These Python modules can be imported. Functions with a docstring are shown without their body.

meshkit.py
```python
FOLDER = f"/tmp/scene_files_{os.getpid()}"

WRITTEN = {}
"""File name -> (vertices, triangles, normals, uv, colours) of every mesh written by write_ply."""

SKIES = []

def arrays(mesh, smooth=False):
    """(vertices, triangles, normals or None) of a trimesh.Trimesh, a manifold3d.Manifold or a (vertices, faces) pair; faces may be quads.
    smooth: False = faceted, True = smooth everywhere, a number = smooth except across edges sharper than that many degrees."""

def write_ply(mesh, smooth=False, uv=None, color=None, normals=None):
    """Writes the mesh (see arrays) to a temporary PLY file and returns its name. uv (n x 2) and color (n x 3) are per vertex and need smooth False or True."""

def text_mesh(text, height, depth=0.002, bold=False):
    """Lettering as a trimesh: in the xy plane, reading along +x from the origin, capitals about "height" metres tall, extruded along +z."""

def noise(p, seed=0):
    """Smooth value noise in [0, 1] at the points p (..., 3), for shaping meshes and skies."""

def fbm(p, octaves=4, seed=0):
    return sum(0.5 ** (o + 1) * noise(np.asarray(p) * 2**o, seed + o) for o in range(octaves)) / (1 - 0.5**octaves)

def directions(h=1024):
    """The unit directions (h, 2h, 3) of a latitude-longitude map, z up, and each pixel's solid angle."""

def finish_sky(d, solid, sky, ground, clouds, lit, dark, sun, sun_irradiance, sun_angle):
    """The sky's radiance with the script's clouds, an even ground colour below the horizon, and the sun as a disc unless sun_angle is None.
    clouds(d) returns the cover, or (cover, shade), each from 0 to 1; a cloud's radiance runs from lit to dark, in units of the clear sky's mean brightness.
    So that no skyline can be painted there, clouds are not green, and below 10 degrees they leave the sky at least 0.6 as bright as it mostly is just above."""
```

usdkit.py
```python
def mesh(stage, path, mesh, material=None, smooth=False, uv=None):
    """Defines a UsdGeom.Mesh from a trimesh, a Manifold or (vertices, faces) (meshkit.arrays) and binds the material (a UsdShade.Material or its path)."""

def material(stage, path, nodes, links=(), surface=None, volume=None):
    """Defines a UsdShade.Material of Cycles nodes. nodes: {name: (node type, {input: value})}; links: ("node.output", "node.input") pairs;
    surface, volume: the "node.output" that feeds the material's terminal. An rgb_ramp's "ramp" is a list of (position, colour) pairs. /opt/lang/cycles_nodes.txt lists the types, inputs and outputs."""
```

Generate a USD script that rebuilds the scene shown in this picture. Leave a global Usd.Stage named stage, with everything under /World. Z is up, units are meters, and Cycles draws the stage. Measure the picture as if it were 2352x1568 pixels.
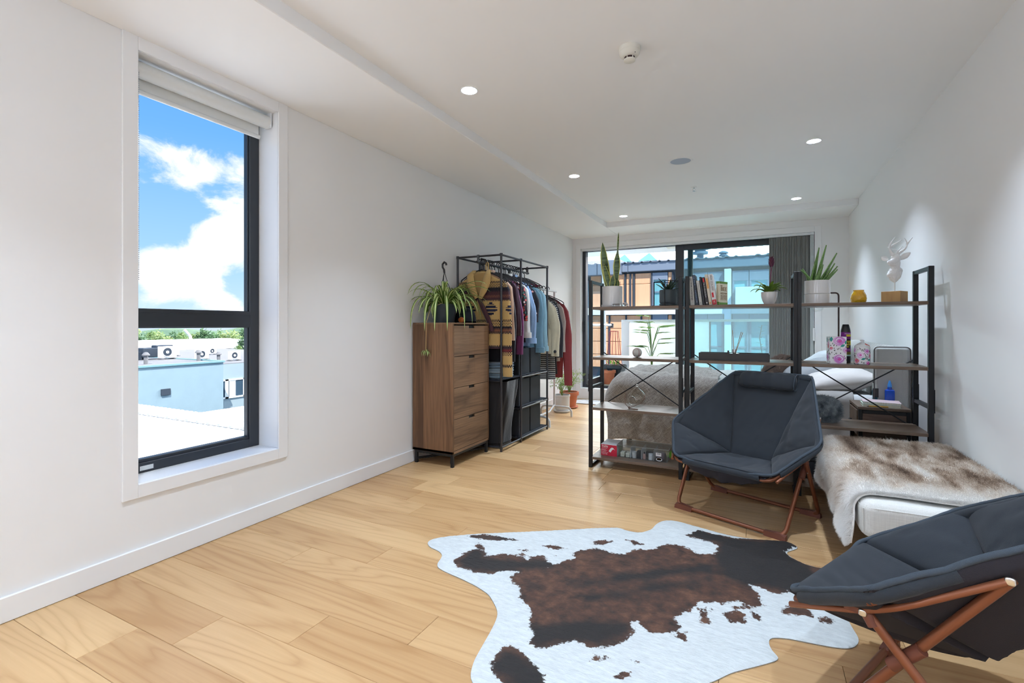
import math, random, colorsys
import numpy as np, trimesh, manifold3d, usdkit, meshkit
from shapely.geometry import Polygon, Point, LineString
from pxr import Usd, UsdGeom, UsdLux, UsdShade, Gf, Sdf, Vt

stage = Usd.Stage.CreateInMemory()
UsdGeom.Xform.Define(stage, '/World')
PI = math.pi
# ------------------------------------------------------------------ camera, sky, sun, exposure
FPX, YAW, EYE = 1115.0, math.atan(564 / 1115.0), 1.124
cam = UsdGeom.Camera.Define(stage, '/World/camera')
cam.CreateHorizontalApertureAttr(36.0)
cam.CreateFocalLengthAttr(FPX * 36 / 2352)
cam.CreateVerticalApertureOffsetAttr(-37 * 36 / 2352)
cam.AddTranslateOp().Set((0, 0, EYE))
cam.AddRotateXYZOp().Set((90, 0, math.degrees(YAW)))
cam.CreateExposureAttr(0.28)

DOWN_INT = 3000.0
GLOBE = 12.0  # strength of the added fill pendants behind the viewpoint
UPLIGHT = 500.0  # strength of the added fill uplighter behind the viewpoint


def sky_material():
    n = {'tc': ('texture_coordinate', {}), 'sx': ('separate_xyz', {}),
         'grad': ('rgb_ramp', {'ramp': [(0, (.62, .66, .68)), (.49, (.62, .66, .68)), (.5, (.60, .78, .97)), (.56, (.36, .62, .95)), (.66, (.16, .43, .88)), (.78, (.07, .29, .80)), (1, (.05, .22, .72))]}),
         'zz': ('map_range', {'from_min': -1, 'from_max': 1, 'to_min': 0, 'to_max': 1}),
         'mp': ('mapping', {'scale': (1, 1, 1.5)}),
         'nz': ('noise_texture', {'scale': 9.0, 'detail': 9, 'roughness': .62, 'distortion': .35}),
         'sh': ('noise_texture', {'scale': 7, 'detail': 5, 'roughness': .5}),
         'cl': ('rgb_ramp', {'ramp': [(0, (.78, .84, .93)), (.45, (.95, .97, 1)), (1, (1.05, 1.05, 1.06))]}),
         'cov': ('map_range', {'range_type': 'smoothstep', 'from_min': .60, 'from_max': .80, 'to_min': 0, 'to_max': 1, 'clamp': True}),
         'cb': ('math', {'math_type': 'multiply_add', 'value2': 13.0, 'value3': 1.0}), 'cs': ('vector_math', {'math_type': 'scale'}), 'mix': ('mix', {}), 'bg': ('background_shader', {'strength': 1.0})}
    links = [('tc.generated', 'sx.vector'), ('sx.z', 'zz.value'), ('zz.result', 'grad.fac'), ('tc.generated', 'mp.vector'), ('mp.vector', 'nz.vector'), ('mp.vector', 'sh.vector'), ('sh.fac', 'cl.fac')]
    last = 'nz.fac'
    def sight(px, py):
        u, v = (px - 1176) / FPX, (747 - py) / FPX
        return (-math.sin(YAW) + u * math.cos(YAW), math.cos(YAW) + u * math.sin(YAW), v)
    blobs = [((.1, .96, .2), 60, .55)] + [(sight(px, py), r, w) for px, py, r, w in
             ((352, 285, 4.2, .15), (375, 370, 5, .16), (420, 390, 3, .10), (540, 335, 4, .13), (505, 400, 4.4, .14), (558, 430, 4.5, .13), (548, 535, 5, .17), (475, 575, 4.5, .15), (410, 620, 4.2, .17), (345, 645, 3.5, .12), (335, 555, 2.5, .10),
              (440, 705, 6, .14), (560, 690, 5, .12), (520, 250, 6, -.2), (380, 500, 4, -.14), (560, 640, 2.6, -.1), (400, 220, 5, -.16))]
    for i, (d, rad, w) in enumerate(blobs):
        d = np.array(d) / np.linalg.norm(d)
        n[f'd{i}'] = ('vector_math', {'math_type': 'dot_product', 'vector2': tuple(d)})
        n[f'm{i}'] = ('map_range', {'range_type': 'smoothstep', 'from_min': math.cos(math.radians(rad)), 'from_max': 1.0, 'to_min': 0, 'to_max': w, 'clamp': True})
        n[f'a{i}'] = ('math', {'math_type': 'add'})
        links += [('tc.generated', f'd{i}.vector1'), (f'd{i}.value', f'm{i}.value'), (last, f'a{i}.value1'), (f'm{i}.result', f'a{i}.value2')]
        last = f'a{i}.value'
    links += [(last, 'cov.value'), ('cov.result', 'mix.fac'), ('grad.color', 'mix.color1'), ('m0.result', 'cb.value1'), ('cl.color', 'cs.vector1'), ('cb.value', 'cs.scale'), ('cs.vector', 'mix.color2'), ('mix.color', 'bg.color')]
    return usdkit.material(stage, '/World/Looks/sky', n, links, surface='bg.background')


dome = UsdLux.DomeLight.Define(stage, '/World/sky_dome')
dome.CreateIntensityAttr(1.0)
UsdShade.MaterialBindingAPI.Apply(dome.GetPrim()).Bind(sky_material())
sun = UsdLux.DistantLight.Define(stage, '/World/sun')
sun.CreateIntensityAttr(1.7)
sun.CreateNormalizeAttr(True)
sun.CreateAngleAttr(0.53)
sun.CreateColorAttr((1, .96, .9))
SUN = np.array([.45, -.42, .8]); SUN /= np.linalg.norm(SUN)
sun.AddRotateXYZOp().Set((math.degrees(math.acos(SUN[2])), 0, math.degrees(math.atan2(SUN[0], -SUN[1]))))

# ------------------------------------------------------------------ scene-tree helpers
COUNT = {}


def numbered(parent, name):
    k = COUNT.get((parent, name), 0)
    COUNT[(parent, name)] = k + 1
    return f'{parent}/{name}' + (f'_{k:03d}' if k else '')


def path_of(p):
    return str(p.GetPath()) if p is not None else '/World'


def tag(p, label=None, cat=None, group=None, kind=None):
    p = p.GetPrim() if hasattr(p, 'GetPrim') else p
    for k, v in (('label', label), ('category', cat), ('group', group), ('kind', kind)):
        if v:
            p.SetCustomDataByKey(k, v)
    return p


def thing(name, label, cat, loc=(0, 0, 0), rz=0, group=None, kind=None):
    x = UsdGeom.Xform.Define(stage, numbered('/World', name))
    x.AddTranslateOp().Set(tuple(map(float, loc)))
    if rz:
        x.AddRotateZOp().Set(float(rz))
    return tag(x, label, cat, group, kind)


def struct(name):
    x = UsdGeom.Xform.Define(stage, numbered('/World', name))
    return tag(x, kind='structure')


def obj(name, mesh, mat, parent=None, smooth=False, label=None, cat=None, group=None, kind=None, loc=None, rz=0):
    if isinstance(mesh, list):
        mesh = trimesh.util.concatenate(mesh)
    pth = numbered(path_of(parent), name)
    m = usdkit.mesh(stage, pth, mesh, mat, smooth)
    if loc is not None:
        m.AddTranslateOp().Set(tuple(map(float, loc)))
        if rz:
            m.AddRotateZOp().Set(float(rz))
    return tag(m, label, cat, group, kind)


def dup(src, loc, rz=0, label=None, group=None, scale=None, name=None):
    """A copy of a thing under the next number, its own place and label."""
    was = src.GetCustomData()
    base = name or src.GetName()
    x = UsdGeom.Xform.Define(stage, numbered('/World', base))
    x.AddTranslateOp().Set(tuple(map(float, loc)))
    x.AddRotateZOp().Set(float(rz))
    if scale is not None:
        x.AddScaleOp().Set(tuple(map(float, scale)))
    p = tag(x, label or was.get('label'), was.get('category'), group or was.get('group'), was.get('kind'))
    p.GetReferences().AddInternalReference(src.GetPath())
    p.SetInstanceable(True)
    return p


def prim_attr(p, name, data, typ=Sdf.ValueTypeNames.FloatArray):
    pv = UsdGeom.PrimvarsAPI(p).CreatePrimvar(name, typ, 'vertex')
    pv.Set(Vt.FloatArray.FromNumpy(np.asarray(data, np.float32)) if typ == Sdf.ValueTypeNames.FloatArray else Vt.Vec3fArray.FromNumpy(np.asarray(data, np.float32)))


# ------------------------------------------------------------------ mesh helpers
def T(m, loc=(0, 0, 0), rx=0, ry=0, rz=0, s=None):
    m = m.copy()
    if s is not None:
        m.apply_scale(s)
    for a, ax in ((rx, (1, 0, 0)), (ry, (0, 1, 0)), (rz, (0, 0, 1))):
        if a:
            m.apply_transform(trimesh.transformations.rotation_matrix(math.radians(a), ax))
    m.apply_translation(loc)
    return m


def box(x0, x1, y0, y1, z0, z1, b=0.0):
    """A box with chamfered edges."""
    if b <= 0:
        m = trimesh.creation.box((x1 - x0, y1 - y0, z1 - z0))
        m.apply_translation(((x0 + x1) / 2, (y0 + y1) / 2, (z0 + z1) / 2))
        return m
    b = min(b, (x1 - x0) * .45, (y1 - y0) * .45, (z1 - z0) * .45)
    pts = []
    for sx, ex in ((x0, b), (x1, -b)):
        for sy, ey in ((y0, b), (y1, -b)):
            for sz, ez in ((z0, b), (z1, -b)):
                pts += [(sx, sy + ey, sz + ez), (sx + ex, sy, sz + ez), (sx + ex, sy + ey, sz)]
    return trimesh.convex.convex_hull(np.array(pts))


def bar(p, q, w, h=None, b=0.0):
    """A square bar from p to q, w across; h is its height where it differs."""
    p, q = np.array(p, float), np.array(q, float)
    h = h or w
    L = np.linalg.norm(q - p)
    m = box(-w / 2, w / 2, -h / 2, h / 2, 0, L, b)
    z = (q - p) / L
    ref = np.array([0, 0, 1.]) if abs(z[2]) < .9 else np.array([0, 1., 0])
    x = np.cross(ref, z); x /= np.linalg.norm(x)
    y = np.cross(z, x)
    M = np.eye(4); M[:3, 0], M[:3, 1], M[:3, 2], M[:3, 3] = x, y, z, p
    m.apply_transform(M)
    return m


def tube(pts, r, n=10, closed=False, caps=True):
    """Sweeps a circle along points; r may be a list."""
    P = np.asarray(pts, float)
    R = np.full(len(P), r) if np.ndim(r) == 0 else np.asarray(r, float)
    t = np.gradient(P, axis=0) if not closed else np.roll(P, -1, 0) - np.roll(P, 1, 0)
    t /= np.linalg.norm(t, axis=1, keepdims=True) + 1e-12
    u = np.cross(t[0], [0, 0, 1.] if abs(t[0][2]) < .9 else [1., 0, 0]); u /= np.linalg.norm(u)
    V = []
    a = np.arange(n) * 2 * PI / n
    for i in range(len(P)):
        u = u - t[i] * (u @ t[i]); u /= np.linalg.norm(u)
        v = np.cross(t[i], u)
        V.append(P[i] + R[i] * (np.cos(a)[:, None] * u + np.sin(a)[:, None] * v))
    V = np.vstack(V); F = []
    m = len(P)
    for i in range(m if closed else m - 1):
        for k in range(n):
            a0, a1 = i * n + k, i * n + (k + 1) % n
            b0, b1 = (i + 1) % m * n + k, (i + 1) % m * n + (k + 1) % n
            F += [(a0, a1, b1), (a0, b1, b0)]
    if caps and not closed:
        c0, c1 = len(V), len(V) + 1
        V = np.vstack([V, P[0], P[-1]])
        for k in range(n):
            F += [(c0, (k + 1) % n, k), (c1, (m - 1) * n + k, (m - 1) * n + (k + 1) % n)]
    return trimesh.Trimesh(V, np.array(F), process=False)


def cyl(p, q, r, n=14):
    return tube([p, q], r, n)


def lathe(prof, n=28, loc=(0, 0, 0)):
    """Revolves (r, z) pairs; ends on r = 0 close."""
    V, F = [], []
    a = np.arange(n) * 2 * PI / n
    for r, z in prof:
        V += [(r * math.cos(x), r * math.sin(x), z) for x in a]
    for i in range(len(prof) - 1):
        for k in range(n):
            a0, a1, b0, b1 = i * n + k, i * n + (k + 1) % n, (i + 1) * n + k, (i + 1) * n + (k + 1) % n
            if prof[i][0] > 1e-9:
                F.append((a0, a1, b1))
            if prof[i + 1][0] > 1e-9:
                F.append((a0, b1, b0))
    m = trimesh.Trimesh(np.array(V, float) + np.array(loc), np.array(F), process=False)
    m.merge_vertices()
    return m


def prism(poly, h, z=0):
    g = poly if hasattr(poly, 'exterior') else Polygon(poly)
    m = trimesh.creation.extrude_polygon(g, h, engine='earcut')
    m.apply_translation((0, 0, z))
    return m


def grid(fn, nu, nv, closed_u=False):
    """A surface fn(u, v) -> points for u, v in [0, 1]."""
    u = np.linspace(0, 1, nu + 1)[: nu if closed_u else nu + 1]
    v = np.linspace(0, 1, nv + 1)
    U, V = np.meshgrid(u, v, indexing='ij')
    P = np.asarray(fn(U, V)).reshape(-1, 3) if not isinstance(fn, np.ndarray) else fn.reshape(-1, 3)
    m, k = len(u), nv + 1
    i, j = np.meshgrid(np.arange(m if closed_u else m - 1), np.arange(nv), indexing='ij')
    a, b = i * k + j, (i + 1) % m * k + j
    F = np.concatenate([np.stack([a, b, b + 1], -1).reshape(-1, 3), np.stack([a, b + 1, a + 1], -1).reshape(-1, 3)])
    return trimesh.Trimesh(P, F, process=False)


def thick(m, t):
    """Gives an open sheet a thickness t along its normals."""
    v, n = m.vertices, m.vertex_normals
    k = len(v)
    e = trimesh.grouping.group_rows(m.edges_sorted, require_count=1)
    rim = m.edges[e]
    F = [m.faces, m.faces[:, ::-1] + k]
    a, b = rim[:, 0], rim[:, 1]
    F += [np.stack([b, a, a + k], 1), np.stack([b, a + k, b + k], 1)]
    return trimesh.Trimesh(np.vstack([v + n * t / 2, v - n * t / 2]), np.vstack(F), process=False)


def rbox(sx, sy, sz, r, n=5, loc=(0, 0, 0)):
    """A rounded box about its base centre."""
    r = min(r, sx / 2 * .98, sy / 2 * .98, sz / 2 * .98)
    s = trimesh.creation.uv_sphere(radius=r, count=[n * 2, n * 4])
    pts = np.vstack([s.vertices + np.array([a * (sx / 2 - r), b * (sy / 2 - r), sz / 2 + c * (sz / 2 - r)]) for a in (-1, 1) for b in (-1, 1) for c in (-1, 1)])
    m = trimesh.convex.convex_hull(pts)
    m.apply_translation(loc)
    return m


def superell(a, b, c, e1=.6, e2=.6, nu=36, nv=18):
    def sp(x, e):
        return np.sign(x) * np.abs(x) ** e
    def f(U, V):
        th, ph = U * 2 * PI, (V - .5) * PI
        return np.stack([a * sp(np.cos(ph), e1) * sp(np.cos(th), e2), b * sp(np.cos(ph), e1) * sp(np.sin(th), e2), c * sp(np.sin(ph), e1)], -1)
    m = grid(f, nu, nv, closed_u=True)
    m.merge_vertices()
    return m


def pillow(L, W, H, seed=0, n=30):
    """A stuffed cushion about its centre: a seam at the rim, drawn-in corners."""
    def half(s):
        def f(U, V):
            x, y = U * 2 - 1, V * 2 - 1
            d = np.clip((1 - np.abs(x) ** 2.6) * (1 - np.abs(y) ** 2.6), 0, 1)
            pin = 1 - .07 * (1 - np.abs(x) ** 2) * np.abs(y) ** 3
            pin2 = 1 - .07 * (1 - np.abs(y) ** 2) * np.abs(x) ** 3
            P = np.stack([x * pin2 * L / 2, y * pin * W / 2, s * H / 2 * d ** .55], -1)
            w = meshkit.fbm(np.stack([x * 3, y * 3, np.full_like(x, seed * 7.3 + s)], -1), 3, seed) - .5
            P[..., 2] += w * H * .18 * np.minimum(1, d * 3)
            return P
        m = grid(f, n, n)
        return m if s > 0 else trimesh.Trimesh(m.vertices, m.faces[:, ::-1], process=False)
    m = trimesh.util.concatenate([half(1), half(-1)])
    m.merge_vertices(digits_vertex=5)
    return m


def leaf(base, tip_dir, L, w, droop=.5, twist=0, fold=.25, n=10, prof=None, up0=None, thickv=0.0):
    """A blade leaf: leaves base along tip_dir and droops under its weight; a crease down the middle."""
    d = np.array(tip_dir, float); d /= np.linalg.norm(d)
    P, p = [], np.array(base, float)
    for i in range(n + 1):
        P.append(p.copy())
        d2 = d + np.array([0, 0, -droop * (i + .5) / n / n * 2])
        d = d2 / np.linalg.norm(d2)
        p = p + d * L / n
    P = np.array(P)
    t = np.gradient(P, axis=0); t /= np.linalg.norm(t, axis=1, keepdims=True)
    side0 = np.cross(t[0], [0, 0, 1.]) if up0 is None else np.cross(t[0], up0)
    if np.linalg.norm(side0) < 1e-3:
        side0 = np.array([1., 0, 0])
    rows = []
    s = np.linspace(0, 1, n + 1)
    ww = (np.sin(PI * np.clip(s * .93 + .07, 0, 1)) ** .7 if prof is None else np.interp(s, [a for a, _ in prof], [b for _, b in prof])) * w / 2
    sd = side0 / np.linalg.norm(side0)
    for i in range(n + 1):
        sd = sd - t[i] * (sd @ t[i]); sd /= np.linalg.norm(sd)
        nn = np.cross(sd, t[i])
        a = twist * s[i]
        e = sd * math.cos(a) + nn * math.sin(a)
        nn2 = np.cross(e, t[i])
        rows.append([P[i] - e * ww[i] + nn2 * fold * ww[i], P[i] - e * ww[i] * .45 + nn2 * fold * .3 * ww[i], P[i], P[i] + e * ww[i] * .45 + nn2 * fold * .3 * ww[i], P[i] + e * ww[i] + nn2 * fold * ww[i]])
    R = np.array(rows)
    m = grid(R, n, 4)
    if thickv:
        m = thick(m, thickv)
    return m


def leaf_uv(n, k=5):
    return np.tile(np.linspace(-1, 1, k), n + 1)


def text(s, h, depth=.0008, bold=False, width=None):
    """Lettering centred on the origin in the xy plane."""
    m = meshkit.text_mesh(s, h, depth, bold)
    if width:
        k = width / (m.bounds[1][0] - m.bounds[0][0])
        m.apply_transform(np.diag([k, 1, 1, 1]))
    m.apply_translation(-np.array([*(m.bounds.mean(0)[:2]), m.bounds[0][2]]))
    return m


def place(m, o, ex, ey):
    """Puts a mesh drawn in xy onto the plane through o with axes ex, ey."""
    ex, ey = np.array(ex, float), np.array(ey, float)
    M = np.eye(4); M[:3, 0], M[:3, 1], M[:3, 2], M[:3, 3] = ex, ey, np.cross(ex, ey), o
    m = m.copy(); m.apply_transform(M)
    return m


# ------------------------------------------------------------------ materials
MATS = {}


def srgb(r, g, b):
    return tuple(((c / 255 + .055) / 1.055) ** 2.4 if c > 10 else c / 255 / 12.92 for c in (r, g, b))


def mat(name, nodes, links, surface='p.BSDF', volume=None):
    MATS[name] = usdkit.material(stage, '/World/Looks/' + name, nodes, links, surface, volume)
    return MATS[name]


def plain(name, col, rough=.5, metal=0.0, bump=0.0, bscale=40, var=0.0, vscale=8, stretch=(1, 1, 1), spec=.5, sheen=0.0, coat=0.0, **kw):
    """A principled material; var mottles its colour, bump adds fine relief."""
    n = {'p': ('principled_bsdf', {'base_color': col, 'roughness': rough, 'metallic': metal, 'specular_ior_level': spec, 'sheen_weight': sheen, 'coat_weight': coat, **kw})}
    l = []
    if var or bump:
        n['tc'] = ('texture_coordinate', {})
        n['mp'] = ('mapping', {'scale': stretch})
        l += [('tc.object', 'mp.vector')]
    if var:
        n['nz'] = ('noise_texture', {'scale': vscale, 'detail': 5, 'roughness': .6})
        c = np.array(col)
        n['rp'] = ('rgb_ramp', {'ramp': [(.25, tuple(c * (1 - var))), (.75, tuple(np.minimum(c * (1 + var), 1)))]})
        l += [('mp.vector', 'nz.vector'), ('nz.fac', 'rp.fac'), ('rp.color', 'p.base_color')]
    if bump:
        n['nb'] = ('noise_texture', {'scale': bscale, 'detail': 4, 'roughness': .6})
        n['bp'] = ('bump', {'strength': bump, 'distance': .01})
        l += [('mp.vector', 'nb.vector'), ('nb.fac', 'bp.height'), ('bp.normal', 'p.normal')]
    return mat(name, n, l)


def pane(name, tint=(1, 1, 1), ior=1.45, rough=0.0, veil=0.0):
    """See-through glass (a thin box) that lets light pass and mirrors at grazing angles; veil mixes in pale translucence (painted reflection haze on the door glass)."""
    n = {'t': ('transparent_bsdf', {'color': tuple(c ** .5 for c in tint)}), 'g': ('glossy_bsdf', {'roughness': rough, 'color': (1, 1, 1)}), 'f': ('fresnel', {'IOR': ior}), 'm': ('mix_closure', {}),
         'ge': ('geometry', {}), 'k': ('math', {'math_type': 'subtract', 'use_clamp': True}), 'b': ('math', {'math_type': 'multiply', 'value2': 10.0})}
    l = [('ge.backfacing', 'b.value1'), ('f.fac', 'k.value1'), ('b.value', 'k.value2'), ('k.value', 'm.fac'), ('t.BSDF', 'm.closure1'), ('g.BSDF', 'm.closure2')]
    if veil:
        n.update({'d': ('translucent_bsdf', {'color': (.9, .95, .95)}), 'v': ('mix_closure', {'fac': veil})})
        return mat(name, n, l + [('m.closure', 'v.closure1'), ('d.BSDF', 'v.closure2')], surface='v.closure')
    return mat(name, n, l, surface='m.closure')


def wood(name, dark, light, scale=1.0, axis=0, rough=.5, lines=9.0, contrast=1.0, fibre=.35, use_random=True, coord='object', bump=.05, tone=0.0, distort=.3, along=.55, lo=.12, hi=.9):
    """Planed timber: contour-like growth rings and fine fibres along an axis (0 x, 1 y, 2 z)."""
    st = [3.4, 3.4, 3.4]; st[axis] = along
    fi = [70., 70., 70.]; fi[axis] = 2.2
    n = {'tc': ('texture_coordinate', {}), 'oi': ('object_info', {}), 'rv': ('combine_xyz', {}), 'k': ('math', {'math_type': 'multiply', 'value2': 37.0}),
         'off': ('vector_math', {'math_type': 'add'}),
         'm1': ('mapping', {'scale': tuple(scale * x for x in st)}), 'm2': ('mapping', {'scale': tuple(scale * x for x in fi)}),
         'n1': ('noise_texture', {'scale': 1.0, 'detail': 2.5, 'roughness': .45, 'distortion': distort}), 'n2': ('noise_texture', {'scale': 1.0, 'detail': 3, 'roughness': .6}), 'n3': ('noise_texture', {'scale': .6, 'detail': 2}),
         'mul': ('math', {'math_type': 'multiply', 'value2': lines * 2}), 'pp': ('math', {'math_type': 'pingpong', 'value2': 1.0}), 'pw': ('math', {'math_type': 'power', 'value2': 3.0}),
         'a1': ('math', {'math_type': 'multiply', 'value2': .45 * contrast}), 'a2': ('math', {'math_type': 'multiply_add', 'value2': fibre}), 'a3': ('math', {'math_type': 'multiply_add', 'value2': .5}),
         'a4': ('math', {'math_type': 'multiply_add', 'value2': tone}),
         'rp': ('rgb_ramp', {'ramp': [(lo, light), (hi, dark)]}),
         'p': ('principled_bsdf', {'roughness': rough, 'specular_ior_level': .4}), 'bp': ('bump', {'strength': bump, 'distance': .004})}
    l = [('oi.random', 'k.value1')] if use_random else []
    l += [('k.value', 'rv.x'), ('k.value', 'rv.y'), ('k.value', 'rv.z'), (f'tc.{coord}', 'off.vector1'), ('rv.vector', 'off.vector2'), ('off.vector', 'm1.vector'), ('off.vector', 'm2.vector'),
          ('m1.vector', 'n1.vector'), ('m2.vector', 'n2.vector'), ('m1.vector', 'n3.vector'), ('n1.fac', 'mul.value1'), ('mul.value', 'pp.value1'), ('pp.value', 'pw.value1'), ('pw.value', 'a1.value1'),
          ('n2.fac', 'a2.value1'), ('a1.value', 'a2.value3'), ('n3.fac', 'a3.value1'), ('a2.value', 'a3.value3'), ('oi.random', 'a4.value1'), ('a3.value', 'a4.value3'), ('a4.value', 'rp.fac'), ('rp.color', 'p.base_color'), ('n2.fac', 'bp.height'), ('bp.normal', 'p.normal')]
    return mat(name, n, l)

# ------------------------------------------------------------------ room shell
XL, XR, YF, YB = -2.548, .99, 7.12, -4.4
H1, H2 = 2.45, 2.52
white_wall = plain('white_wall', (.875, .87, .86), .62, bump=.03, bscale=260)
white_ceiling = plain('white_ceiling', (.92, .92, .915), .7, bump=.02, bscale=200)
white_trim = plain('white_trim', (.88, .88, .88), .38)
black_frame = plain('black_aluminium', srgb(38, 44, 52), .42, metal=.0, spec=.6)
black_rail = plain('black_powdercoat', srgb(30, 31, 36), .4)
window_pane = pane('window_pane', (.97, .985, .985), 1.03)
teal_pane = pane('tinted_pane', srgb(168, 216, 224), 1.06, veil=.045)  # veil paints a pale reflection haze into the tinted glass
oak = wood('oak_floorboard', srgb(180, 138, 92), srgb(232, 196, 146), scale=1.15, axis=0, rough=.36, lines=17, contrast=.55, fibre=.32, bump=.04, tone=.42, distort=.05, along=.34, lo=.05, hi=1.0)

floor = struct('floor')
PW = .1877
obj('screed', box(XL, XR, YB, .984 - 4 * PW - .001, -.02, 0), oak, floor)
obj('slab', box(XL - .3, XR + .3, YB - .3, YF + .3, -.25, -.02), white_trim, floor)
rnd = random.Random(4)
starts = {0: -1.84, 1: -1.48, 3: -2.01, 4: -1.65, 5: -.78, 2: -1.1}
for r in range(-4, 33):
    y0 = .984 + r * PW
    y1 = min(y0 + PW, YF)
    if y1 - y0 < .02:
        continue
    L = 1.9
    first = starts.get(r, XL + rnd.uniform(.25, 1.85))
    ends = [XL - .01]
    x = first
    while x < XR + .01:
        ends.append(x)
        x += L
    ends.append(XR + .01)
    for x0, x1 in zip(ends[:-1], ends[1:]):
        if x1 - x0 > .03:
            obj('plank', box(x0 + .0006, x1 - .0006, y0 + .0006, y1 - .0006, -.02, 0, .0012), oak, floor)


def holed(plane, at, th, a0, a1, z0, z1, holes):
    """Boxes of a wall with rectangular holes. plane 'x': the wall stands at x = at, runs over y; 'y' likewise. th: towards the outside."""
    out = []
    cuts = sorted({a0, a1, *[h[0] for h in holes], *[h[1] for h in holes]})
    for c0, c1 in zip(cuts[:-1], cuts[1:]):
        mid = (c0 + c1) / 2
        zs = [z0]
        for h in sorted(holes, key=lambda h: h[2]):
            if h[0] < mid < h[1]:
                zs += [h[2], h[3]]
        zs.append(z1)
        for b0, b1 in zip(zs[::2], zs[1::2]):
            if b1 - b0 > 1e-4:
                lo, hi = min(at, at + th), max(at, at + th)
                out.append(box(lo, hi, c0, c1, b0, b1) if plane == 'x' else box(c0, c1, lo, hi, b0, b1))
    return out


WY0, WY1, WZ0, WZ1 = 1.215, 1.947, .393, 2.39      # the window in the left wall
DX0, DX1, DZ0, DZ1 = -2.42, .635, .165, 2.292        # the balcony door in the far wall
w = struct('wall_left'); obj('plaster', holed('x', XL, -.25, YB - .25, YF + .25, 0, 2.9, [(WY0 - .012, WY1 + .012, WZ0 - .012, WZ1 + .012)]), white_wall, w)
w = struct('wall_right'); obj('plaster', [box(XR, XR + .25, YB - .25, YF + .25, 0, 2.9)], white_wall, w)
w = struct('wall_far'); obj('plaster', holed('y', YF, .25, XL, XR, 0, 2.9, [(DX0 - .014, DX1 + .014, DZ0 - .014, DZ1 + .014)]), white_wall, w)
w = struct('wall_back'); obj('plaster', [box(XL, XR, YB - .25, YB, 0, 2.9)], white_wall, w)
c = struct('ceiling')
DOWNLIGHTS = [(x, y) for y in (2.46, 4.315, 6.18, .6, -1.25, -3.1) for x in (-1.53, .38)]  # rows behind the viewpoint are unseen and light the near end of the room
sheet = Polygon([(XL - .25, YB - .25), (XR + .25, YB - .25), (XR + .25, YF + .25), (XL - .25, YF + .25)])
for q in DOWNLIGHTS:
    sheet = sheet.difference(Point(*q).buffer(.0465, 12))
obj('plasterboard', prism(sheet, .02, H2), white_ceiling, c)
obj('slab_above', box(XL - .25, XR + .25, YB - .25, YF + .25, H2 + .12, 2.9), white_ceiling, c)
obj('bulkhead', [box(XL, -1.83, YB, YF, H1, H2 + .01, .004), box(-1.831, XR, 6.465, YF, H1, H2 + .01, .004)], white_ceiling, c)
def skirting(name, m):
    obj(name, m, white_trim, kind='structure')
skirting('baseboard_left', [box(XL, XL + .014, YB, YF, .001, .098, .003)])
skirting('baseboard_right', [box(XR - .014, XR, YB, YF, .001, .098, .003)])
skirting('baseboard_far', [box(XL + .015, XR - .015, YF - .014, YF, .001, .098, .003)])
skirting('baseboard_back', [box(XL + .015, XR - .015, YB, YB + .014, .001, .098, .003)])

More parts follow.
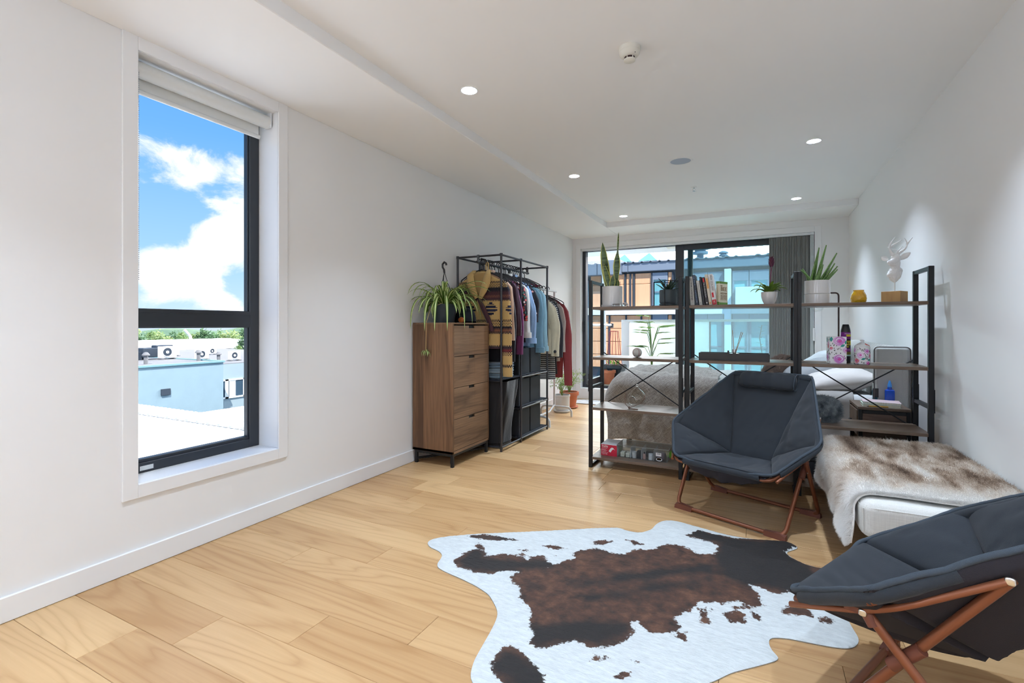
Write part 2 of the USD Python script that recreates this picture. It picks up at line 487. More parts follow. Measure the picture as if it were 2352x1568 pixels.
# architraves
def frame_boxes(plane, at, dep, a0, a1, z0, z1, wd, b=.002, sides='lrtb'):
    """The four boards of a picture-frame trim around an opening; wd wide, dep proud of the wall."""
    lo, hi = min(at, at + dep), max(at, at + dep)
    f = (lambda p, q, r, s: box(lo, hi, p, q, r, s, b)) if plane == 'x' else (lambda p, q, r, s: box(p, q, lo, hi, r, s, b))
    o = {'l': f(a0 - wd, a0, z0 - wd, z1 + wd), 'r': f(a1, a1 + wd, z0 - wd, z1 + wd), 't': f(a0, a1, z1, z1 + wd), 'b': f(a0, a1, z0 - wd, z0)}
    return [o[k] for k in sides]
t = struct('trim_1')
for m in frame_boxes('x', XL, .012, WY0, WY1, WZ0, WZ1, .0625):
    obj('architrave_board', m, white_trim, t)
t = struct('trim_2')
for m in frame_boxes('y', YF, -.014, DX0, DX1, DZ0, DZ1, .072):
    obj('architrave_board', m, white_trim, t)

# window in the left wall
w = struct('window_1')
FX = XL - .165
obj('reveal', [box(XL - .25, XL, WY0 - .012, WY0, WZ0 - .012, WZ1 + .012), box(XL - .25, XL, WY1, WY1 + .012, WZ0 - .012, WZ1 + .012), box(XL - .25, XL, WY0, WY1, WZ1, WZ1 + .012)], white_trim, w)
obj('sill', box(XL - .21, XL + .003, WY0, WY1, WZ0 - .012, WZ0 + .002, .002), white_trim, w)
def stick(m, name='frame_member', p=None, mt=None):
    return obj(name, m, mt or black_frame, p)
zb, zt, tr0, tr1 = WZ0 + .002, WZ1, 1.110, 1.205
for a0, a1 in ((WY0, WY0 + .062), (WY1 - .062, WY1)):
    stick([box(FX - .03, FX, a0, a1, zb, zt, .003), box(FX - .045, FX - .012, a0 + (0.012 if a0 > 1.5 else .04) - .02, a1 - .03 if a0 > 1.5 else a1 + .012, zb, zt, .002)], p=w)
stick(box(FX - .05, FX, WY0 + .06, WY1 - .06, zb, zb + .05, .003), p=w)
stick(box(FX - .05, FX - .01, WY0 + .06, WY1 - .06, zb + .045, zb + .066, .003), p=w)
stick(box(FX - .05, FX, WY0 + .06, WY1 - .06, zt - .06, zt, .003), p=w)
stick(box(FX - .055, FX + .002, WY0 + .058, WY1 - .058, tr0, tr1, .006), 'transom', p=w)
stick(box(FX - .03, FX + .006, WY0 + .06, WY1 - .06, tr1 - .018, tr1 + .003, .002), 'transom_bead', p=w)
for z0, z1 in ((zb + .05, tr0), (tr1, zt - .05)):
    obj('pane', box(FX - .034, FX - .028, WY0 + .055, WY1 - .05, z0, z1), window_pane, w)
obj('maker_sticker', box(FX + .0005, FX + .0012, WY0 + .09, WY0 + .15, zb + .012, zb + .034), plain('sticker_silver', (.72, .74, .74), .4), w)

# balcony door in the far wall
d = struct('door_1')
DY = YF + .09
obj('reveal', [box(DX0 - .014, DX0, YF, YF + .2, DZ0 - .014, DZ1 + .014), box(DX1, DX1 + .014, YF, YF + .2, DZ0 - .014, DZ1 + .014), box(DX0, DX1, YF, YF + .2, DZ1, DZ1 + .014)], white_trim, d)
obj('threshold', [box(DX0, DX1, YF - .01, YF + .2, DZ0 - .014, DZ0 + .004, .002)], white_trim, d)
stick(box(DX0, DX0 + .05, DY, DY + .11, DZ0, DZ1, .003), 'jamb', d)
stick(box(DX1 - .05, DX1, DY, DY + .11, DZ0, DZ1, .003), 'jamb', d)
stick(box(DX0 + .05, DX1 - .05, DY, DY + .11, DZ1 - .028, DZ1, .003), 'head_rail', d)
stick([box(DX0 + .05, DX1 - .05, DY, DY + .11, DZ0, DZ0 + .03, .003), box(DX0 + .05, DX1 - .05, DY + .03, DY + .04, DZ0 + .03, DZ0 + .042)], 'sill_track', d)
# the sliding panel, pushed back to stand before the fixed one
s0, s1 = -1.04, .60
for name, yy, a0, a1, wd, pl in (('sliding_panel', DY + .012, -1.045, .56, .115, teal_pane), ('fixed_panel', DY + .058, -.885, .585, .07, window_pane)):
    z0, z1 = DZ0 + .03, DZ1 - .028
    stick([box(a0, a0 + wd, yy, yy + .038, z0, z1, .003)], name + '_stile', d)
    stick([box(a1 - .07, a1, yy, yy + .038, z0, z1, .003)], name + '_stile', d)
    stick([box(a0 + wd, a1 - .07, yy, yy + .038, z1 - .075, z1, .003)], name + '_top_rail', d)
    stick([box(a0 + wd, a1 - .07, yy, yy + .038, z0, z0 + .085, .003)], name + '_bottom_rail', d)
    obj('pane', box(a0 + wd - .008, a1 - .062, yy + .016, yy + .022, z0 + .08, z1 - .07), pl, d)
obj('handle', [box(-1.012, -.966, DY - .012, DY + .012, 1.02, 1.175, .004), box(-1.0, -.992, DY - .032, DY - .01, 1.04, 1.155, .003)], black_rail, d)
obj('handle', [box(DX0 + .006, DX0 + .03, DY - .02, DY, 1.02, 1.19, .004)], black_rail, d)

# curtain track over the door and the stacked vertical blinds
obj('blind_track', [box(DX0 + .01, DX1 - .005, YF - .012, YF + .034, DZ1 - .034, DZ1 - .001, .004)], plain('track_white', (.74, .77, .78), .4), label='white blind track along the top of the balcony door', cat='blind track', loc=None)

# ------------------------------------------------------------------ ceiling fittings
lamp_white = plain('lamp_reflector', (.9, .9, .9), .3)
for i, (x, y) in enumerate(DOWNLIGHTS):
    place_txt = ['nearest visible on the left', 'cut by the top edge of the picture', 'second from the far bulkhead on the left', 'second from the far bulkhead on the right', 'by the far bulkhead, left of the pair', 'by the far bulkhead, right of the pair', '', '', '', '', '', ''][i]
    p = thing('downlight', f'round lit ceiling downlight, {place_txt}' if place_txt else 'unseen lit ceiling downlight behind the viewpoint', 'downlight', (x, y, H2), 0, 'recessed ceiling downlights')
    obj('trim_ring', lathe([(.045, .002), (.0455, -.002), (.05, -.004), (.053, -.002), (.053, .0), (.045, .002)], 32), white_trim, p, smooth=40)
    obj('reflector', lathe([(.0452, .0), (.037, .072), (.0, .073)][::-1], 32), lamp_white, p, smooth=40)
    if i > 5:
        tag(p, ['second row behind the viewpoint, left', 'second row behind the viewpoint, right'][i % 2].join(['round lit ceiling downlight, ', '']) if 0 else f'unseen lit ceiling downlight behind the viewpoint, {["nearest", "middle", "last"][(i - 6) // 2]} of the {["left", "right"][i % 2]} row')
    l = UsdLux.DiskLight.Define(stage, f'{p.GetPath()}/lamp')
    l.CreateRadiusAttr(.030); l.CreateIntensityAttr(DOWN_INT); l.CreateColorAttr((.82, .975, 1.19)); l.AddTranslateOp().Set((0, 0, .068))

# added fill lights behind the viewpoint, shaped as opal globe pendants
opal_lit = mat('opal_glass_lit', {'e': ('emission', {'color': (.80, .955, 1.20), 'strength': GLOBE})}, [], surface='e.emission')
for x, y, side in ((-1.75, -.75, 'left'), (.05, -1.1, 'right')):
    p = thing('pendant_lamp', f'added fill light shaped as an opal globe pendant behind the viewpoint, {side} of the pair', 'lamp', (x, y, 0), 0, 'added fill pendants')
    obj('globe', T(trimesh.creation.icosphere(3, .17), (0, 0, 1.5)), opal_lit, p, smooth=True)
    obj('cord', cyl((0, 0, 1.69), (0, 0, H2 - .02), .004), black_rail, p)
    obj('canopy', lathe([(0, H2 - .03), (.05, H2 - .028), (.055, H2), (0, H2)], 24), black_rail, p)
    obj('cap', lathe([(0, 1.65), (.045, 1.65), (.04, 1.70), (0, 1.70)], 20), black_rail, p)

p = thing('floor_lamp', 'added fill light shaped as a tall black uplighter behind the viewpoint', 'lamp', (-.75, -1.7, 0))  # added fill light, bounced off the ceiling to brighten the room
obj('base', lathe([(0, 0), (.14, 0), (.14, .015), (.02, .03), (0, .03)], 28), black_rail, p)
obj('pole', cyl((0, 0, .02), (0, 0, 1.78), .011), black_rail, p)
obj('bowl', lathe([(0, 1.76), (.05, 1.77), (.14, 1.82), (.17, 1.87), (.165, 1.87), (.135, 1.826), (.05, 1.78), (0, 1.775)], 32), black_rail, p, smooth=40)
l = UsdLux.DiskLight.Define(stage, f'{p.GetPath()}/lamp')
l.CreateRadiusAttr(.08); l.CreateIntensityAttr(UPLIGHT); l.CreateColorAttr((.80, .955, 1.22)); l.AddTranslateOp().Set((0, 0, 1.845)); l.AddRotateXOp().Set(180.0)

# ------------------------------------------------------------------ outside the left window
def far_pt(px, py, zf):
    """A point seen along a known line of sight at the depth zf: survey work for things outside."""
    r = np.array([-math.sin(YAW), math.cos(YAW), 0]) + np.array([math.cos(YAW), math.sin(YAW), 0]) * (px - 1176) / FPX + np.array([0, 0, (747 - py) / FPX])
    return np.array([0, 0, EYE]) + r * zf


roof_white = plain('roof_white', (.86, .88, .88), .5)
render_blue = plain('render_pale_blue', srgb(140, 162, 172), .8, var=.06, vscale=.9, bump=.1, bscale=3)
roof_grey = plain('roof_membrane', srgb(120, 120, 122), .85, var=.05, vscale=.5)
unit_white = plain('unit_white', (.80, .82, .83), .5)
dark_grille = plain('dark_grille', srgb(52, 62, 74), .6)
glass_dark = plain('glass_dark', srgb(60, 80, 96), .12, spec=.8)
asphalt = plain('asphalt', srgb(120, 122, 120), .9, var=.1, vscale=.2)
g = struct('ground')
obj('asphalt', box(-160, 160, -60, 200, -9.3, -9.0), asphalt, g)
obj('ground_patch', box(-420, -160, -60, 420, -9.3, -9.0), plain('grass_far', srgb(96, 120, 80), .9, var=.2, vscale=.05), g)

# the white corrugated roof just below the window
r = thing('white_roof_building', 'low building with a glaring white corrugated roof just below the left window', 'building', (0, 0, 0))
def corr(p00, p10, p01, pitch=.19, amp=.018):
    """Corrugated sheet: ribs run from p00 to p10."""
    p00, p10, p01 = map(np.array, (p00, p10, p01))
    n = max(4, int(np.linalg.norm(p01 - p00) / pitch) * 6)
    nn = np.cross(p10 - p00, p01 - p00); nn /= np.linalg.norm(nn)
    def f(U, V):
        w = np.clip(np.abs(((V * n / 6) % 1) - .5) * 4 - 1, 0, .6) * amp * 2
        return p00 + U[..., None] * (p10 - p00) + V[..., None] * (p01 - p00) + w[..., None] * nn
    return grid(f, 1, n)
RZ = -1.0
obj('near_slope', thick(corr((-24, -3, RZ - .3), (-24, 6.4, RZ), (-3.2, -3, RZ - .3), .19), .01), roof_white, r)
obj('far_slope', thick(corr((-24, 6.4, RZ), (-24, 7.25, RZ - .03), (-12.2, 6.4, RZ), .19), .01), roof_white, r)
obj('far_slope', thick(corr((-12.2, 6.4, RZ), (-12.2, 13.5, RZ - .05), (-3.2, 6.4, RZ), .19), .01), roof_white, r)
obj('ridge_cap', box(-24, -3.2, 6.3, 6.5, RZ + .012, RZ + .035, .01), roof_white, r)
obj('fixings', [box(x - .04, x + .04, 6.3, 6.345, RZ + .03, RZ + .05) for x in np.arange(-23, -3.3, .38)], plain('fixing_grey', srgb(150, 158, 166), .6), r, kind='stuff')
obj('wall', [box(-23.8, -3.4, -2.8, 7.1, -9, RZ - .4), box(-12, -3.4, 7.1, 13.3, -9, RZ - .1)], render_blue, r)

# the pale blue block with plant on its flat roof
BX, BZ = -19.5, -1.05
b = thing('rendered_building', 'pale blue rendered block with air conditioning units on its flat roof', 'building', (0, 0, 0))
def bpt(px, py, x):
    d = far_pt(px, py, 1.0) - np.array([0, 0, EYE])
    return np.array([0, 0, EYE]) + d * (x / d[0])
c0 = bpt(513, 829, BX); ztop = c0[2]
obj('wall', [box(BX - 16, BX, -4, c0[1], -9, ztop - .04)], render_blue, b)
obj('parapet_capping', [box(BX - .1, BX + .06, -4, c0[1] + .04, ztop - .05, ztop + .03, .01), box(BX - 16, BX, c0[1] - .08, c0[1] + .05, ztop - .05, ztop + .03, .01)], plain('capping_teal', srgb(120, 158, 164), .5), b)
obj('flat_roof', box(BX - 15.9, BX - .02, -4, c0[1], ztop - .05, ztop - .01), roof_grey, b)
q = bpt(380, 900, BX + .01)
obj('vent', box(BX, BX + .06, q[1] - .16, q[1] + .16, q[2] - .12, q[2] + .12, .01), dark_grille, b)
# recessed wing on the right with a strip of windows
x2 = BX - 1.1
t0 = bpt(540, 833, x2)[2]
obj('wing_wall', [box(x2 - 14, x2, c0[1], c0[1] + 9, -9, t0 - .03)], plain('wing_render', srgb(150, 166, 172), .8, var=.05, vscale=1), b)
obj('wing_roof', box(x2 - 14, x2 - .02, c0[1], c0[1] + 9, t0 - .03, t0), roof_grey, b)
wa, wb = bpt(513, 872, x2), bpt(513, 916, x2)
for k in range(5):
    y0 = c0[1] + .02 + k * .82
    f = obj('window', [box(x2 - .02, x2 + .05, y0, y0 + .8, wb[2], wb[2] + .07), box(x2 - .02, x2 + .05, y0, y0 + .8, wa[2] - .06, wa[2]), box(x2 - .02, x2 + .05, y0, y0 + .06, wb[2], wa[2]), box(x2 - .02, x2 + .05, y0 + .74, y0 + .8, wb[2], wa[2])], unit_white, b)
    obj('glass', box(x2 + .005, x2 + .02, y0 + .05, y0 + .75, wb[2] + .05, wa[2] - .05), glass_dark, f)
    if k in (0, 1, 3):
        obj('curtain', T(grid(lambda U, V: np.stack([.012 * np.sin(U * 30), U * .3, V * (wa[2] - wb[2] - .12)], -1), 24, 2), (x2 + .034, y0 + .1, wb[2] + .06)), unit_white, f)

def ac_unit(px, py, hpx, x, label, wide=1.25, turn=0):
    """A split-system condenser on blocks on the flat roof, its base seen at (px, py)."""
    p = bpt(px, py, x)
    h = hpx / FPX * np.linalg.norm((p - np.array([0, 0, EYE]))[:2]) * .94
    w = h * wide
    a = thing('air_conditioner', label, 'air conditioner', (p[0], p[1], (t0 if p[1] > c0[1] else ztop) - (.0 if p[1] > c0[1] else .01)), turn, 'rooftop air conditioners')
    obj('casing', box(-.18 * w, .18 * w, -w / 2, w / 2, .1 * h, h * 1.08, .02), unit_white, a)
    obj('fan_guard', T(lathe([(h * .33, 0), (h * .36, .02), (h * .40, .02), (h * .40, -.01), (h * .33, -.01), (h * .33, 0)], 24), (.18 * w + .01, -.08 * w, .6 * h), ry=90), unit_white, a)
    obj('fan_opening', T(lathe([(0, .004), (h * .335, .004), (h * .335, -.01), (0, -.01)], 24), (.18 * w + .004, -.08 * w, .6 * h), ry=90), dark_grille, a)
    obj('fan_hub', T(lathe([(0, .02), (h * .12, .018), (h * .13, 0), (0, 0)], 16), (.18 * w + .01, -.08 * w, .6 * h), ry=90), unit_white, a)
    for sy in (-.42, .42):
        obj('foot_rail', box(-.3 * w, .3 * w, sy * w - .05, sy * w + .05, .012, .1 * h), roof_grey, a)
    return a
ac_unit(384, 826, 24, BX - 3.4, 'white condenser on the flat roof, second from the left and nearest the parapet')
ac_unit(400, 808, 14, BX - 8.5, 'white condenser seen behind the larger one at the left of the flat roof')
ac_unit(463, 820, 20, BX - 4.2, 'white condenser in the middle of the flat roof, behind a stub of pipe')
ac_unit(538, 832, 19, x2 - 1.3, 'white condenser with a dark fan at the right, over the window strip')
ac_unit(487, 812, 13, BX - 8.0, 'white condenser with a dark louvre behind the middle one')
a = thing('roof_vent', 'grey cluster of ducting on the flat roof at the far left', 'roof vent', (*bpt(350, 822, BX - 4)[:2], ztop - .01))
obj('duct', [box(-.3, .3, -.5, .1, .1, .5, .03), box(-.2, .2, .05, .75, .15, .6, .03), box(-.15, .15, -.75, -.45, 0, .35, .02), box(-.1, .1, -.4, -.3, 0, .12), box(-.1, .1, .5, .6, 0, .2)], dark_grille, a)
for px, py in ((335, 828), (456, 820), (568, 828), (502, 815)):
    p = bpt(px, py, BX - (1.2 if px < 500 else 2.4))
    a = thing('vent_pipe', f'short roof vent pipe, {["far left by the ducting", "before the middle condenser", "right of the dark-fan condenser", "thin, right of the middle condensers"][(335, 456, 568, 502).index(px)]}', 'vent pipe', (p[0], p[1], (t0 if p[1] > c0[1] else ztop) - .012))
    obj('pipe', cyl((0, 0, 0), (0, 0, .36), .07, 12), roof_grey, a)
    obj('cowl', lathe([(0, .46), (.06, .45), (.13, .36), (.13, .33), (0, .33)], 14), unit_white if px == 568 else roof_grey, a)

# white shed roof, lamp post, trees and hill beyond
s = thing('warehouse', 'long low warehouse with a white gabled roof before the trees', 'building', (0, 0, 0))
wx = -42
A_, B_ = bpt(440, 801, wx), bpt(568, 790, wx)
rz = bpt(530, 780, wx - 6)[2]
ya, yb = A_[1] - 6, B_[1] + 4
obj('roof', thick(grid(np.array([[(wx, ya, A_[2]), (wx, yb, A_[2])], [(wx - 9, ya, rz), (wx - 9, yb, rz)], [(wx - 18, ya, A_[2]), (wx - 18, yb, A_[2])]]), 2, 1), .2), roof_white, s)
obj('wall', box(wx - 17.5, wx - .4, ya + .3, yb - .3, -9, A_[2] - .15), unit_white, s)
lp = bpt(440, 804, -38)
l = thing('street_lamp', 'tall curved white street lamp rising before the trees', 'street lamp', (lp[0], lp[1], -9))
top = bpt(436, 757, -38)[2] + 9
obj('post', tube([(0, 0, 0), (0, 0, top - 1.2), (0, -.1, top - .5), (0, -.5, top)], [.13, .12, .11, .1], 8), unit_white, l)
tip = bpt(385, 792, -38)
obj('arm', tube([(0, -.02, top - 1.6), (0, -1.6, top - 1.5), (0, -3.2, top - 2.0), (0, tip[1] - lp[1], top - 3.0)], .06, 8), unit_white, l)
obj('lantern', T(superell(.12, .45, .1, nu=12, nv=6), (0, tip[1] - lp[1] - .3, top - 3.1)), unit_white, l)

def leafm(name, c1, c2, scale=1.3):
    return mat(name, {'tc': ('texture_coordinate', {}), 'n': ('noise_texture', {'scale': scale, 'detail': 4}), 'r': ('rgb_ramp', {'ramp': [(.3, c1), (.7, c2)]}), 'p': ('principled_bsdf', {'roughness': .6}), 't': ('translucent_bsdf', {}), 'm': ('mix_closure', {'fac': .25})},
               [('tc.object', 'n.vector'), ('n.fac', 'r.fac'), ('r.color', 'p.base_color'), ('r.color', 't.color'), ('p.BSDF', 'm.closure1'), ('t.BSDF', 'm.closure2')], surface='m.closure')
greens = [leafm('foliage_dark', srgb(52, 84, 58), srgb(96, 128, 84)), leafm('foliage_mid', srgb(84, 118, 74), srgb(138, 160, 96)), leafm('foliage_pale', srgb(112, 140, 92), srgb(168, 180, 120))]
bark = plain('bark', srgb(92, 78, 64), .9, var=.2)

def tree(px, py, x, hpx, spread, mt, label, n=420, seed=0):
    """A broad-leaved tree: trunk, limbs and a crown of leaf clumps; its crown top is seen at (px, py)."""
    p = bpt(px, py, x)
    rg = np.random.default_rng(seed)
    dist = np.linalg.norm(p[:2])
    h = hpx / FPX * dist
    t = thing('tree', label, 'tree', (p[0], p[1], -9), 0, 'trees beyond the roofs')
    H = p[2] + 9
    R = h * spread
    obj('trunk', [tube([(0, 0, 0), (.1, .1, H * .4), (0, 0, H * .8)], [.3, .25, .1], 7)] + [tube([(0, 0, H * .5), (R * .5 * math.cos(a), R * .5 * math.sin(a), H - h * .55)], [.16, .06], 6) for a in (.3, 2.2, 4.4)], bark, t)
    k = 46
    clump = rg.normal(size=(k, 3)); clump /= np.linalg.norm(clump, axis=1, keepdims=True); clump *= rg.uniform(.35, 1, (k, 1)) ** .5
    clump = clump * np.array([R, R, h * .55]) + np.array([0, 0, H - h * .55])
    c = clump[rg.integers(0, k, n * 4)] + rg.normal(size=(n * 4, 3)) * R * .16
    sz = R * .13
    a, bq = rg.normal(size=(n * 4, 3)), rg.normal(size=(n * 4, 3))
    a /= np.linalg.norm(a, axis=1, keepdims=True); bq -= a * (a * bq).sum(1, keepdims=True); bq /= np.linalg.norm(bq, axis=1, keepdims=True)
    V = np.stack([c + a * sz, c + bq * sz * .5, c - a * sz, c - bq * sz * .5], 1).reshape(-1, 3)
    F = np.arange(n * 16).reshape(-1, 4)
    obj('crown', (V, F), mt, t, kind='stuff')
rg = random.Random(9)
spots = [(322, 770, -62, 60), (345, 762, -98, 55), (372, 756, -62, 60), (398, 762, -96, 50), (425, 757, -68, 60), (452, 760, -102, 56), (478, 755, -64, 60), (505, 760, -100, 50), (530, 757, -70, 60), (560, 755, -104, 60), (590, 758, -70, 60), (300, 758, -72, 60), (562, 772, -38, 42), (546, 792, -37, 24)]
words = ['at the far left edge of the window, before the others', 'rounded, second from the left of the row', 'dark and tall, third from the left', 'low and pale, left of the street lamp arm', 'tall, right behind the street lamp', 'just right of the street lamp post', 'tall and dark over the left end of the warehouse', 'over the middle of the warehouse roof', 'pale, over the right half of the warehouse roof', 'at the right, against the window frame', 'partly behind the window frame, last on the right', 'behind the left wall edge, first of the row', 'bushy and near, at the right end of the warehouse', 'small and round, before the warehouse wall']
for i, ((px, py, x, hp), wd) in enumerate(zip(spots, words)):
    tree(px, py, x, hp, rg.uniform(.30, .36), greens[i % 3], f'leafy green tree {wd}', seed=i + 3)
hill = grid(lambda U, V: np.stack([-130 - 90 * V, -40 + 260 * U, -9 + V ** .7 * (9.5 + 3 * np.sin(U * 9) + 1.6 * np.sin(U * 31 + 2)) + 0.25 * meshkit.fbm(np.stack([U * 60, V * 30, U * 0], -1), 3)], -1), 90, 16)
obj('hillside', hill, leafm('hill_green', srgb(78, 108, 82), srgb(128, 150, 116), .12), smooth=True, kind='structure')

# ------------------------------------------------------------------ balcony and the building across
SY1 = 8.75      # where the balcony ends
deck_wood = wood('deck_timber', srgb(176, 160, 132), srgb(214, 200, 172), scale=1.5, axis=1, rough=.7)
b = struct('balcony')
obj('slab', box(-2.9, 1.2, YF + .25, SY1 + .1, -.2, .02), white_trim, b)
for k in range(28):
    x0 = -2.6 + k * .13
    obj('deck_board', box(x0, x0 + .124, YF + .25, SY1 - .05, .02, .13, .004), deck_wood, b)
obj('soffit', box(-2.9, 1.2, YF + .25, SY1 + .12, 2.42, 2.62), plain('soffit_white', (.82, .84, .84), .6), b)
obj('soffit_vent', box(-1.35, -1.02, 8.3, 8.5, 2.412, 2.42, .002), plain('vent_cream', (.72, .70, .62), .6), b)
obj('side_wall', box(1.0, 1.2, YF + .25, SY1 + .1, .02, 2.42), white_wall, b)

frosted = mat('frosted_balustrade', {'p': ('principled_bsdf', {'base_color': (.88, .90, .90), 'roughness': .35}), 't': ('translucent_bsdf', {'color': (.93, .96, .96)}), 'm': ('mix_closure', {'fac': .36})}, [('p.BSDF', 'm.closure1'), ('t.BSDF', 'm.closure2')], surface='m.closure')
clear_pale = pane('balustrade_glass', srgb(226, 240, 240), 1.1)
bl = thing('balustrade', 'balcony balustrade of pale glass panels under a white capping rail', 'balustrade', (0, 0, 0))
obj('capping_rail', box(-2.2, 1.0, SY1 - .03, SY1 + .05, 1.185, 1.225, .006), unit_white, bl)
obj('end_cap', box(-2.2, -2.06, SY1 - .02, SY1 + .03, .13, 1.19, .004), unit_white, bl)
for x0, x1, mt in ((-2.05, -1.24, frosted), (-1.225, -.72, frosted), (-.70, .17, clear_pale), (.20, 1.0, clear_pale)):
    obj('glass_panel', box(x0, x1, SY1, SY1 + .012, .2, 1.19), mt, bl)
for x in (-1.232, -.71, .185):
    obj('joint_post', box(x - .012, x + .012, SY1 - .01, SY1 + .022, .13, 1.19), black_rail, bl)
sg = thing('side_screen', 'black framed glass side screen at the left end of the balcony', 'glass screen', (0, 0, 0))
obj('bottom_rail', box(-2.46, -2.4, YF + .27, SY1 - .35, .13, .25, .004), black_frame, sg)
obj('glass_panel', box(-2.437, -2.425, YF + .27, SY1 - .36, .25, 2.41), clear_pale, sg)
obj('post', box(-2.46, -2.4, SY1 - .36, SY1 - .3, .13, 2.42, .003), unit_white, sg)
obj('handrail', cyl((-2.36, YF + .3, 1.13), (-2.36, SY1 - .12, 1.13), .022), unit_white, sg)
obj('handrail_end', box(-2.39, -2.33, SY1 - .14, SY1 - .06, 1.08, 1.16, .004), black_rail, sg)

# the timber-clad block across the way
FY = 29.0
def fp(px, py, y=FY):
    r = far_pt(px, py, 1.0) - np.array([0, 0, EYE])
    return np.array([0, 0, EYE]) + r * (y / r[1])
ob = thing('apartment_block', 'apartment block across the way with orange timber cladding and a grey roof edge', 'building', (0, 0, 0))
xl, xm = fp(1322, 640)[0], fp(1573, 640)[0]
zr0, zr1 = fp(1430, 598)[2], fp(1430, 626)[2]
cedar = wood('cedar_cladding', srgb(214, 156, 116), srgb(236, 184, 146), scale=.35, axis=2, rough=.8, lines=6, contrast=.3, fibre=.4)
fascia = plain('fascia_grey', srgb(122, 134, 150), .5)
spandrel = plain('spandrel_white', srgb(222, 228, 232), .6)
glass_teal = plain('glass_teal', srgb(120, 178, 186), .15, spec=.8)
xr = xl + 60
obj('core_wall', box(xl - 12, xr, FY + .3, FY + 12, -9, zr1), plain('core_grey', srgb(96, 108, 118), .7), ob)
zb0, zb1 = fp(1450, 723)[2], fp(1450, 706)[2]
obj('spandrel_band', box(xl - 12, xr, FY - .25, FY + .3, zb0, zb1, .02), spandrel, ob)
# cladding boards between the dark battens
z_hi, z_lo = zr1 - .1, zb1
for (pa, pb) in ((1357, 1383), (1386, 1436), (1439, 1448), (1450, 1456), (1459, 1497), (1535, 1545)):
    xa, xb_ = fp(pa, 700)[0], fp(pb, 700)[0]
    obj('cladding_panel', box(xa, xb_ - .04, FY - .02, FY + .3, z_lo, z_hi - .62, .01), cedar, ob)
    obj('cladding_panel', box(xa, xb_ - .04, FY - .02, FY + .3, z_hi - .60, z_hi, .01), cedar, ob)
    obj('batten', box(xb_ - .03, xb_ + .06, FY - .1, FY + .3, z_lo, z_hi, .01), dark_grille, ob)
zc0, zc1 = fp(1450, 760)[2], zb0
for (pa, pb) in ((1357, 1400), (1402, 1438), (1440, 1473), (1475, 1497), (1535, 1545)):
    xa, xb_ = fp(pa, 740)[0], fp(pb, 740)[0]
    for k in range(4):
        h = (zc1 - zc0 + 2.2) / 4
        obj('cladding_panel', box(xa, xb_ - .04, FY - .02, FY + .3, zc0 - 2.2 + k * h, zc0 - 2.2 + (k + 1) * h - .03, .01), cedar, ob)
    obj('batten', box(xb_ - .03, xb_ + .06, FY - .1, FY + .3, zc0 - 2.2, zc1, .01), dark_grille, ob)
def window(xa, xb_, za, zb_, lintel, mt=glass_teal):
    f = obj('window', [box(xa, xb_, FY - .08, FY + .3, zb_ - lintel, zb_, .01), box(xa, xa + .1, FY - .08, FY + .3, za, zb_ - lintel), box(xb_ - .1, xb_, FY - .08, FY + .3, za, zb_ - lintel), box(xa, xb_, FY - .08, FY + .3, za, za + .1), box(xa + .1, xb_ - .1, FY - .04, FY + .3, za + (zb_ - za) * .42, za + (zb_ - za) * .42 + .08)], fascia, ob)
    obj('pane', box(xa + .1, xb_ - .1, FY + .02, FY + .06, za + .1, zb_ - lintel), mt, f)
w0, w1 = fp(1498, 650)[0], fp(1534, 650)[0]
window(w0, w1, z_lo, z_hi, .42)
window(w0, w1, zc0 - 2.2, zc1, .5)
w0, w1 = fp(1325, 650)[0], fp(1356, 650)[0]
window(w0, w1, z_lo, z_hi - .3, .2)
window(w0, w1, zc0 - 2.2, zc1, .4)
# the right-hand bays, seen through the tinted door
for i, (pa, pb) in enumerate(((1580, 1625), (1626, 1662), (1682, 1720), (1721, 1768), (1772, 1815), (1818, 1860))):
    xa, xb_ = fp(pa, 650)[0], fp(pb, 650)[0]
    window(xa, xb_, z_lo, z_hi - .1, .55)
    window(xa, xb_, zc0 - 2.2, zc1, .4)
pa, pb = fp(1664, 650)[0], fp(1680, 650)[0]
obj('pier', box(pa, pb, FY - .35, FY + .3, -9, z_hi, .02), spandrel, ob)
obj('balcony_band', box(fp(1690, 650)[0], xr, FY - .9, FY, zb1, zb1 + .95, .02), spandrel, ob)
# roof edges
obj('roof_fascia', [box(fp(1430, 610)[0], xr, FY - .25, FY + 3, zr1, zr0 - .22, .03)], fascia, ob)
obj('left_fascia', [box(xl - 12, fp(1430, 610)[0], FY - .6, FY + 3, zr1 - .15, zr0, .03)], fascia, ob)
for k in range(7):
    xa = xl - .3 + k * .62
    obj('fascia_joint', box(xa, xa + .03, FY - .62, FY - .59, zr1 - .1, zr0 - .15), dark_grille, ob)
obj('metal_roof', thick(grid(lambda U, V: np.stack([fp(1430, 610)[0] + U * 46, FY - .32 + V * 3, zr0 - .2 + V * .12 + .06 * (np.abs((U * 92) % 1 - .5) < .1)], -1), 460, 2), .05), fascia, ob)
for px, s in ((1606, 1.0), (1660, .55)):
    p = fp(px, 588)
    obj('roof_cowl', [T(lathe([(.18, 0), (.18, .4), (.42, .42), (.42, .55), (.3, .56), (.3, .66), (.46, .68), (.46, .8), (.2, .95), (0, .97)], 16, (0, 0, 0)), (p[0], FY + .6, zr0 - .25), s=s)], fascia, ob)
sk = obj('skylight', [T(trimesh.creation.cone(.8, .55, sections=4), (xl + k * 1.5 - .2, FY + 1.2, zr0 - .02), rz=45) for k in range(4)], glass_teal, ob)
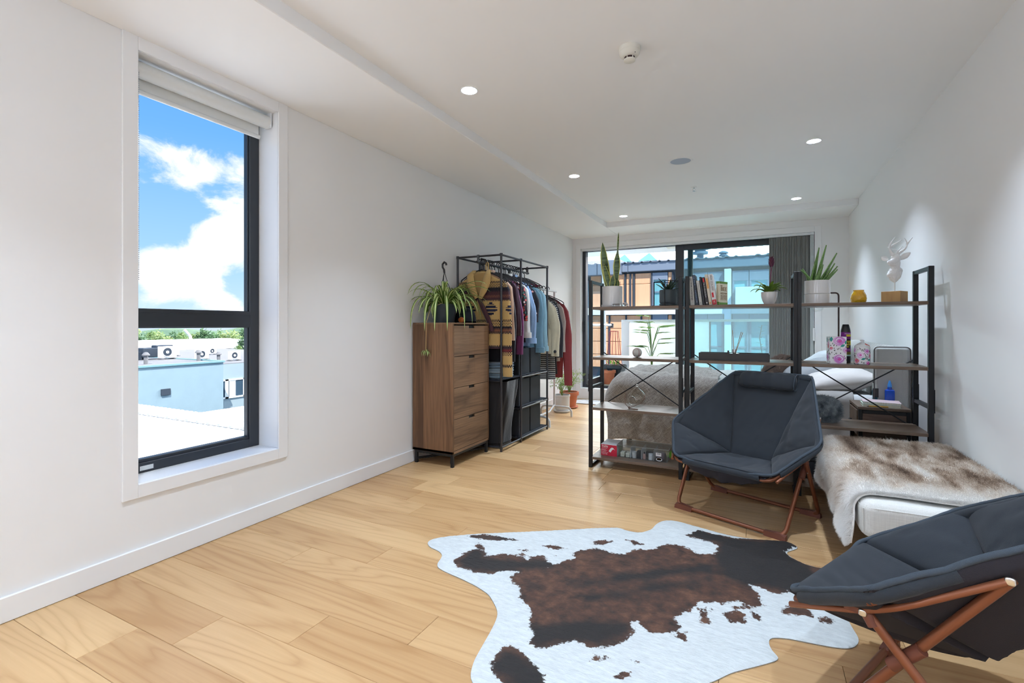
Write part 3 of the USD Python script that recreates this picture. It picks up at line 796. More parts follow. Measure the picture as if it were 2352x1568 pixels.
# low street-side building glimpsed through the balustrade
lb = thing('low_building', 'low pale building down in the street, seen through the glass balustrade', 'building', (0, 0, 0))
obj('wall', box(-4, 9, 20, 24, -9, -3.2), plain('low_wall', srgb(176, 190, 192), .8, var=.05), lb)
obj('roof', box(-4.3, 9.3, 19.6, 24.3, -3.2, -3.0, .03), plain('low_roof', srgb(150, 164, 168), .7), lb)
for k in range(5):
    obj('window', box(-3 + k * 2.4, -1.6 + k * 2.4, 19.96, 20.02, -5.6, -4.1), glass_dark, lb)

# vertical blinds stacked at the right of the door
fabric_blind = mat('blind_fabric', {'p': ('principled_bsdf', {'base_color': srgb(172, 172, 168), 'roughness': .8}), 't': ('translucent_bsdf', {'color': srgb(150, 150, 146)}), 'm': ('mix_closure', {'fac': .3})}, [('p.BSDF', 'm.closure1'), ('t.BSDF', 'm.closure2')], surface='m.closure')
vb = thing('vertical_blinds', 'grey vertical blinds drawn into a tight stack at the right of the balcony door', 'blinds', (0, 0, 0))
for k in range(22):
    x = .165 + k * .0195
    obj('blind_slat', T(box(-.0008, .0008, -.044, .044, DZ0 + .03, DZ1 - .04), (x, YF + .03, 0), rz=-46 + 6 * math.sin(k * 2.1)), fabric_blind, vb)
obj('end_carrier', box(.588, .628, YF - .008, YF + .06, DZ0 + .03, DZ1 - .036, .004), plain('carrier', srgb(176, 184, 184), .5), vb)
wd = thing('blind_weight', 'small white cord weight hanging by the blinds', 'cord weight', (.625, YF - .03, 0))
obj('weight', rbox(.022, .016, .16, .006, loc=(0, 0, .93)), unit_white, wd)
obj('cord', cyl((0, 0, 1.08), (0, 0, 2.262), .002, 6), unit_white, wd)

# balcony plants
terracotta = plain('terracotta', srgb(196, 116, 82), .8, var=.12, vscale=9, bump=.1)
soil = plain('soil', srgb(70, 56, 44), .95, var=.3, vscale=60, bump=.5, bscale=120)
dark_plastic = plain('dark_plastic', srgb(48, 58, 66), .5)
def pot(p, r0, r1, h, mt, rim=.012, soil_at=.9, n=30):
    """A tapered pot with a rolled rim and its soil."""
    obj('pot', lathe([(0, 0), (r0, 0), (r0 + (r1 - r0) * .8, h * .78), (r1, h * .8), (r1 + rim, h * .8), (r1 + rim, h), (r1 - .006, h), (r1 - .012, h * .85), (0, h * .85)], n), mt, p, smooth=35)
    obj('soil', lathe([(0, h * soil_at + .012), (r1 * .5, h * soil_at + .008), (r1 - .012, h * soil_at), (0, h * soil_at - .02)], 20), soil, p)
q = np.array([0, 0, EYE]) + (far_pt(1390, 878, 1) - np.array([0, 0, EYE])) * ((.13 - EYE) / (far_pt(1390, 878, 1)[2] - EYE))
def deck(px, py):
    r = far_pt(px, py, 1) - np.array([0, 0, EYE])
    return np.array([0, 0, EYE]) + r * ((.13 - EYE) / r[2])
p0 = deck(1397, 881)
p = thing('terracotta_pot', 'bare terracotta pot with a thin stake on the balcony deck', 'plant pot', (p0[0], min(p0[1], 8.3), .13))
pot(p, .085, .118, .235, terracotta)
obj('stake', cyl((-.03, 0, .2), (-.035, .01, .34), .004, 6), bark, p)
p1 = deck(1419, 873) + np.array([.02, .12, 0])
p = thing('planter', 'dark square planter with a red wire plant cage on the balcony', 'planter', (p1[0], min(p1[1], 8.38), .13))
def sq(h0, h1, a0, a1):
    return trimesh.convex.convex_hull(np.array([(sx * a, sy * a, z) for sx in (-1, 1) for sy in (-1, 1) for a, z in ((a0, h0), (a1, h1))]))
obj('planter_box', [sq(0, .26, .12, .165), sq(.25, .30, .18, .18)], dark_plastic, p)
obj('soil', box(-.165, .165, -.165, .165, .295, .308), soil, p)
red_wire = plain('red_wire', srgb(178, 52, 62), .4)
obj('plant_cage', [tube([(r * math.cos(a), r * math.sin(a), z) for a in np.linspace(0, 2 * PI, 24)[:-1]], .006, 6, closed=True) for r, z in ((.075, 1.0 - .13 + .02), (.135, .44))] + [cyl((.14 * math.cos(a), .14 * math.sin(a), .31), (.075 * math.cos(a), .075 * math.sin(a), .89), .0045, 6) for a in np.arange(6) * PI / 3], red_wire, p)
green_leaf = leafm('leaf_green', srgb(76, 120, 52), srgb(140, 178, 84), 12)
rg = np.random.default_rng(5)
obj('sprout', [leaf((rg.uniform(-.1, .1), rg.uniform(-.1, .1), .31), (rg.normal(), rg.normal(), 1.5), .1, .03, .4) for _ in range(10)], green_leaf, p, kind='stuff')
p2 = deck(1527, 868) + np.array([0, -.15, 0])
p = thing('bamboo_palm', 'feathery green palm growing by the balcony glass beside the door stile', 'plant', (p2[0], min(p2[1], 8.2), .13))
pot(p, .12, .15, .24, dark_plastic)
for k in range(17):
    a = rg.uniform(0, 2 * PI); hgt = rg.uniform(.25, .95); rr = rg.uniform(.12, .4)
    st = np.array([[0, 0, .22], [.02 * math.cos(a), .02 * math.sin(a), .22 + hgt * .6], [rr * .4 * math.cos(a), rr * .4 * math.sin(a), .22 + hgt], [rr * math.cos(a), rr * math.sin(a), .22 + hgt * 1.02]])
    ms = [tube(st, .004, 5)]
    for t in np.linspace(.1, 1, 9):
        o = st[2] + (st[3] - st[2]) * t
        for s in (-1, 1):
            ms.append(leaf(o, (math.cos(a + s * .8), math.sin(a + s * .8), .25), .17, .022, .5, n=4))
    obj('frond', ms, green_leaf, p)
p3 = deck(1745, 860) + np.array([0, 0, 0])
p = thing('slender_sapling', 'slender dark sapling beyond the tinted door, by the right balustrade post', 'plant', (min(p3[0], .75), 8.5, .13))
pot(p, .1, .13, .22, dark_plastic)
obj('stem', tube([(0, 0, .2), (.03, 0, .5), (-.01, 0, .8), (.02, 0, 1.0)], .006, 6), bark, p)
for k in range(22):
    z = .35 + k * .03
    obj('leaf', leaf((.01, 0, z), (math.cos(k * 2.4), math.sin(k * 2.4), .35), .1, .022, .4, n=5), greens[0], p)

# ------------------------------------------------------------------ open shelving units
SF, SB, SW = 3.71, 4.055, .708
SHELF_Z = (.085, .476, .873, 1.270)
grey_oak = wood('grey_oak', srgb(88, 72, 60), srgb(146, 124, 106), scale=1.6, axis=0, rough=.38, lines=7, contrast=.5, fibre=.6, bump=.08, along=.4)
steel = plain('black_steel', srgb(23, 25, 29), .42, spec=.4)
def shelf_unit(x0, label):
    t = thing('shelf_unit', label, 'shelving unit', (x0, SF, 0), 0, 'open shelving units')
    D = SB - SF
    for z in SHELF_Z:
        obj('shelf', box(.016, SW - .016, .004, D - .004, z - .02, z, .0015), grey_oak, t)
    for x in (0, SW - .027):
        for y in (0, D - .027):
            obj('post', box(x, x + .027, y, y + .027, 0, 1.48, .002), steel, t)
        for z in (1.468, .632, .012):
            obj('side_rail', box(x + .003, x + .024, .026, D - .026, z - .012, z + .012, .002), steel, t)
        for y in (-.003, D - .024):
            obj('joint_plate', box(x - .004 if x == 0 else x + .02, x + .007 if x == 0 else x + .031, y + .003, y + .027, .60, .74, .002), steel, t)
    for a, b, y in ((.015, SW - .015, D - .004), (SW - .015, .015, D + .002)):
        obj('cross_brace', tube([(a, y, .90), (b, y, .445)], .0042, 8), steel, t)
    obj('brace_knot', cyl((SW / 2, D - .01, .672), (SW / 2, D + .008, .672), .009, 10), steel, t)
    return t
unit = shelf_unit(-1.196, 'open black steel and wood shelving unit, leftmost of the three')
dup(unit, (-.468, SF, 0), 0, 'open black steel and wood shelving unit holding the books, middle of the three')
dup(unit, (.231, SF, 0), 0, 'open black steel and wood shelving unit against the right wall, below the deer bust')

# ------------------------------------------------------------------ chest of drawers
brown = wood('rustic_brown_h', srgb(84, 60, 42), srgb(178, 140, 106), lo=.22, hi=1.0, scale=1.5, axis=1, rough=.5, lines=4, contrast=.5, fibre=.65, bump=.1, tone=.1, along=.4)
brown_v = wood('rustic_brown_v', srgb(78, 54, 38), srgb(172, 128, 90), lo=.24, hi=1.05, scale=1.5, axis=2, rough=.5, lines=4, contrast=.5, fibre=.65, bump=.1, tone=.35, along=.4)
CX0, CX1, CY0, CY1, CZ0, CZ1 = -2.527, -2.135, 3.192, 3.765, .107, 1.146
t = thing('chest_of_drawers', 'tall rustic brown chest with four drawers on black legs', 'chest of drawers', (0, 0, 0))
for k, (a, b) in enumerate(((0, .27), (.27, .52), (.52, .8), (.8, 1))):
    xa, xb = CX0 + (CX1 - CX0) * a, CX0 + (CX1 - CX0) * b
    obj('side_board', box(xa, xb, CY0, CY0 + .016, CZ0, CZ1 - .012), brown_v, t)
obj('side_panel', box(CX0, CX1, CY1 - .016, CY1, CZ0, CZ1 - .012), brown_v, t)
obj('top', box(CX0, CX1 + .002, CY0, CY1, CZ1 - .014, CZ1, .002), brown, t)
obj('base_board', box(CX0, CX1, CY0, CY1, CZ0, CZ0 + .02, .001), brown, t)
obj('back_panel', box(CX0, CX0 + .01, CY0 + .016, CY1 - .016, CZ0 + .02, CZ1 - .014), brown, t)
obj('carcass', box(CX0 + .01, CX1 - .03, CY0 + .016, CY1 - .016, CZ0 + .02, CZ1 - .016), plain('carcass_dark', srgb(26, 20, 16), .8), t)
dz = (CZ1 - .020 - CZ0 - .024) / 4
for k in range(4):
    z0 = CZ0 + .024 + k * dz
    z1 = z0 + dz - .004
    ym = (CY0 + CY1) / 2
    ya, yb = CY0 + .018, CY1 - .018
    d = obj('drawer', [box(CX1 - .022, CX1, ya, ym - .047, z0, z1, .0015), box(CX1 - .022, CX1, ym + .047, yb, z0, z1, .0015), box(CX1 - .022, CX1 - .0003, ym - .048, ym + .048, z0, z1 - .021, .0005)], brown, t)
    obj('finger_slot', box(CX1 - .024, CX1 - .012, ym - .046, ym + .046, z1 - .022, z1 - .001), steel, d)
for x in (CX0 + .012, CX1 - .03):
    for y in (CY0 + .008, CY1 - .03):
        obj('leg', box(x, x + .024, y, y + .024, 0, CZ0, .002), steel, t)
obj('leg_rail', [box(CX0 + .02, CX1 - .02, y, y + .02, CZ0 - .022, CZ0, .001) for y in (CY0 + .01,)], steel, t)
obj('leg_rail', [box(CX1 - .028, CX1 - .008, CY0 + .03, CY1 - .03, CZ0 - .022, CZ0, .001)], steel, t)
obj('stretcher', bar((CX0 + .03, CY0 + .02, .035), (CX1 - .03, CY1 - .02, .035), .016), steel, t)
obj('stretcher', bar((CX0 + .03, CY1 - .02, .035), (CX1 - .03, CY0 + .02, .035), .016), steel, t)

# spider plant on the chest
leaf_var = mat('variegated_leaf', {'a': ('attribute', {'attribute': 'across'}), 'ab': ('math', {'math_type': 'absolute'}), 'r': ('rgb_ramp', {'ramp': [(0, srgb(226, 232, 176)), (.36, srgb(214, 224, 158)), (.5, srgb(116, 150, 56)), (1, srgb(84, 122, 44))]}), 'p': ('principled_bsdf', {'roughness': .4}), 't': ('translucent_bsdf', {}), 'm': ('mix_closure', {'fac': .2})},
               [('a.fac', 'ab.value1'), ('ab.value', 'r.fac'), ('r.color', 'p.base_color'), ('r.color', 't.color'), ('p.BSDF', 'm.closure1'), ('t.BSDF', 'm.closure2')], surface='m.closure')
rg = np.random.default_rng(11)
SPX, SPY = -2.36, 3.40
t = thing('spider_plant', 'spider plant in a dark hanging pot on top of the chest of drawers', 'potted plant', (SPX, SPY, CZ1))
obj('pot', lathe([(0, 0), (.085, 0), (.105, .13), (.112, .13), (.112, .155), (.1, .155), (.098, .12), (0, .12)], 28), dark_plastic, t, smooth=35)
obj('soil', lathe([(0, .135), (.1, .125), (0, .1)], 20), soil, t)
obj('hanger_hook', tube([(.0, 0, .42), (-.004, 0, .45), (-.018, 0, .47), (-.018, 0, .495), (0, 0, .512), (.018, 0, .50), (.02, 0, .485)], .0085, 8), black_rail, t)
for a in (.5, 2.6, 4.7):
    obj('hanger_strand', tube([(.105 * math.cos(a), .105 * math.sin(a), .145), (.03 * math.cos(a), .03 * math.sin(a), .33), (0, 0, .43)], .0025, 5), black_rail, t)
def blade(m, n, name, parent, mt):
    p = obj(name, m, mt, parent, smooth=True)
    prim_attr(p, 'across', np.tile(np.linspace(-1, 1, 5), len(m.vertices) // 5))
    return p
for k in range(104):
    a = k * 2.399 + rg.uniform(-.3, .3)
    L = rg.uniform(.24, .46)
    el = rg.uniform(.5, 2.6)
    if math.cos(a) < -.45:
        L *= .6
    m = leaf((.03 * math.cos(a), .03 * math.sin(a), .13), (math.cos(a), math.sin(a), el), L, rg.uniform(.018, .028), rg.uniform(1.6, 4.0), rg.uniform(-.5, .5), .3, 12)
    v = m.vertices.copy(); lim = XL + .012 - SPX
    v[:, 0] = np.maximum(v[:, 0], lim + .002 * np.arange(len(v)) % .01)
    blade(trimesh.Trimesh(v, m.faces, process=False), 12, 'leaf', t, leaf_var)
for k, (a, L, dr) in enumerate(((-.9, .52, 14), (-1.2, .5, 15), (-1.5, .48, 16), (-.5, .52, 13), (-1.9, .5, 14), (-.2, .45, 12), (-2.3, .5, 13), (.2, .46, 12))):
    m = leaf((.05 * math.cos(a), .05 * math.sin(a), .15), (math.cos(a), math.sin(a), .8), L, .024, dr * .42, .2, .3, 14)
    blade(m, 14, 'leaf', t, leaf_var)
run = [(.06, -.12, .16), (.0, -.19, .12), (-.02, -.225, .0), (-.022, -.228, -.2), (-.02, -.228, -.24)]
obj('runner', tube(run, .0022, 6), plain('runner_tan', srgb(196, 168, 108), .6), t)
for k in range(15):
    a = k * 2.4
    m = leaf((-.02, -.228, -.235), (math.cos(a), math.sin(a) - .2, rg.uniform(.2, 1.6)), rg.uniform(.05, .085), .008, 6, 0, .3, 8)
    blade(m, 8, 'plantlet_leaf', t, leaf_var)

navy_felt = plain('navy_cloth', srgb(24, 30, 42), .85, bump=.2, bscale=220)
cap_blue = plain('cap_blue', srgb(30, 56, 92), .8, bump=.2, bscale=220)
def hat(name, label, x, y, rz, mt, s=1.0):
    c = thing(name, label, 'hat', (x, y, CZ1), rz)
    dome_ = grid(lambda U, V: np.stack([.088 * s * np.sin(V * PI / 2) * np.cos(U * 2 * PI), .10 * s * np.sin(V * PI / 2) * np.sin(U * 2 * PI), .012 + .115 * s * np.cos(V * PI / 2) ** .8 + .004 * np.abs(np.cos(U * 6 * PI)) * np.sin(V * PI)], -1), 36, 10, closed_u=True)
    obj('crown', dome_, mt, c, smooth=True)
    obj('peak', thick(grid(lambda U, V: np.stack([(U - .5) * .17 * s, -.085 * s - .075 * s * V * np.cos((U - .5) * PI) + .05 * s * (np.abs(U - .5) * 2) ** 2, .014 - .012 * V], -1), 14, 6), .003), mt, c, smooth=True)
    obj('button', T(superell(.008, .008, .004, nu=10, nv=6), (0, 0, .128 * s)), mt, c)
    return c
hat('peaked_hat', 'dark navy baseball cap on the chest, nearest the cardigan', -2.30, 3.64, 205, navy_felt, 1.05)
hat('peaked_hat', 'mid blue cap on the chest behind the spider plant leaves', -2.44, 3.585, 160, cap_blue, .9)
pk = thing('ornament', 'small orange textured ball on the chest under the spider plant', 'ornament', (-2.235, 3.47, CZ1))
obj('ball', grid(lambda U, V: np.stack([(.026 + .002 * np.cos(U * 2 * PI * 9)) * np.sin(V * PI) * np.cos(U * 2 * PI), (.026 + .002 * np.cos(U * 2 * PI * 9)) * np.sin(V * PI) * np.sin(U * 2 * PI), .024 - .024 * np.cos(V * PI)], -1), 54, 14, closed_u=True), plain('orange_knit', srgb(196, 104, 44), .7), pk, smooth=True)
obj('stalk', cyl((0, 0, .046), (.003, 0, .06), .004, 8), bark, pk)

# ------------------------------------------------------------------ pipe clothes rack with its things
RX0, RX1, RY, RTOP = -2.492, -2.033, (3.807, 4.209, 4.862), 1.762
pipe = plain('black_pipe', srgb(40, 41, 48), .34, spec=.7)
t = thing('clothes_rack', 'black pipe clothes rack with open side shelves behind the chest of drawers', 'clothes rack', (0, 0, 0))
R_ = .0105
for x in (RX0, RX1):
    for y in RY:
        obj('post', cyl((x, y, 0), (x, y, RTOP), R_), pipe, t, smooth=40)
    for a, b in zip(RY[:-1], RY[1:]):
        obj('top_tube', cyl((x, a, RTOP - .01), (x, b, RTOP - .01), .009), pipe, t, smooth=40)
        obj('bottom_tube', cyl((x, a, .036), (x, b, .036), .009), pipe, t, smooth=40)
    for z in (.325, .625):
        obj('shelf_tube', cyl((x, RY[1], z), (x, RY[2], z), .009), pipe, t, smooth=40)
for y in RY:
    obj('top_tube', cyl((RX0, y, RTOP - .01), (RX1, y, RTOP - .01), .009), pipe, t, smooth=40)
    obj('bottom_tube', cyl((RX0, y, .036), (RX1, y, .036), .009), pipe, t, smooth=40)
    for z in (.325, .625):
        if y > 4:
            obj('shelf_tube', cyl((RX0, y, z), (RX1, y, z), .009), pipe, t, smooth=40)
obj('shelf_tube', cyl((RX0, RY[0], .625), (RX1, RY[0], .625), .009), pipe, t, smooth=40)
obj('shelf_board', box(RX0, RX1, RY[0], RY[1] - .015, .634, .642), navy_felt, t)
for z in (.04, .334, .634):
    obj('shelf_board', box(RX0, RX1, RY[1] + .012, RY[2], z + .004, z + .009), navy_felt, t)
for x in (RX0, RX1):
    for y in RY:
        for z in (RTOP - .022, .022) + ((.613, .313) if y > 4 else ()):
            obj('fitting', lathe([(0, z), (.0135, z), (.0135, z + .026), (0, z + .026)], 12, (x, y, 0)), pipe, t, smooth=40)
HX, HZ = -2.27, 1.70
obj('hanging_rail', cyl((HX, RY[0] - .03, HZ), (HX, RY[2] + .03, HZ), .010), pipe, t, smooth=40)
for y in (RY[0], RY[2]):
    obj('rail_hook', tube([(HX, y, RTOP + .005), (HX, y, HZ + .01), (HX, y, HZ - .012)], .012, 8), pipe, t)

t = thing('garment_rail', 'white tubular garment rail beyond the black rack, its feet on the floor', 'garment rail', (0, 0, 0))
W2Z = 1.55
wp = plain('white_tube', srgb(216, 218, 218), .35)
for y in (4.955, 5.66):
    obj('upright', cyl((-2.27, y, .11), (-2.27, y, W2Z), .013), wp, t, smooth=40)
    obj('foot', tube([(-2.45, y, .0), (-2.45, y, .07), (-2.43, y, .1), (-2.40, y, .115), (-2.12, y, .115), (-2.07, y, .105), (-2.045, y, .07), (-2.042, y, 0)], .013, 10), wp, t, smooth=40)
obj('base_tube', tube([(-2.27, 4.955, .13), (-2.27, 5.1, .07), (-2.27, 5.5, .07), (-2.27, 5.66, .13)], .012, 10), wp, t, smooth=40)
obj('rail', cyl((-2.27, 4.92, W2Z), (-2.27, 5.72, W2Z), .0125), wp, t, smooth=40)


# hangers and garments
def hanger(label, loc, rz):
    h = thing('clothes_hanger', label, 'hanger', loc, rz, 'black clothes hangers on the rails')
    obj('hook', tube([(.022, 0, -.01), (.024, 0, .005), (.016, 0, .02), (0, 0, .0255), (-.016, 0, .02), (-.024, 0, .002), (-.018, 0, -.018), (-.004, 0, -.03), (0, 0, -.045), (0, 0, -.085)], .0042, 8), black_rail, h, smooth=40)
    obj('shoulder_bar', tube([(0, 0, -.075), (.05, 0, -.09), (.17, 0, -.145), (.205, 0, -.168), (.212, 0, -.182), (.2, 0, -.19), (0, 0, -.19), (-.2, 0, -.19), (-.212, 0, -.182), (-.205, 0, -.168), (-.17, 0, -.145), (-.05, 0, -.09), (0, 0, -.075)], .005, 7), black_rail, h, smooth=40)
    return h
HANG = []


def loft(rings, n=40, cap_ends=True):
    """Rings of (centre, half-width x, half-depth y, wave amplitude, phase)."""
    V = []
    a = np.arange(n) * 2 * PI / n
    for c, wx, wy, amp, ph in rings:
        f = amp * np.sin(a * 5 + ph) + amp * .6 * np.sin(a * 9 + ph * 1.7)
        V.append(np.stack([c[0] + np.sign(np.cos(a)) * np.abs(np.cos(a)) ** .8 * wx, c[1] + np.sin(a) * wy + f, np.full(n, c[2])], -1))
    m = grid(np.array(V), len(V) - 1, n - 1)
    F = []
    k = n
    for i in range(len(rings) - 1):
        for j in range(n):
            a0, a1, b0, b1 = i * k + j, i * k + (j + 1) % k, (i + 1) * k + j, (i + 1) * k + (j + 1) % k
            F += [(a0, b1, a1), (a0, b0, b1)]
    V = np.vstack(V)
    if cap_ends:
        V = np.vstack([V, V[:k].mean(0), V[-k:].mean(0)])
        for j in range(k):
            F += [(len(V) - 2, j, (j + 1) % k), (len(V) - 1, (len(rings) - 1) * k + (j + 1) % k, (len(rings) - 1) * k + j)]
    return trimesh.Trimesh(V, np.array(F), process=False)


def garment(name, cat, label, y, mt, L=.62, sleeve=.55, sh=.205, t=.03, flare=1.0, rz=0, seed=0, sw=.062, cuff=None, rail=(HX, HZ), collar=None, one=None, hl=None, drop=0.0, out=.05):
    g = thing(name, label, cat, (rail[0], y, rail[1]), rz)
    rg = np.random.default_rng(seed)
    n = 10
    rings = [((0, 0, -.09 - drop), .05, .022, 0, 0), ((0, 0, -.115 - drop), .10, .022, .001, 0), ((0, 0, -.15 - drop), .165, .022, .002, 0), ((0, 0, -.185 - drop), sh, .022, .002, 0)]
    ph = rg.uniform(0, 6)
    for i in range(1, n + 1):
        s = i / n
        w = sh - .02 + (sh * flare - sh + .02) * s + .006 * math.sin(s * 9 + ph)
        rings.append(((.006 * math.sin(s * 5 + ph), .01 * math.sin(s * 3 + ph), -.185 - drop - s * L), w, t * (.8 + .5 * s), .0035 + .0075 * s, ph + s * 1.3))
    obj('body', loft(rings), mt, g, smooth=50)
    if sleeve:
        for sgn in ((1, -1) if one is None else (one,)):
            rs = []
            for i in range(12):
                s = i / 11
                x = sgn * (sh - .035 + out * min(1, s * 2.5) + .02 * s)
                w = sw * (1 - .36 * s) * (1 if s < .96 or cuff is None else 1.15)
                rs.append(((x + .006 * math.sin(s * 7 + ph), -.012 + .012 * math.sin(s * 4 + ph), -.175 - drop - s * sleeve), w if i else w * .5, (.024 if i else .015) * (1 - .15 * s), .0022 + .002 * math.sin(s * 14) ** 2, ph + s * 4))
            sl = obj('sleeve', loft(rs, 28), mt, g, smooth=50)
            if cuff is not None:
                c = rs[-1]
                obj('cuff', loft([((c[0][0], c[0][1], c[0][2] + .05), c[1] * 1.08, c[2] * 1.3, .001, 0), ((c[0][0], c[0][1], c[0][2] - .004), c[1] * 1.12, c[2] * 1.35, .001, 0)], 28), cuff, sl, smooth=50)
    if collar is not None:
        obj('collar', tube([(.06 * math.cos(a) * 1.05, .03 * math.sin(a), -.075 - drop + .012 * math.sin(a)) for a in np.linspace(0, 2 * PI, 25)[:-1]], .014, 8, closed=True), collar, g, smooth=True)
    return g


def cloth(name, c, **k):
    return plain(name, c, .9, sheen=.25, bump=.15, bscale=160, var=.08, vscale=14, **k)


def printed(name, base, spots, scale=24, thr=.52):
    """Cloth with a scattered floral print of the given colours."""
    n = {'tc': ('texture_coordinate', {}), 'v': ('voronoi_texture', {'scale': scale, 'randomness': 1.0}), 'nz': ('noise_texture', {'scale': scale * 1.3, 'detail': 3}), 'sub': ('math', {'math_type': 'multiply_add', 'value2': .35}),
         'st': ('math', {'math_type': 'less_than', 'value2': thr}), 'sc': ('separate_color', {}), 'rp': ('rgb_ramp', {'interpolate': False, 'ramp': [(i / len(spots), c) for i, c in enumerate(spots)]}), 'mx': ('mix', {'color1': base}), 'p': ('principled_bsdf', {'roughness': .85, 'sheen_weight': .2})}
    l = [('tc.object', 'v.vector'), ('tc.object', 'nz.vector'), ('nz.fac', 'sub.value1'), ('v.distance', 'sub.value3'), ('sub.value', 'st.value1'), ('v.color', 'sc.color'), ('sc.r', 'rp.fac'), ('st.value', 'mx.fac'), ('rp.color', 'mx.color2'), ('mx.color', 'p.base_color')]
    return mat(name, n, l)


def striped(name, c1, c2, period, axis='z'):
    n = {'tc': ('texture_coordinate', {}), 's': ('separate_xyz', {}), 'm': ('math', {'math_type': 'multiply', 'value2': 1 / period}), 'f': ('math', {'math_type': 'fraction'}), 'g': ('math', {'math_type': 'greater_than', 'value2': .5}), 'x': ('mix', {'color1': c1, 'color2': c2}), 'p': ('principled_bsdf', {'roughness': .9})}
    return mat(name, n, [('tc.object', 's.vector'), (f's.{axis}', 'm.value1'), ('m.value', 'f.value1'), ('f.value', 'g.value1'), ('g.value', 'x.fac'), ('x.color', 'p.base_color')])


def cardigan_material():
    cream, navy, plum, rust = srgb(206, 172, 112), srgb(30, 28, 42), srgb(78, 46, 54), srgb(130, 84, 66)
    seq = [(0, cream), (.17, navy), (.185, cream), (.20, navy), (.208, cream), (.222, navy), (.232, navy), (.262, plum), (.30, rust), (.312, plum), (.335, navy), (.345, cream), (.52, navy), (.535, cream), (.55, navy), (.56, cream), (.575, navy), (.60, rust), (.63, navy), (.64, cream), (.75, navy), (.77, plum), (.79, srgb(150, 48, 52)), (.80, navy), (.815, cream), (.825, navy), (.835, cream), (.925, navy), (.94, cream)]
    n = {'tc': ('texture_coordinate', {}), 's': ('separate_xyz', {}),
         'xm': ('math', {'math_type': 'multiply', 'value2': 64.0}), 'xf': ('math', {'math_type': 'fraction'}), 'xs': ('math', {'math_type': 'greater_than', 'value2': .5}), 'xa': ('math', {'math_type': 'multiply', 'value2': .011}),
         'nz': ('math', {'math_type': 'multiply', 'value2': -1.0}), 'z2': ('math', {'math_type': 'subtract'}), 'z3': ('math', {'math_type': 'subtract', 'value2': .0}),
         'rp': ('rgb_ramp', {'interpolate': False, 'ramp': [(a / 1.05, c) for a, c in seq]}), 'zr': ('math', {'math_type': 'multiply', 'value2': 1 / 1.05}),
         # stepped lozenges
         'dx': ('math', {'math_type': 'multiply', 'value2': 4.6}), 'dxf': ('math', {'math_type': 'fraction'}), 'dxc': ('math', {'math_type': 'subtract', 'value2': .5}), 'dxa': ('math', {'math_type': 'absolute'}), 'dxs': ('math', {'math_type': 'multiply', 'value2': .20}),
         'zc': ('math', {'math_type': 'subtract', 'value2': .43}), 'za': ('math', {'math_type': 'absolute'}), 'zs': ('math', {'math_type': 'snap', 'value2': .016}), 'sum': ('math', {'math_type': 'add'}), 'lt': ('math', {'math_type': 'less_than', 'value2': .062}),
         'nf': ('math', {'math_type': 'multiply', 'value2': 31.0}), 'nff': ('math', {'math_type': 'fraction'}), 'gap': ('math', {'math_type': 'greater_than', 'value2': .3}), 'both': ('math', {'math_type': 'multiply'}),
         'mx': ('mix', {'color2': srgb(34, 38, 66)}), 'bn': ('noise_texture', {'scale': 240, 'detail': 2}), 'bp': ('bump', {'strength': .25, 'distance': .01}), 'p': ('principled_bsdf', {'roughness': .95, 'sheen_weight': .25})}
    l = [('tc.object', 's.vector'), ('s.x', 'xm.value1'), ('xm.value', 'xf.value1'), ('xf.value', 'xs.value1'), ('xs.value', 'xa.value1'), ('s.z', 'nz.value1'), ('nz.value', 'z3.value1'), ('z3.value', 'z2.value1'), ('xa.value', 'z2.value2'), ('z2.value', 'zr.value1'), ('zr.value', 'rp.fac'),
         ('s.x', 'dx.value1'), ('dx.value', 'dxf.value1'), ('dxf.value', 'dxc.value1'), ('dxc.value', 'dxa.value1'), ('dxa.value', 'dxs.value1'), ('z3.value', 'zc.value1'), ('zc.value', 'za.value1'), ('za.value', 'zs.value1'), ('dxs.value', 'sum.value1'), ('zs.value', 'sum.value2'), ('sum.value', 'lt.value1'),
         ('z3.value', 'nf.value1'), ('nf.value', 'nff.value1'), ('nff.value', 'gap.value1'), ('lt.value', 'both.value1'), ('gap.value', 'both.value2'), ('both.value', 'mx.fac'), ('rp.color', 'mx.color1'), ('mx.color', 'p.base_color'), ('tc.object', 'bn.vector'), ('bn.fac', 'bp.height'), ('bp.normal', 'p.normal')]
    return mat('patterned_knit', n, l)


knit_cream = plain('knit_cream', srgb(206, 172, 112), .95, bump=.25, bscale=240, var=.06, sheen=.2)
knit = cardigan_material()
g = garment('cardigan', 'cardigan', 'tan cardigan with navy and plum zigzag bands, first on the black rack', 3.865, knit, L=.60, sleeve=.86, sh=.235, t=.04, rz=3, seed=2, sw=.07, flare=1.05)
def strip(pts, w, t=.012, lean=None):
    """A flat folded band of cloth along points (in the xz plane, facing -y)."""
    P = np.array(pts, float)
    d = np.gradient(P, axis=0); d /= np.linalg.norm(d, axis=1, keepdims=True)
    nrm = np.stack([d[:, 2], np.zeros(len(P)), -d[:, 0]], 1)
    W = np.interp(np.linspace(0, 1, len(P)), np.linspace(0, 1, len(w)), w)[:, None]
    rows = np.stack([P - nrm * W / 2, P - nrm * W * .2 + [0, -.012, 0], P + nrm * W * .2 + [0, -.012, 0], P + nrm * W / 2], 1)
    return thick(grid(rows, len(P) - 1, 3), t)
obj('lining', thick(grid(lambda U, V: np.stack([(U - .5) * (.15 * (1 - V) + .01), -.040 + 0 * U, -.10 - .24 * V], -1), 8, 8), .004), plain('lining_tan', srgb(170, 138, 88), .95, bump=.2, bscale=240), g, smooth=True)
obj('neck_roll', tube([(.075 * math.cos(a_), .012 + .03 * math.sin(a_), -.085) for a_ in np.linspace(-.2, PI + .2, 15)], .020, 10), knit_cream, g, smooth=True)
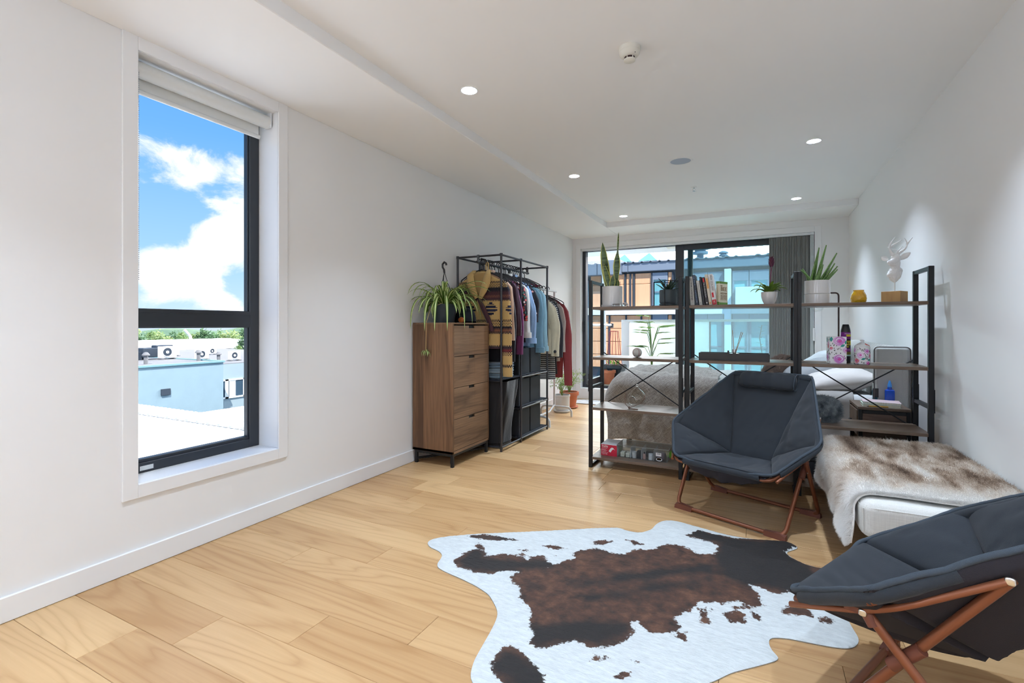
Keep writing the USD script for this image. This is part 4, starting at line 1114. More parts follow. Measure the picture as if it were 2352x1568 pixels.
for s_ in (-1, 1):
    obj('lapel', strip([(s_ * .070, .0, -.075), (s_ * .088, -.048, -.12), (s_ * .080, -.056, -.19), (s_ * .052, -.058, -.26), (s_ * .018, -.058, -.33)], (.045, .07, .075, .06, .03)), knit_cream, g, smooth=True)
obj('front_band', strip([(.005, -.060, -.335), (.05, -.062, -.42), (.10, -.060, -.52), (.14, -.058, -.63)], (.028, .04, .04, .04)), cloth('band_plum', srgb(80, 48, 56)), g, smooth=True)
obj('button', T(lathe([(0, .004), (.01, .003), (.011, 0), (0, 0)], 14), (.012, -.068, -.352), rx=90), black_rail, g)

denim = cloth('denim_mid', srgb(98, 134, 150))
denim_light = cloth('denim_light', srgb(136, 172, 184))
rows = [
    ('coat', 'coat', 'smooth pale pink coat, second on the black rack', 3.985, cloth('coat_pink', srgb(212, 176, 150)), dict(L=.55, sleeve=.54, sw=.072)),
    ('jumper', 'jumper', 'black long jumper hanging lower than the pink coat beside it', 4.062, cloth('black_knit', srgb(34, 33, 40)), dict(L=.78, sleeve=.74, out=.03)),
    ('cardigan', 'cardigan', 'dark aubergine cardigan between the black jumper and the purple jumper', 4.118, cloth('aubergine', srgb(66, 40, 52)), dict(L=.66, sleeve=.5)),
    ('jumper', 'jumper', 'bright purple jumper with a long sleeve, middle of the black rack', 4.196, cloth('purple', srgb(116, 50, 98)), dict(L=.6, sleeve=.68, sw=.06)),
    ('blouse', 'blouse', 'red, white and black floral blouse next to the purple jumper', 4.268, printed('floral_red', srgb(40, 32, 40), [srgb(196, 74, 74), srgb(226, 206, 200), srgb(60, 110, 96), srgb(206, 96, 90)], 40, .62), dict(L=.62, sleeve=.36)),
    ('shirt', 'shirt', 'plain off-white shirt with cuffs on the black rack', 4.345, cloth('shirt_white', srgb(214, 212, 206)), dict(L=.58, sleeve=.52, cuff=1)),
    ('jacket', 'jacket', 'navy jacket with a maroon lining beside the off-white shirt', 4.405, cloth('navy_wool', srgb(32, 36, 52)), dict(L=.56, sleeve=.5, out=.02)),
    ('shirt', 'shirt', 'sky blue cotton shirt left of the dark floral blouse', 4.462, cloth('shirt_blue', srgb(140, 170, 206)), dict(L=.6, sleeve=.58, cuff=1)),
    ('blouse', 'blouse', 'black blouse with a pale pink flower print', 4.562, printed('floral_black', srgb(26, 26, 36), [srgb(216, 160, 152), srgb(226, 200, 190), srgb(200, 140, 136)], 26, .42), dict(L=.50, sleeve=.36, drop=.01)),
    ('shirt', 'shirt', 'mid blue denim shirt with rolled cuffs on the black rack', 4.66, denim, dict(L=.76, sleeve=.66, cuff=1, sw=.066, drop=.02)),
    ('shirt', 'shirt', 'pale denim shirt, last on the black rack beside the corner post', 4.79, denim_light, dict(L=.78, sleeve=.64, cuff=1, sw=.068, drop=.03)),
]
rng = random.Random(7)
for i, (nm, ct, lb, y, mt, kw) in enumerate(rows):
    kw = dict(kw)
    if kw.get('cuff') == 1:
        kw['cuff'] = mt
    garment(nm, ct, lb, y, mt, rz=rng.uniform(-4, 8), seed=i + 20, collar=mt if nm in ('shirt', 'coat', 'jacket') else None, **kw)
R2 = (-2.27, W2Z)
cream = cloth('cream_wool', srgb(208, 198, 170))
g2 = garment('cardigan', 'cardigan', 'cream wool cardigan with a dark toggle button, first on the white rail', 5.075, cream, L=.56, sleeve=.60, rail=R2, sw=.075, seed=50, rz=6)
obj('toggle', T(lathe([(0, .008), (.014, .006), (.018, 0), (0, -.002)], 16), (.245, -.035, -.72), rx=90), black_rail, g2)
garment('top', 'top', 'black top with fine white stripes, second on the white rail', 5.165, striped('stripe_fine', srgb(30, 30, 34), srgb(190, 190, 190), .022), L=.86, sleeve=.5, rail=R2, seed=51, out=.02)
garment('jumper', 'jumper', 'long charcoal jumper beside the striped top on the white rail', 5.235, cloth('charcoal', srgb(48, 48, 56)), L=.8, sleeve=.62, rail=R2, seed=52)
garment('cardigan', 'cardigan', 'pinkish grey cardigan between charcoal and red on the white rail', 5.32, cloth('taupe_pink', srgb(184, 168, 158)), L=.66, sleeve=.56, rail=R2, seed=53)
garment('jumper', 'jumper', 'red knitted jumper with a long drooping sleeve, last on the white rail', 5.44, cloth('brick_red', srgb(150, 62, 66)), L=.86, sleeve=.96, sw=.075, rail=R2, seed=54, out=.08)
garment('trousers', 'trousers', 'beige trousers hanging low behind the pale denim shirt', 4.895, cloth('beige_trouser', srgb(166, 148, 130)), L=.95, sleeve=0, sh=.12, rail=R2, seed=55, drop=.02)
garment('scarf', 'scarf', 'wine red scarf on the far end of the black rack', 4.835, cloth('wine_red', srgb(128, 24, 44)), L=.3, sleeve=0, sh=.05, seed=56, t=.02)

hg = None
names = ['the tan cardigan', 'the pink coat', 'the black jumper', 'the aubergine cardigan', 'the purple jumper', 'the red floral blouse', 'the off-white shirt', 'the navy jacket', 'the sky blue shirt', 'the black floral blouse', 'the mid denim shirt', 'the pale denim shirt']
ys = [3.865] + [r[3] for r in rows]
for nm, y in zip(names, ys):
    lab, loc = f'black clothes hanger carrying {nm}', (HX, y, HZ + .0145)
    hg = hanger(lab, loc, 4) if hg is None else hg
    if y > 3.87:
        dup(hg, loc, rng.uniform(-4, 8), lab)
for nm, y in (('the cream cardigan', 5.075), ('the striped top', 5.165), ('the charcoal jumper', 5.235), ('the pinkish grey cardigan', 5.32), ('the red jumper', 5.44), ('the beige trousers', 4.895)):
    dup(hg, (R2[0], y, W2Z + .0145), rng.uniform(-6, 10), f'black clothes hanger carrying {nm}')
for k, y in enumerate((3.885, 3.90, 3.918, 4.02, 4.235, 4.31, 4.52, 4.61)):
    dup(hg, (HX, y, HZ + .0145), rng.uniform(-6, 8), f'spare black clothes hanger, {["first", "second", "third", "fourth", "fifth", "sixth", "seventh", "eighth"][k]} from the near end between the hung clothes')
sc = thing('belt', 'tan belt looped over the near end of the hanging rail', 'belt', (HX + .02, 3.935, HZ))
obj('strap', tube([(.0, 0, .012), (.012, 0, .004), (.014, 0, -.16), (.006, 0, -.17), (-.012, 0, -.15), (-.012, 0, .004)], .007, 6, closed=True), knit_cream, sc)

# things on the rack's shelves
bin_cloth = plain('bin_fabric', srgb(36, 40, 46), .85, bump=.1, bscale=200)
grey_stuff = cloth('grey_laundry', srgb(160, 166, 176))
def bin_(x, y, z, lab, w=.25, h=.255, rz=0):
    b = thing('storage_bin', lab, 'storage bin', (x, y, z), rz, 'black fabric storage bins')
    tw = .012
    for sx in (-1, 1):
        obj('side', box(*((sx * w / 2 - tw, sx * w / 2) if sx > 0 else (-w / 2, -w / 2 + tw)), -w / 2, w / 2, 0, h, .003), bin_cloth, b)
        obj('side', box(-w / 2 + tw, w / 2 - tw, *((w / 2 - tw, w / 2) if sx > 0 else (-w / 2, -w / 2 + tw)), 0, h, .003), bin_cloth, b)
    obj('base', box(-w / 2 + tw, w / 2 - tw, -w / 2 + tw, w / 2 - tw, 0, .01), bin_cloth, b)
    obj('contents', grid(lambda U, V: np.stack([(U - .5) * (w - .03), (V - .5) * (w - .03), h * .86 + .05 * meshkit.fbm(np.stack([U * 5, V * 5, U * 0 + x * 9 + z], -1), 3)], -1), 14, 14), grey_stuff, b, smooth=True, kind='stuff')
    return b
for z, nm in ((.643, 'top'), (.343, 'middle'), (.049, 'bottom')):
    for k, y in enumerate((4.355, 4.625)):
        bin_(-2.19, y, z, f'black fabric storage bin on the {nm} shelf of the rack, {["near", "far"][k]} one of the pair')
bagm = plain('laundry_black', srgb(19, 18, 23), .85, bump=.3, bscale=30, sheen=.3)
lb_ = thing('laundry_bag', 'tall black cloth laundry bag standing in the near bay of the rack', 'laundry bag', (-2.235, 4.005, 0.0))
def sack(U, V):
    a, z = U * 2 * PI, V
    k = np.clip(1 - .16 * np.cos(z * 3) - .08 * z, .5, 1.1)
    r = 1 + .03 * np.sin(a * 7 + z * 4) * (.3 + z) + .02 * np.sin(a * 13 - z * 6)
    sp = lambda v: np.sign(v) * np.abs(v) ** .5
    return np.stack([.195 * k * r * sp(np.cos(a)), .165 * k * r * sp(np.sin(a)), .05 + .565 * z], -1)
m = grid(sack, 72, 20, closed_u=True)
obj('bag', m, bagm, lb_, smooth=60)
obj('base', box(-.15, .15, -.12, .12, .0, .06, .02), bagm, lb_)
obj('laundry', grid(lambda U, V: np.stack([(U - .5) * .34, (V - .5) * .28, .56 + .06 * meshkit.fbm(np.stack([U * 5, V * 5, U * 0], -1), 3) - .06 * ((U - .5) ** 2 + (V - .5) ** 2) * 4], -1), 18, 18), cloth('white_laundry', srgb(206, 208, 214)), lb_, smooth=True)
for k, (c, lab) in enumerate(((srgb(108, 128, 142), 'folded grey blue jeans, bottom of the pile on the rack board'), (srgb(134, 152, 164), 'folded pale blue jeans in the middle of the pile on the rack board'), (srgb(88, 106, 122), 'folded dark blue jeans on top of the pile on the rack board'))):
    j = thing('folded_jeans', lab, 'jeans', (-2.24 + .008 * k, 3.99 - .006 * k, .643 + k * .046), 3 * k - 3, 'folded jeans on the rack')
    mt = cloth(f'jeans_{k}', c)
    obj('fold', rbox(.34, .28, .024, .0115), mt, j, smooth=40)
    obj('fold', rbox(.33, .27, .022, .0105, loc=(.004, .004, .0235)), mt, j, smooth=40)

# pots in the far corner and the sheet on the floor
fern = leafm('fern_green', srgb(96, 140, 66), srgb(168, 190, 104), 20)
def fernlike(t, base, n, R, H, seed, size=.03):
    rg = np.random.default_rng(seed)
    ms, st = [], []
    for k in range(n):
        a, h, r = rg.uniform(0, 2 * PI), rg.uniform(.4, 1) * H, R * rg.uniform(.2, 1)
        P = np.array([[0, 0, base], [r * .3 * math.cos(a), r * .3 * math.sin(a), base + h * .6], [r * .8 * math.cos(a), r * .8 * math.sin(a), base + h], [r * 1.25 * math.cos(a), r * 1.25 * math.sin(a), base + h * .92]])
        st.append(tube(P, .0016, 4))
        for q in range(12):
            o = P[2] + (P[3] - P[2]) * rg.uniform(-.8, 1) + rg.normal(size=3) * .012
            ms.append(leaf(o, rg.normal(size=3) + np.array([0, 0, .4]), size * rg.uniform(.6, 1.3), size * .28, .6, n=3))
    obj('stems', st, fern, t, kind='stuff')
    obj('leaves', ms, fern, t, kind='stuff')
t = thing('potted_herb', 'feathery green plant in a round white pot in the far left corner', 'potted plant', (-2.27, 5.93, 0))
obj('pot', lathe([(0, .02), (.078, .02), (.098, .05), (.1, .20), (.106, .205), (.106, .225), (.094, .225), (.09, .19), (0, .19)], 30), wp, t, smooth=40)
obj('saucer', lathe([(0, 0), (.1, 0), (.115, .02), (.112, .03), (.098, .02), (0, .02)], 30), wp, t, smooth=40)
obj('soil', lathe([(0, .205), (.092, .198), (0, .18)], 20), soil, t)
fernlike(t, .2, 34, .16, .26, 3)
t = thing('potted_fern', 'pale wispy fern in a terracotta pot in the far left corner', 'potted plant', (-2.30, 6.28, 0))
pot(t, .085, .12, .22, terracotta)
obj('saucer', lathe([(0, 0), (.1, 0), (.125, .018), (.12, .026), (0, .012)], 28), terracotta, t, smooth=40)
fernlike(t, .2, 44, .2, .30, 4, .026)
t = thing('drop_sheet', 'crumpled white sheet lying on the floor by the balcony door', 'sheet', (-2.16, 6.82, 0))
def sheet(U, V):
    return np.stack([(U - .5) * .5, (V - .5) * .34, .006 + .03 * meshkit.fbm(np.stack([U * 7, V * 6, U * 0 + 3], -1), 3) * np.sin(U * PI) ** .3 * np.sin(V * PI) ** .3], -1)
obj('cloth', thick(grid(sheet, 30, 22), .003), striped('sheet_lines', srgb(226, 226, 224), srgb(200, 200, 204), .06, 'y'), t, smooth=True)

# ------------------------------------------------------------------ things on the shelves
S4, S3, S2, S1 = SHELF_Z                     # bottom, third, second, top board
ceramic = plain('ceramic_white', (.80, .80, .80), .22, coat=.3)
ceramic_grey = plain('ceramic_charcoal', srgb(74, 80, 88), .35)
glass_clear = mat('clear_glass', {'p': ('principled_bsdf', {'base_color': (.97, .99, .99), 'roughness': .02, 'transmission_weight': 1.0, 'ior': 1.46})}, [])
glass_thin = pane('thin_glass', (.93, .97, .97), 1.9)
plastic_clear = pane('clear_plastic', (.80, .84, .86), 1.35, veil=.09)

snake_mat = mat('snake_leaf', {'a': ('attribute', {'attribute': 'across'}), 'ab': ('math', {'math_type': 'absolute'}), 'r': ('rgb_ramp', {'ramp': [(0, (0, 0, 0)), (.72, (0, 0, 0)), (.82, (1, 1, 1)), (1, (1, 1, 1))]}), 'tc': ('texture_coordinate', {}), 'mp': ('mapping', {'scale': (9, 9, 95)}), 'n': ('noise_texture', {'scale': 1, 'detail': 3, 'distortion': .8}),
                              'g': ('rgb_ramp', {'ramp': [(.35, srgb(40, 62, 38)), (.62, srgb(104, 128, 88))]}), 'mx': ('mix', {'color2': srgb(196, 198, 104)}), 'p': ('principled_bsdf', {'roughness': .4})},
                [('a.fac', 'ab.value1'), ('ab.value', 'r.fac'), ('r.color', 'mx.fac'), ('tc.object', 'mp.vector'), ('mp.vector', 'n.vector'), ('n.fac', 'g.fac'), ('g.color', 'mx.color1'), ('mx.color', 'p.base_color')])
t = thing('snake_plant', 'tall snake plant in a white cylinder pot on the left shelf top', 'potted plant', (-1.052, 3.885, S1))
obj('pot', lathe([(0, .012), (.076, .012), (.08, .02), (.08, .168), (.074, .168), (.072, .15), (0, .15)], 40), ceramic, t, smooth=35)
obj('saucer', lathe([(0, 0), (.082, 0), (.088, .012), (.088, .02), (.083, .02), (.08, .012), (0, .012)], 40), ceramic, t, smooth=35)
obj('soil', lathe([(0, .158), (.073, .152), (0, .14)], 24), soil, t)
PF = [(0, .55), (.2, .8), (.5, 1), (.75, .8), (.92, .35), (1, .02)]
PT = [(0, .5), (.2, .62), (.42, 1), (.56, .72), (.66, .16), (.8, .3), (.93, .22), (1, .02)]
for b, tip, w_, pf, tw in (((-.03, .0), (-.076, -.02, .53), .074, PF, .3), ((.028, .0), (.052, .0, .605), .062, PT, .2), ((0, .015), (.014, .03, .30), .034, PF, .6), ((.0, -.02), (.01, -.01, .26), .05, PF, -.3), ((-.012, -.012), (-.066, -.02, .36), .05, PF, .2), ((.03, .02), (.046, .02, .22), .03, PF, 0)):
    bp = np.array([b[0], b[1], .14]); tp = np.array(tip)
    L = np.linalg.norm(tp - bp)
    m = leaf(bp, tp - bp, L, w_, 0, tw, .3, 22, pf, up0=(0, -1, .0) if True else None)
    blade(m, 22, 'leaf', t, snake_mat)

def blk(name, label, cat, x, y, z, m, mt, group=None):
    return obj(name, m, mt, None, smooth=35, label=label, cat=cat, group=group, loc=(x, y, z))
blk('glass_dish', 'small square clear glass dish before the snake plant', 'dish', -.985, 3.765, S1, box(-.03, .03, -.025, .025, 0, .022, .004), glass_clear)
cl = thing('glass_ornament', 'tiny cut glass ornament right of the snake plant pot', 'ornament', (-.925, 3.80, S1))
obj('block', box(-.022, .022, -.014, .014, 0, .024, .006), glass_clear, cl)
for k in range(3):
    obj('stud', T(trimesh.creation.icosphere(2, .006), (-.014 + .014 * k, -.012, .028)), ceramic, cl, smooth=True)

t = thing('terrarium', 'open glass box with black edges standing around a dark pot', 'terrarium', (-.612, 3.875, S1), 40)
a = .078; hh = .192
for sx in (-1, 1):
    for sy in (-1, 1):
        obj('edge', box(sx * a - .0028, sx * a + .0028, sy * a - .0028, sy * a + .0028, 0, hh), black_rail, t)
for z in (.003, hh - .002):
    for s in (-1, 1):
        obj('edge', box(-a, a, s * a - .0024, s * a + .0024, z - .0024, z + .0024), black_rail, t)
        obj('edge', box(s * a - .0024, s * a + .0024, -a, a, z - .0024, z + .0024), black_rail, t)
gl = pane('terrarium_glass', (.9, .96, .96), 1.3)
for s in (-1, 1):
    obj('pane', box(-a, a, s * a - .001, s * a + .001, .004, hh - .004), gl, t)
    obj('pane', box(s * a - .001, s * a + .001, -a, a, .004, hh - .004), gl, t)
t = thing('succulent', 'spiky dark succulent in a charcoal pot inside the glass box', 'potted plant', (-.615, 3.878, S1))
obj('pot', lathe([(0, .016), (.05, .016), (.06, .022), (.064, .034), (.064, .12), (.06, .127), (.054, .125), (.052, .11), (0, .11)], 36), ceramic_grey, t, smooth=35)
obj('saucer', lathe([(0, .005), (.058, .005), (.066, .012), (.066, .018), (.05, .018), (0, .016)], 36), ceramic_grey, t, smooth=35)
succ = leafm('succulent_green', srgb(38, 58, 44), srgb(78, 104, 78), 40)
for k in range(14):
    a_ = k * 2.4
    obj('leaf', leaf((.012 * math.cos(a_), .012 * math.sin(a_), .112), (math.cos(a_), math.sin(a_), .5 + .12 * k), .085 + .003 * k, .018, .35, 0, .5, 8, [(0, .8), (.4, 1), (.8, .5), (1, .02)], thickv=.004), succ, t, smooth=True)

# books
pages = plain('book_pages', srgb(226, 220, 204), .9, bump=.2, bscale=300)
def inkm(name, c):
    return plain(name, c, .6)
ink_black, ink_white, ink_blue, ink_red, ink_grey = inkm('ink_black', srgb(34, 32, 34)), inkm('ink_white', srgb(232, 232, 232)), inkm('ink_blue', srgb(132, 166, 206)), inkm('ink_red', srgb(206, 44, 54)), inkm('ink_grey', srgb(128, 130, 132))
ink_orange, ink_brown, ink_green = inkm('ink_orange', srgb(232, 170, 96)), inkm('ink_brown', srgb(126, 98, 62)), inkm('ink_green', srgb(104, 150, 64))
def book(label, x, th, h, col, tilt, lines, dep=.14, y=3.775, rz=0, extra=()):
    """lines: (text, size, top of the run, material, shift across the spine)."""
    b = thing('book', label, 'book', (x, y, S1), rz, 'books on the top of the middle shelf')
    M = trimesh.transformations.rotation_matrix(-math.radians(tilt), (0, 1, 0))
    def put(name, m, mt):
        m = m.copy(); m.apply_transform(M)
        m.apply_translation((0, 0, th * math.sin(math.radians(tilt)) * 0))
        obj(name, m, mt, b)
    cm = plain(f'book_cover_{COUNT[("/World", "book")]}', col, .45)
    put('spine', box(0, th, 0, .0035, 0, h, .0012), cm)
    put('front_cover', box(th - .0022, th, .003, dep, 0, h, .0008), cm)
    put('back_cover', box(0, .0022, .003, dep, 0, h, .0008), cm)
    put('pages', box(.0022, th - .0022, .003, dep - .004, .003, h - .003), pages)
    for s, size, top, mt, sh in lines:
        m = text(s, size, .0006)
        m.apply_translation((-m.bounds[0][0], 0, 0))
        put('title', place(m, (th / 2 + sh, -.0003, top), (0, 0, -1), (1, 0, 0)), mt)
    for (x0, x1, z0, z1, mt) in extra:
        put('print', box(x0, x1, -.0006, .001, z0, z1), mt)
    return b
book('white paperback with bold black spine lettering, leftmost of the books', -.440, .029, .212, srgb(222, 220, 214), 4.0, [('EXTREME OWNERSHIP', .0105, .195, ink_black, .002), ('JOCKO WILLINK', .0045, .07, ink_grey, .004), ('LEIF BABIN', .0045, .07, ink_grey, -.005)])
book('dark blue book with pale blue spine lettering, second from the left', -.403, .020, .224, srgb(44, 52, 68), 7.0, [('THE LIFE OF', .0085, .215, ink_blue, .001), ('A MODERN MAN', .0085, .11, ink_blue, .001), ('HQ', .006, .03, ink_white, 0)])
book('pale grey thin book with faint lettering, third from the left', -.378, .021, .182, srgb(206, 206, 200), 7.5, [('Zen and the Art of Living', .0065, .165, ink_grey, .001), ('A', .008, .02, ink_black, 0)])
book('slim plain black book between the grey one and the red-labelled one', -.352, .013, .208, srgb(34, 35, 40), 7.8, [('-', .006, .012, ink_white, 0)])
book('black book with a red label at the spine top', -.335, .020, .204, srgb(40, 38, 40), 8.0, [('The 30 Minute Runs', .0085, .165, ink_white, 0)], extra=[(.004, .015, .168, .196, ink_red), (.005, .014, .012, .021, ink_white)])
book('cream book with an orange spine label', -.312, .020, .224, srgb(222, 212, 194), 8.2, [], extra=[(.004, .016, .12, .195, ink_orange), (.005, .015, .01, .02, ink_orange)])
book('thick white guide book with a red foot to the spine', -.289, .030, .224, srgb(226, 226, 226), 8.4, [('NEW ZEALAND', .0115, .215, ink_black, .004), ('TRAVEL GUIDE', .005, .17, ink_grey, -.008), ('NZ', .011, .03, ink_white, 0)], extra=[(.006, .018, .055, .09, ink_red), (.0015, .0285, .002, .038, ink_red)])
b8 = book('small green and cream book on bees with its cover turned out, rightmost', -.268, .025, .172, srgb(220, 212, 186), 0, [("THE BEEKEEPER'S FIELD GUIDE", .0062, .148, ink_brown, 0)], dep=.12, y=3.80, rz=-24, extra=[(.0005, .0245, .156, .1715, ink_green), (.0005, .0245, .0005, .024, ink_green)])
th = .025
def cov(m, y, z):
    return place(m, (th + .0002, y, z), (0, 1, 0), (0, 0, 1))
for z0, z1 in ((.156, .1715), (.0005, .020)):
    obj('cover_band', box(th, th + .0006, .002, .119, z0, z1), ink_green, b8)
obj('cover_title', [cov(text('THE', .010, .0006, True), .03, .14), cov(text('BEE', .026, .0006, True, .085), .064, .118), cov(text('KEEPER', .012, .0006, True, .09), .064, .086)], ink_brown, b8)
obj('cover_lines', [cov(text(s, .006, .0006, width=.09), .064, .07 - k * .0095) for k, s in enumerate(("HOW TO KEEP BEES", "THE YEAR IN THE HIVE", "HONEY AND WAX", "FIELD GUIDE"))], ink_brown, b8)

# bromeliad
t = thing('bromeliad', 'bromeliad with a purple flower spike in a small white bowl pot', 'potted plant', (.073, 3.885, S1))
obj('pot', lathe([(0, 0), (.028, 0), (.032, .004), (.044, .03), (.051, .06), (.052, .088), (.048, .09), (.046, .07), (0, .07)], 36), ceramic, t, smooth=40)
obj('soil', lathe([(0, .078), (.047, .074), (0, .06)], 20), soil, t)
brom = leafm('bromeliad_green', srgb(70, 106, 38), srgb(132, 160, 64), 22)
rg = np.random.default_rng(8)
for k in range(20):
    a_ = k * 2.4 + .4
    L = rg.uniform(.10, .15)
    obj('leaf', leaf((.01 * math.cos(a_), .01 * math.sin(a_), .075), (math.cos(a_), math.sin(a_), rg.uniform(.55, 2.6)), L, .024, rg.uniform(1.0, 2.2), .2, .35, 10, [(0, .9), (.5, 1), (.85, .6), (1, .03)], thickv=.0012), brom, t, smooth=True)
obj('flower_stalk', tube([(0, 0, .09), (.008, -.01, .19), (.014, -.01, .262)], .0032, 8), plain('stalk_plum', srgb(120, 54, 92), .5), t)
fl = plain('bract_purple', srgb(88, 36, 62), .5, var=.35, vscale=60)
for k in range(40):
    s = k / 39
    a_ = k * 2.4
    r = .021 * math.sin(PI * (.18 + .75 * s)) ** .8
    obj('bract', leaf((.014 + r * .55 * math.cos(a_), -.01 + r * .55 * math.sin(a_), .262 + .056 * s), (math.cos(a_), math.sin(a_), 2.0), .026, .013, -.2, 0, .5, 5), fl, t, smooth=True)

# aloe
t = thing('aloe', 'fat-leaved aloe in a two-tier white pot on the right shelf top', 'potted plant', (.362, 3.88, S1))
obj('pot', lathe([(0, .067), (.074, .067), (.076, .07), (.076, .157), (.070, .157), (.068, .14), (0, .14)], 44), ceramic, t, smooth=35)
obj('reservoir', lathe([(0, 0), (.074, 0), (.076, .003), (.076, .063), (.073, .066), (0, .066)], 44), ceramic, t, smooth=35)
obj('soil', lathe([(0, .148), (.068, .144), (0, .13)], 24), soil, t)
aloe = mat('aloe_leaf', {'tc': ('texture_coordinate', {}), 'v': ('voronoi_texture', {'scale': 150}), 'r': ('rgb_ramp', {'ramp': [(.1, srgb(150, 172, 112)), (.34, srgb(112, 148, 82)), (1, srgb(86, 126, 66))]}), 'p': ('principled_bsdf', {'roughness': .35})}, [('tc.object', 'v.vector'), ('v.distance', 'r.fac'), ('r.color', 'p.base_color')])
AP = [(0, 1), (.25, .92), (.6, .6), (.88, .22), (1, .02)]
for (bx, by), tip, w_ in (((.0, 0), (.055, 0, .395), .040), ((-.02, .01), (.015, .03, .385), .030), ((.02, 0), (.115, -.01, .335), .036), ((-.03, -.01), (-.095, -.03, .235), .022), ((-.03, 0), (-.01, .0, .29), .030), ((.03, -.01), (.10, -.03, .265), .024), ((.04, -.01), (.115, -.03, .245), .022), ((.045, .0), (.118, -.01, .225), .022), ((.03, .02), (.09, .04, .28), .024), ((-.04, .02), (-.08, .05, .25), .018), ((-.05, .0), (-.07, .0, .215), .016), ((.0, -.02), (.03, -.05, .26), .030)):
    bp, tp = np.array([bx, by, .14]), np.array(tip)
    obj('leaf', leaf(bp, tp - bp, np.linalg.norm(tp - bp), w_ * 1.35, -.15 if tip[0] > 0 else .15, 0, .55, 14, AP, thickv=.007), aloe, t, smooth=True)

# yellow candle jar
t = thing('candle_jar', 'yellow glass candle jar on the right shelf top', 'candle holder', (.594, 3.885, S1))
yel = mat('yellow_glass', {'tc': ('texture_coordinate', {}), 'n': ('voronoi_texture', {'scale': 60}), 'bp': ('bump', {'strength': .5, 'distance': .006}), 'p': ('principled_bsdf', {'base_color': srgb(236, 186, 20), 'roughness': .12, 'transmission_weight': .3, 'coat_weight': .5})}, [('tc.object', 'n.vector'), ('n.distance', 'bp.height'), ('bp.normal', 'p.normal')])
obj('jar', lathe([(0, 0), (.034, 0), (.043, .012), (.0455, .03), (.042, .052), (.034, .070), (.029, .078), (.031, .086), (.028, .086), (.026, .078), (.031, .068), (.038, .05), (.041, .03), (.036, .012), (0, .008)], 40), yel, t, smooth=50)
obj('wax', lathe([(0, .04), (.037, .04), (.037, .036), (0, .036)], 28), plain('wax_yellow', srgb(240, 214, 120), .5), t)

# deer bust on a block
def dp(cx, cy, dy=0.0):
    return np.array([.658 + cx * .0002526, 3.865 + dy, 1.725 - cy * .000313]) - np.array([.775, 3.845, S1])
def hullchain(pairs, refine=.004, taubin=6):
    out = manifold3d.Manifold()
    for (p, r), (q, s) in pairs:
        a_, b_ = manifold3d.Manifold.sphere(r, 20).translate(tuple(p)), manifold3d.Manifold.sphere(s, 20).translate(tuple(q))
        out = out + (a_ + b_).hull()
    out = out.refine_to_length(refine).to_mesh()
    m = trimesh.Trimesh(out.vert_properties[:, :3], out.tri_verts, process=True)
    trimesh.smoothing.filter_taubin(m, iterations=taubin)
    return m
plaster = plain('plaster_white', (.84, .84, .84), .45, bump=.06, bscale=160)
t = thing('deer_bust', 'white deer bust with antlers on a pale wood block', 'bust', (.775, 3.845, S1))
M_ = trimesh.transformations.rotation_matrix(math.radians(-34), (0, 0, 1))
bl_ = box(-.052, .052, -.05, .05, 0, .069, .0015); bl_.apply_transform(M_)
obj('block', bl_, wood('block_oak', srgb(168, 128, 78), srgb(208, 170, 114), scale=3, axis=2, rough=.5, lines=8, contrast=.4, fibre=.4), t)
obj('rod', cyl((.002, 0, .068), (.004, .008, .14), .0028, 8), plaster, t)
J = dp
neck = hullchain([((J(505, 640, .0), .024), (J(500, 770, .012), .026)), ((J(500, 770, .012), .026), (J(470, 860, .012), .030)), ((J(500, 770, .012), .026), (J(590, 800, .02), .018)), ((J(590, 800, .02), .018), (J(560, 920, .015), .017)), ((J(470, 860, .012), .030), (J(450, 950, .01), .020)), ((J(560, 920, .015), .017), (J(490, 1020, .008), .010)), ((J(450, 950, .01), .020), (J(490, 1020, .008), .010)), ((J(375, 890, .0), .014), (J(470, 860, .012), .030))])
v = neck.vertices; nn_ = meshkit.fbm(v * np.array([150, 150, 60.]), 3) - .5
neck.vertices = v + neck.vertex_normals * nn_[:, None] * .007
obj('neck', neck, plaster, t, smooth=True)
head = hullchain([((J(505, 545, .0), .0255), (J(500, 600, -.004), .025)), ((J(500, 600, -.004), .025), (J(400, 640, -.03), .0165)), ((J(400, 640, -.03), .0165), (J(335, 645, -.042), .0115)), ((J(335, 645, -.042), .0115), (J(350, 675, -.04), .010)), ((J(350, 675, -.04), .010), (J(480, 680, -.006), .017)), ((J(440, 545, -.012), .012), (J(505, 545, .0), .0255)), ((J(505, 545, .0), .0255), (J(505, 640, .0), .022))], .0035, 5)
obj('head', head, plaster, t, smooth=True)
for c, dy in (((430, 585), -.030), ((545, 580), -.022)):
    obj('eye', T(superell(.0055, .003, .004, nu=14, nv=8), J(*c, dy)), plaster, t, smooth=True)
obj('nostril', [T(trimesh.creation.icosphere(2, .0035), J(312, 648, -.050)), T(trimesh.creation.icosphere(2, .0035), J(350, 650, -.053))], plaster, t, kind='stuff')
def ear(b, tip, w_, dy, side):
    p, q = J(*b, dy), J(*tip, dy - .005)
    m = thick(leaf(p, q - p, np.linalg.norm(q - p), w_, 0, 0, .55, 12, [(0, .4), (.25, .8), (.55, 1), (.85, .55), (1, .05)], up0=(0, 1, 0)), .003)
    obj('ear', m, plaster, t, smooth=40)
ear((585, 580), (800, 455), .034, .0, 1)
ear((345, 580), (208, 515), .032, -.004, -1)
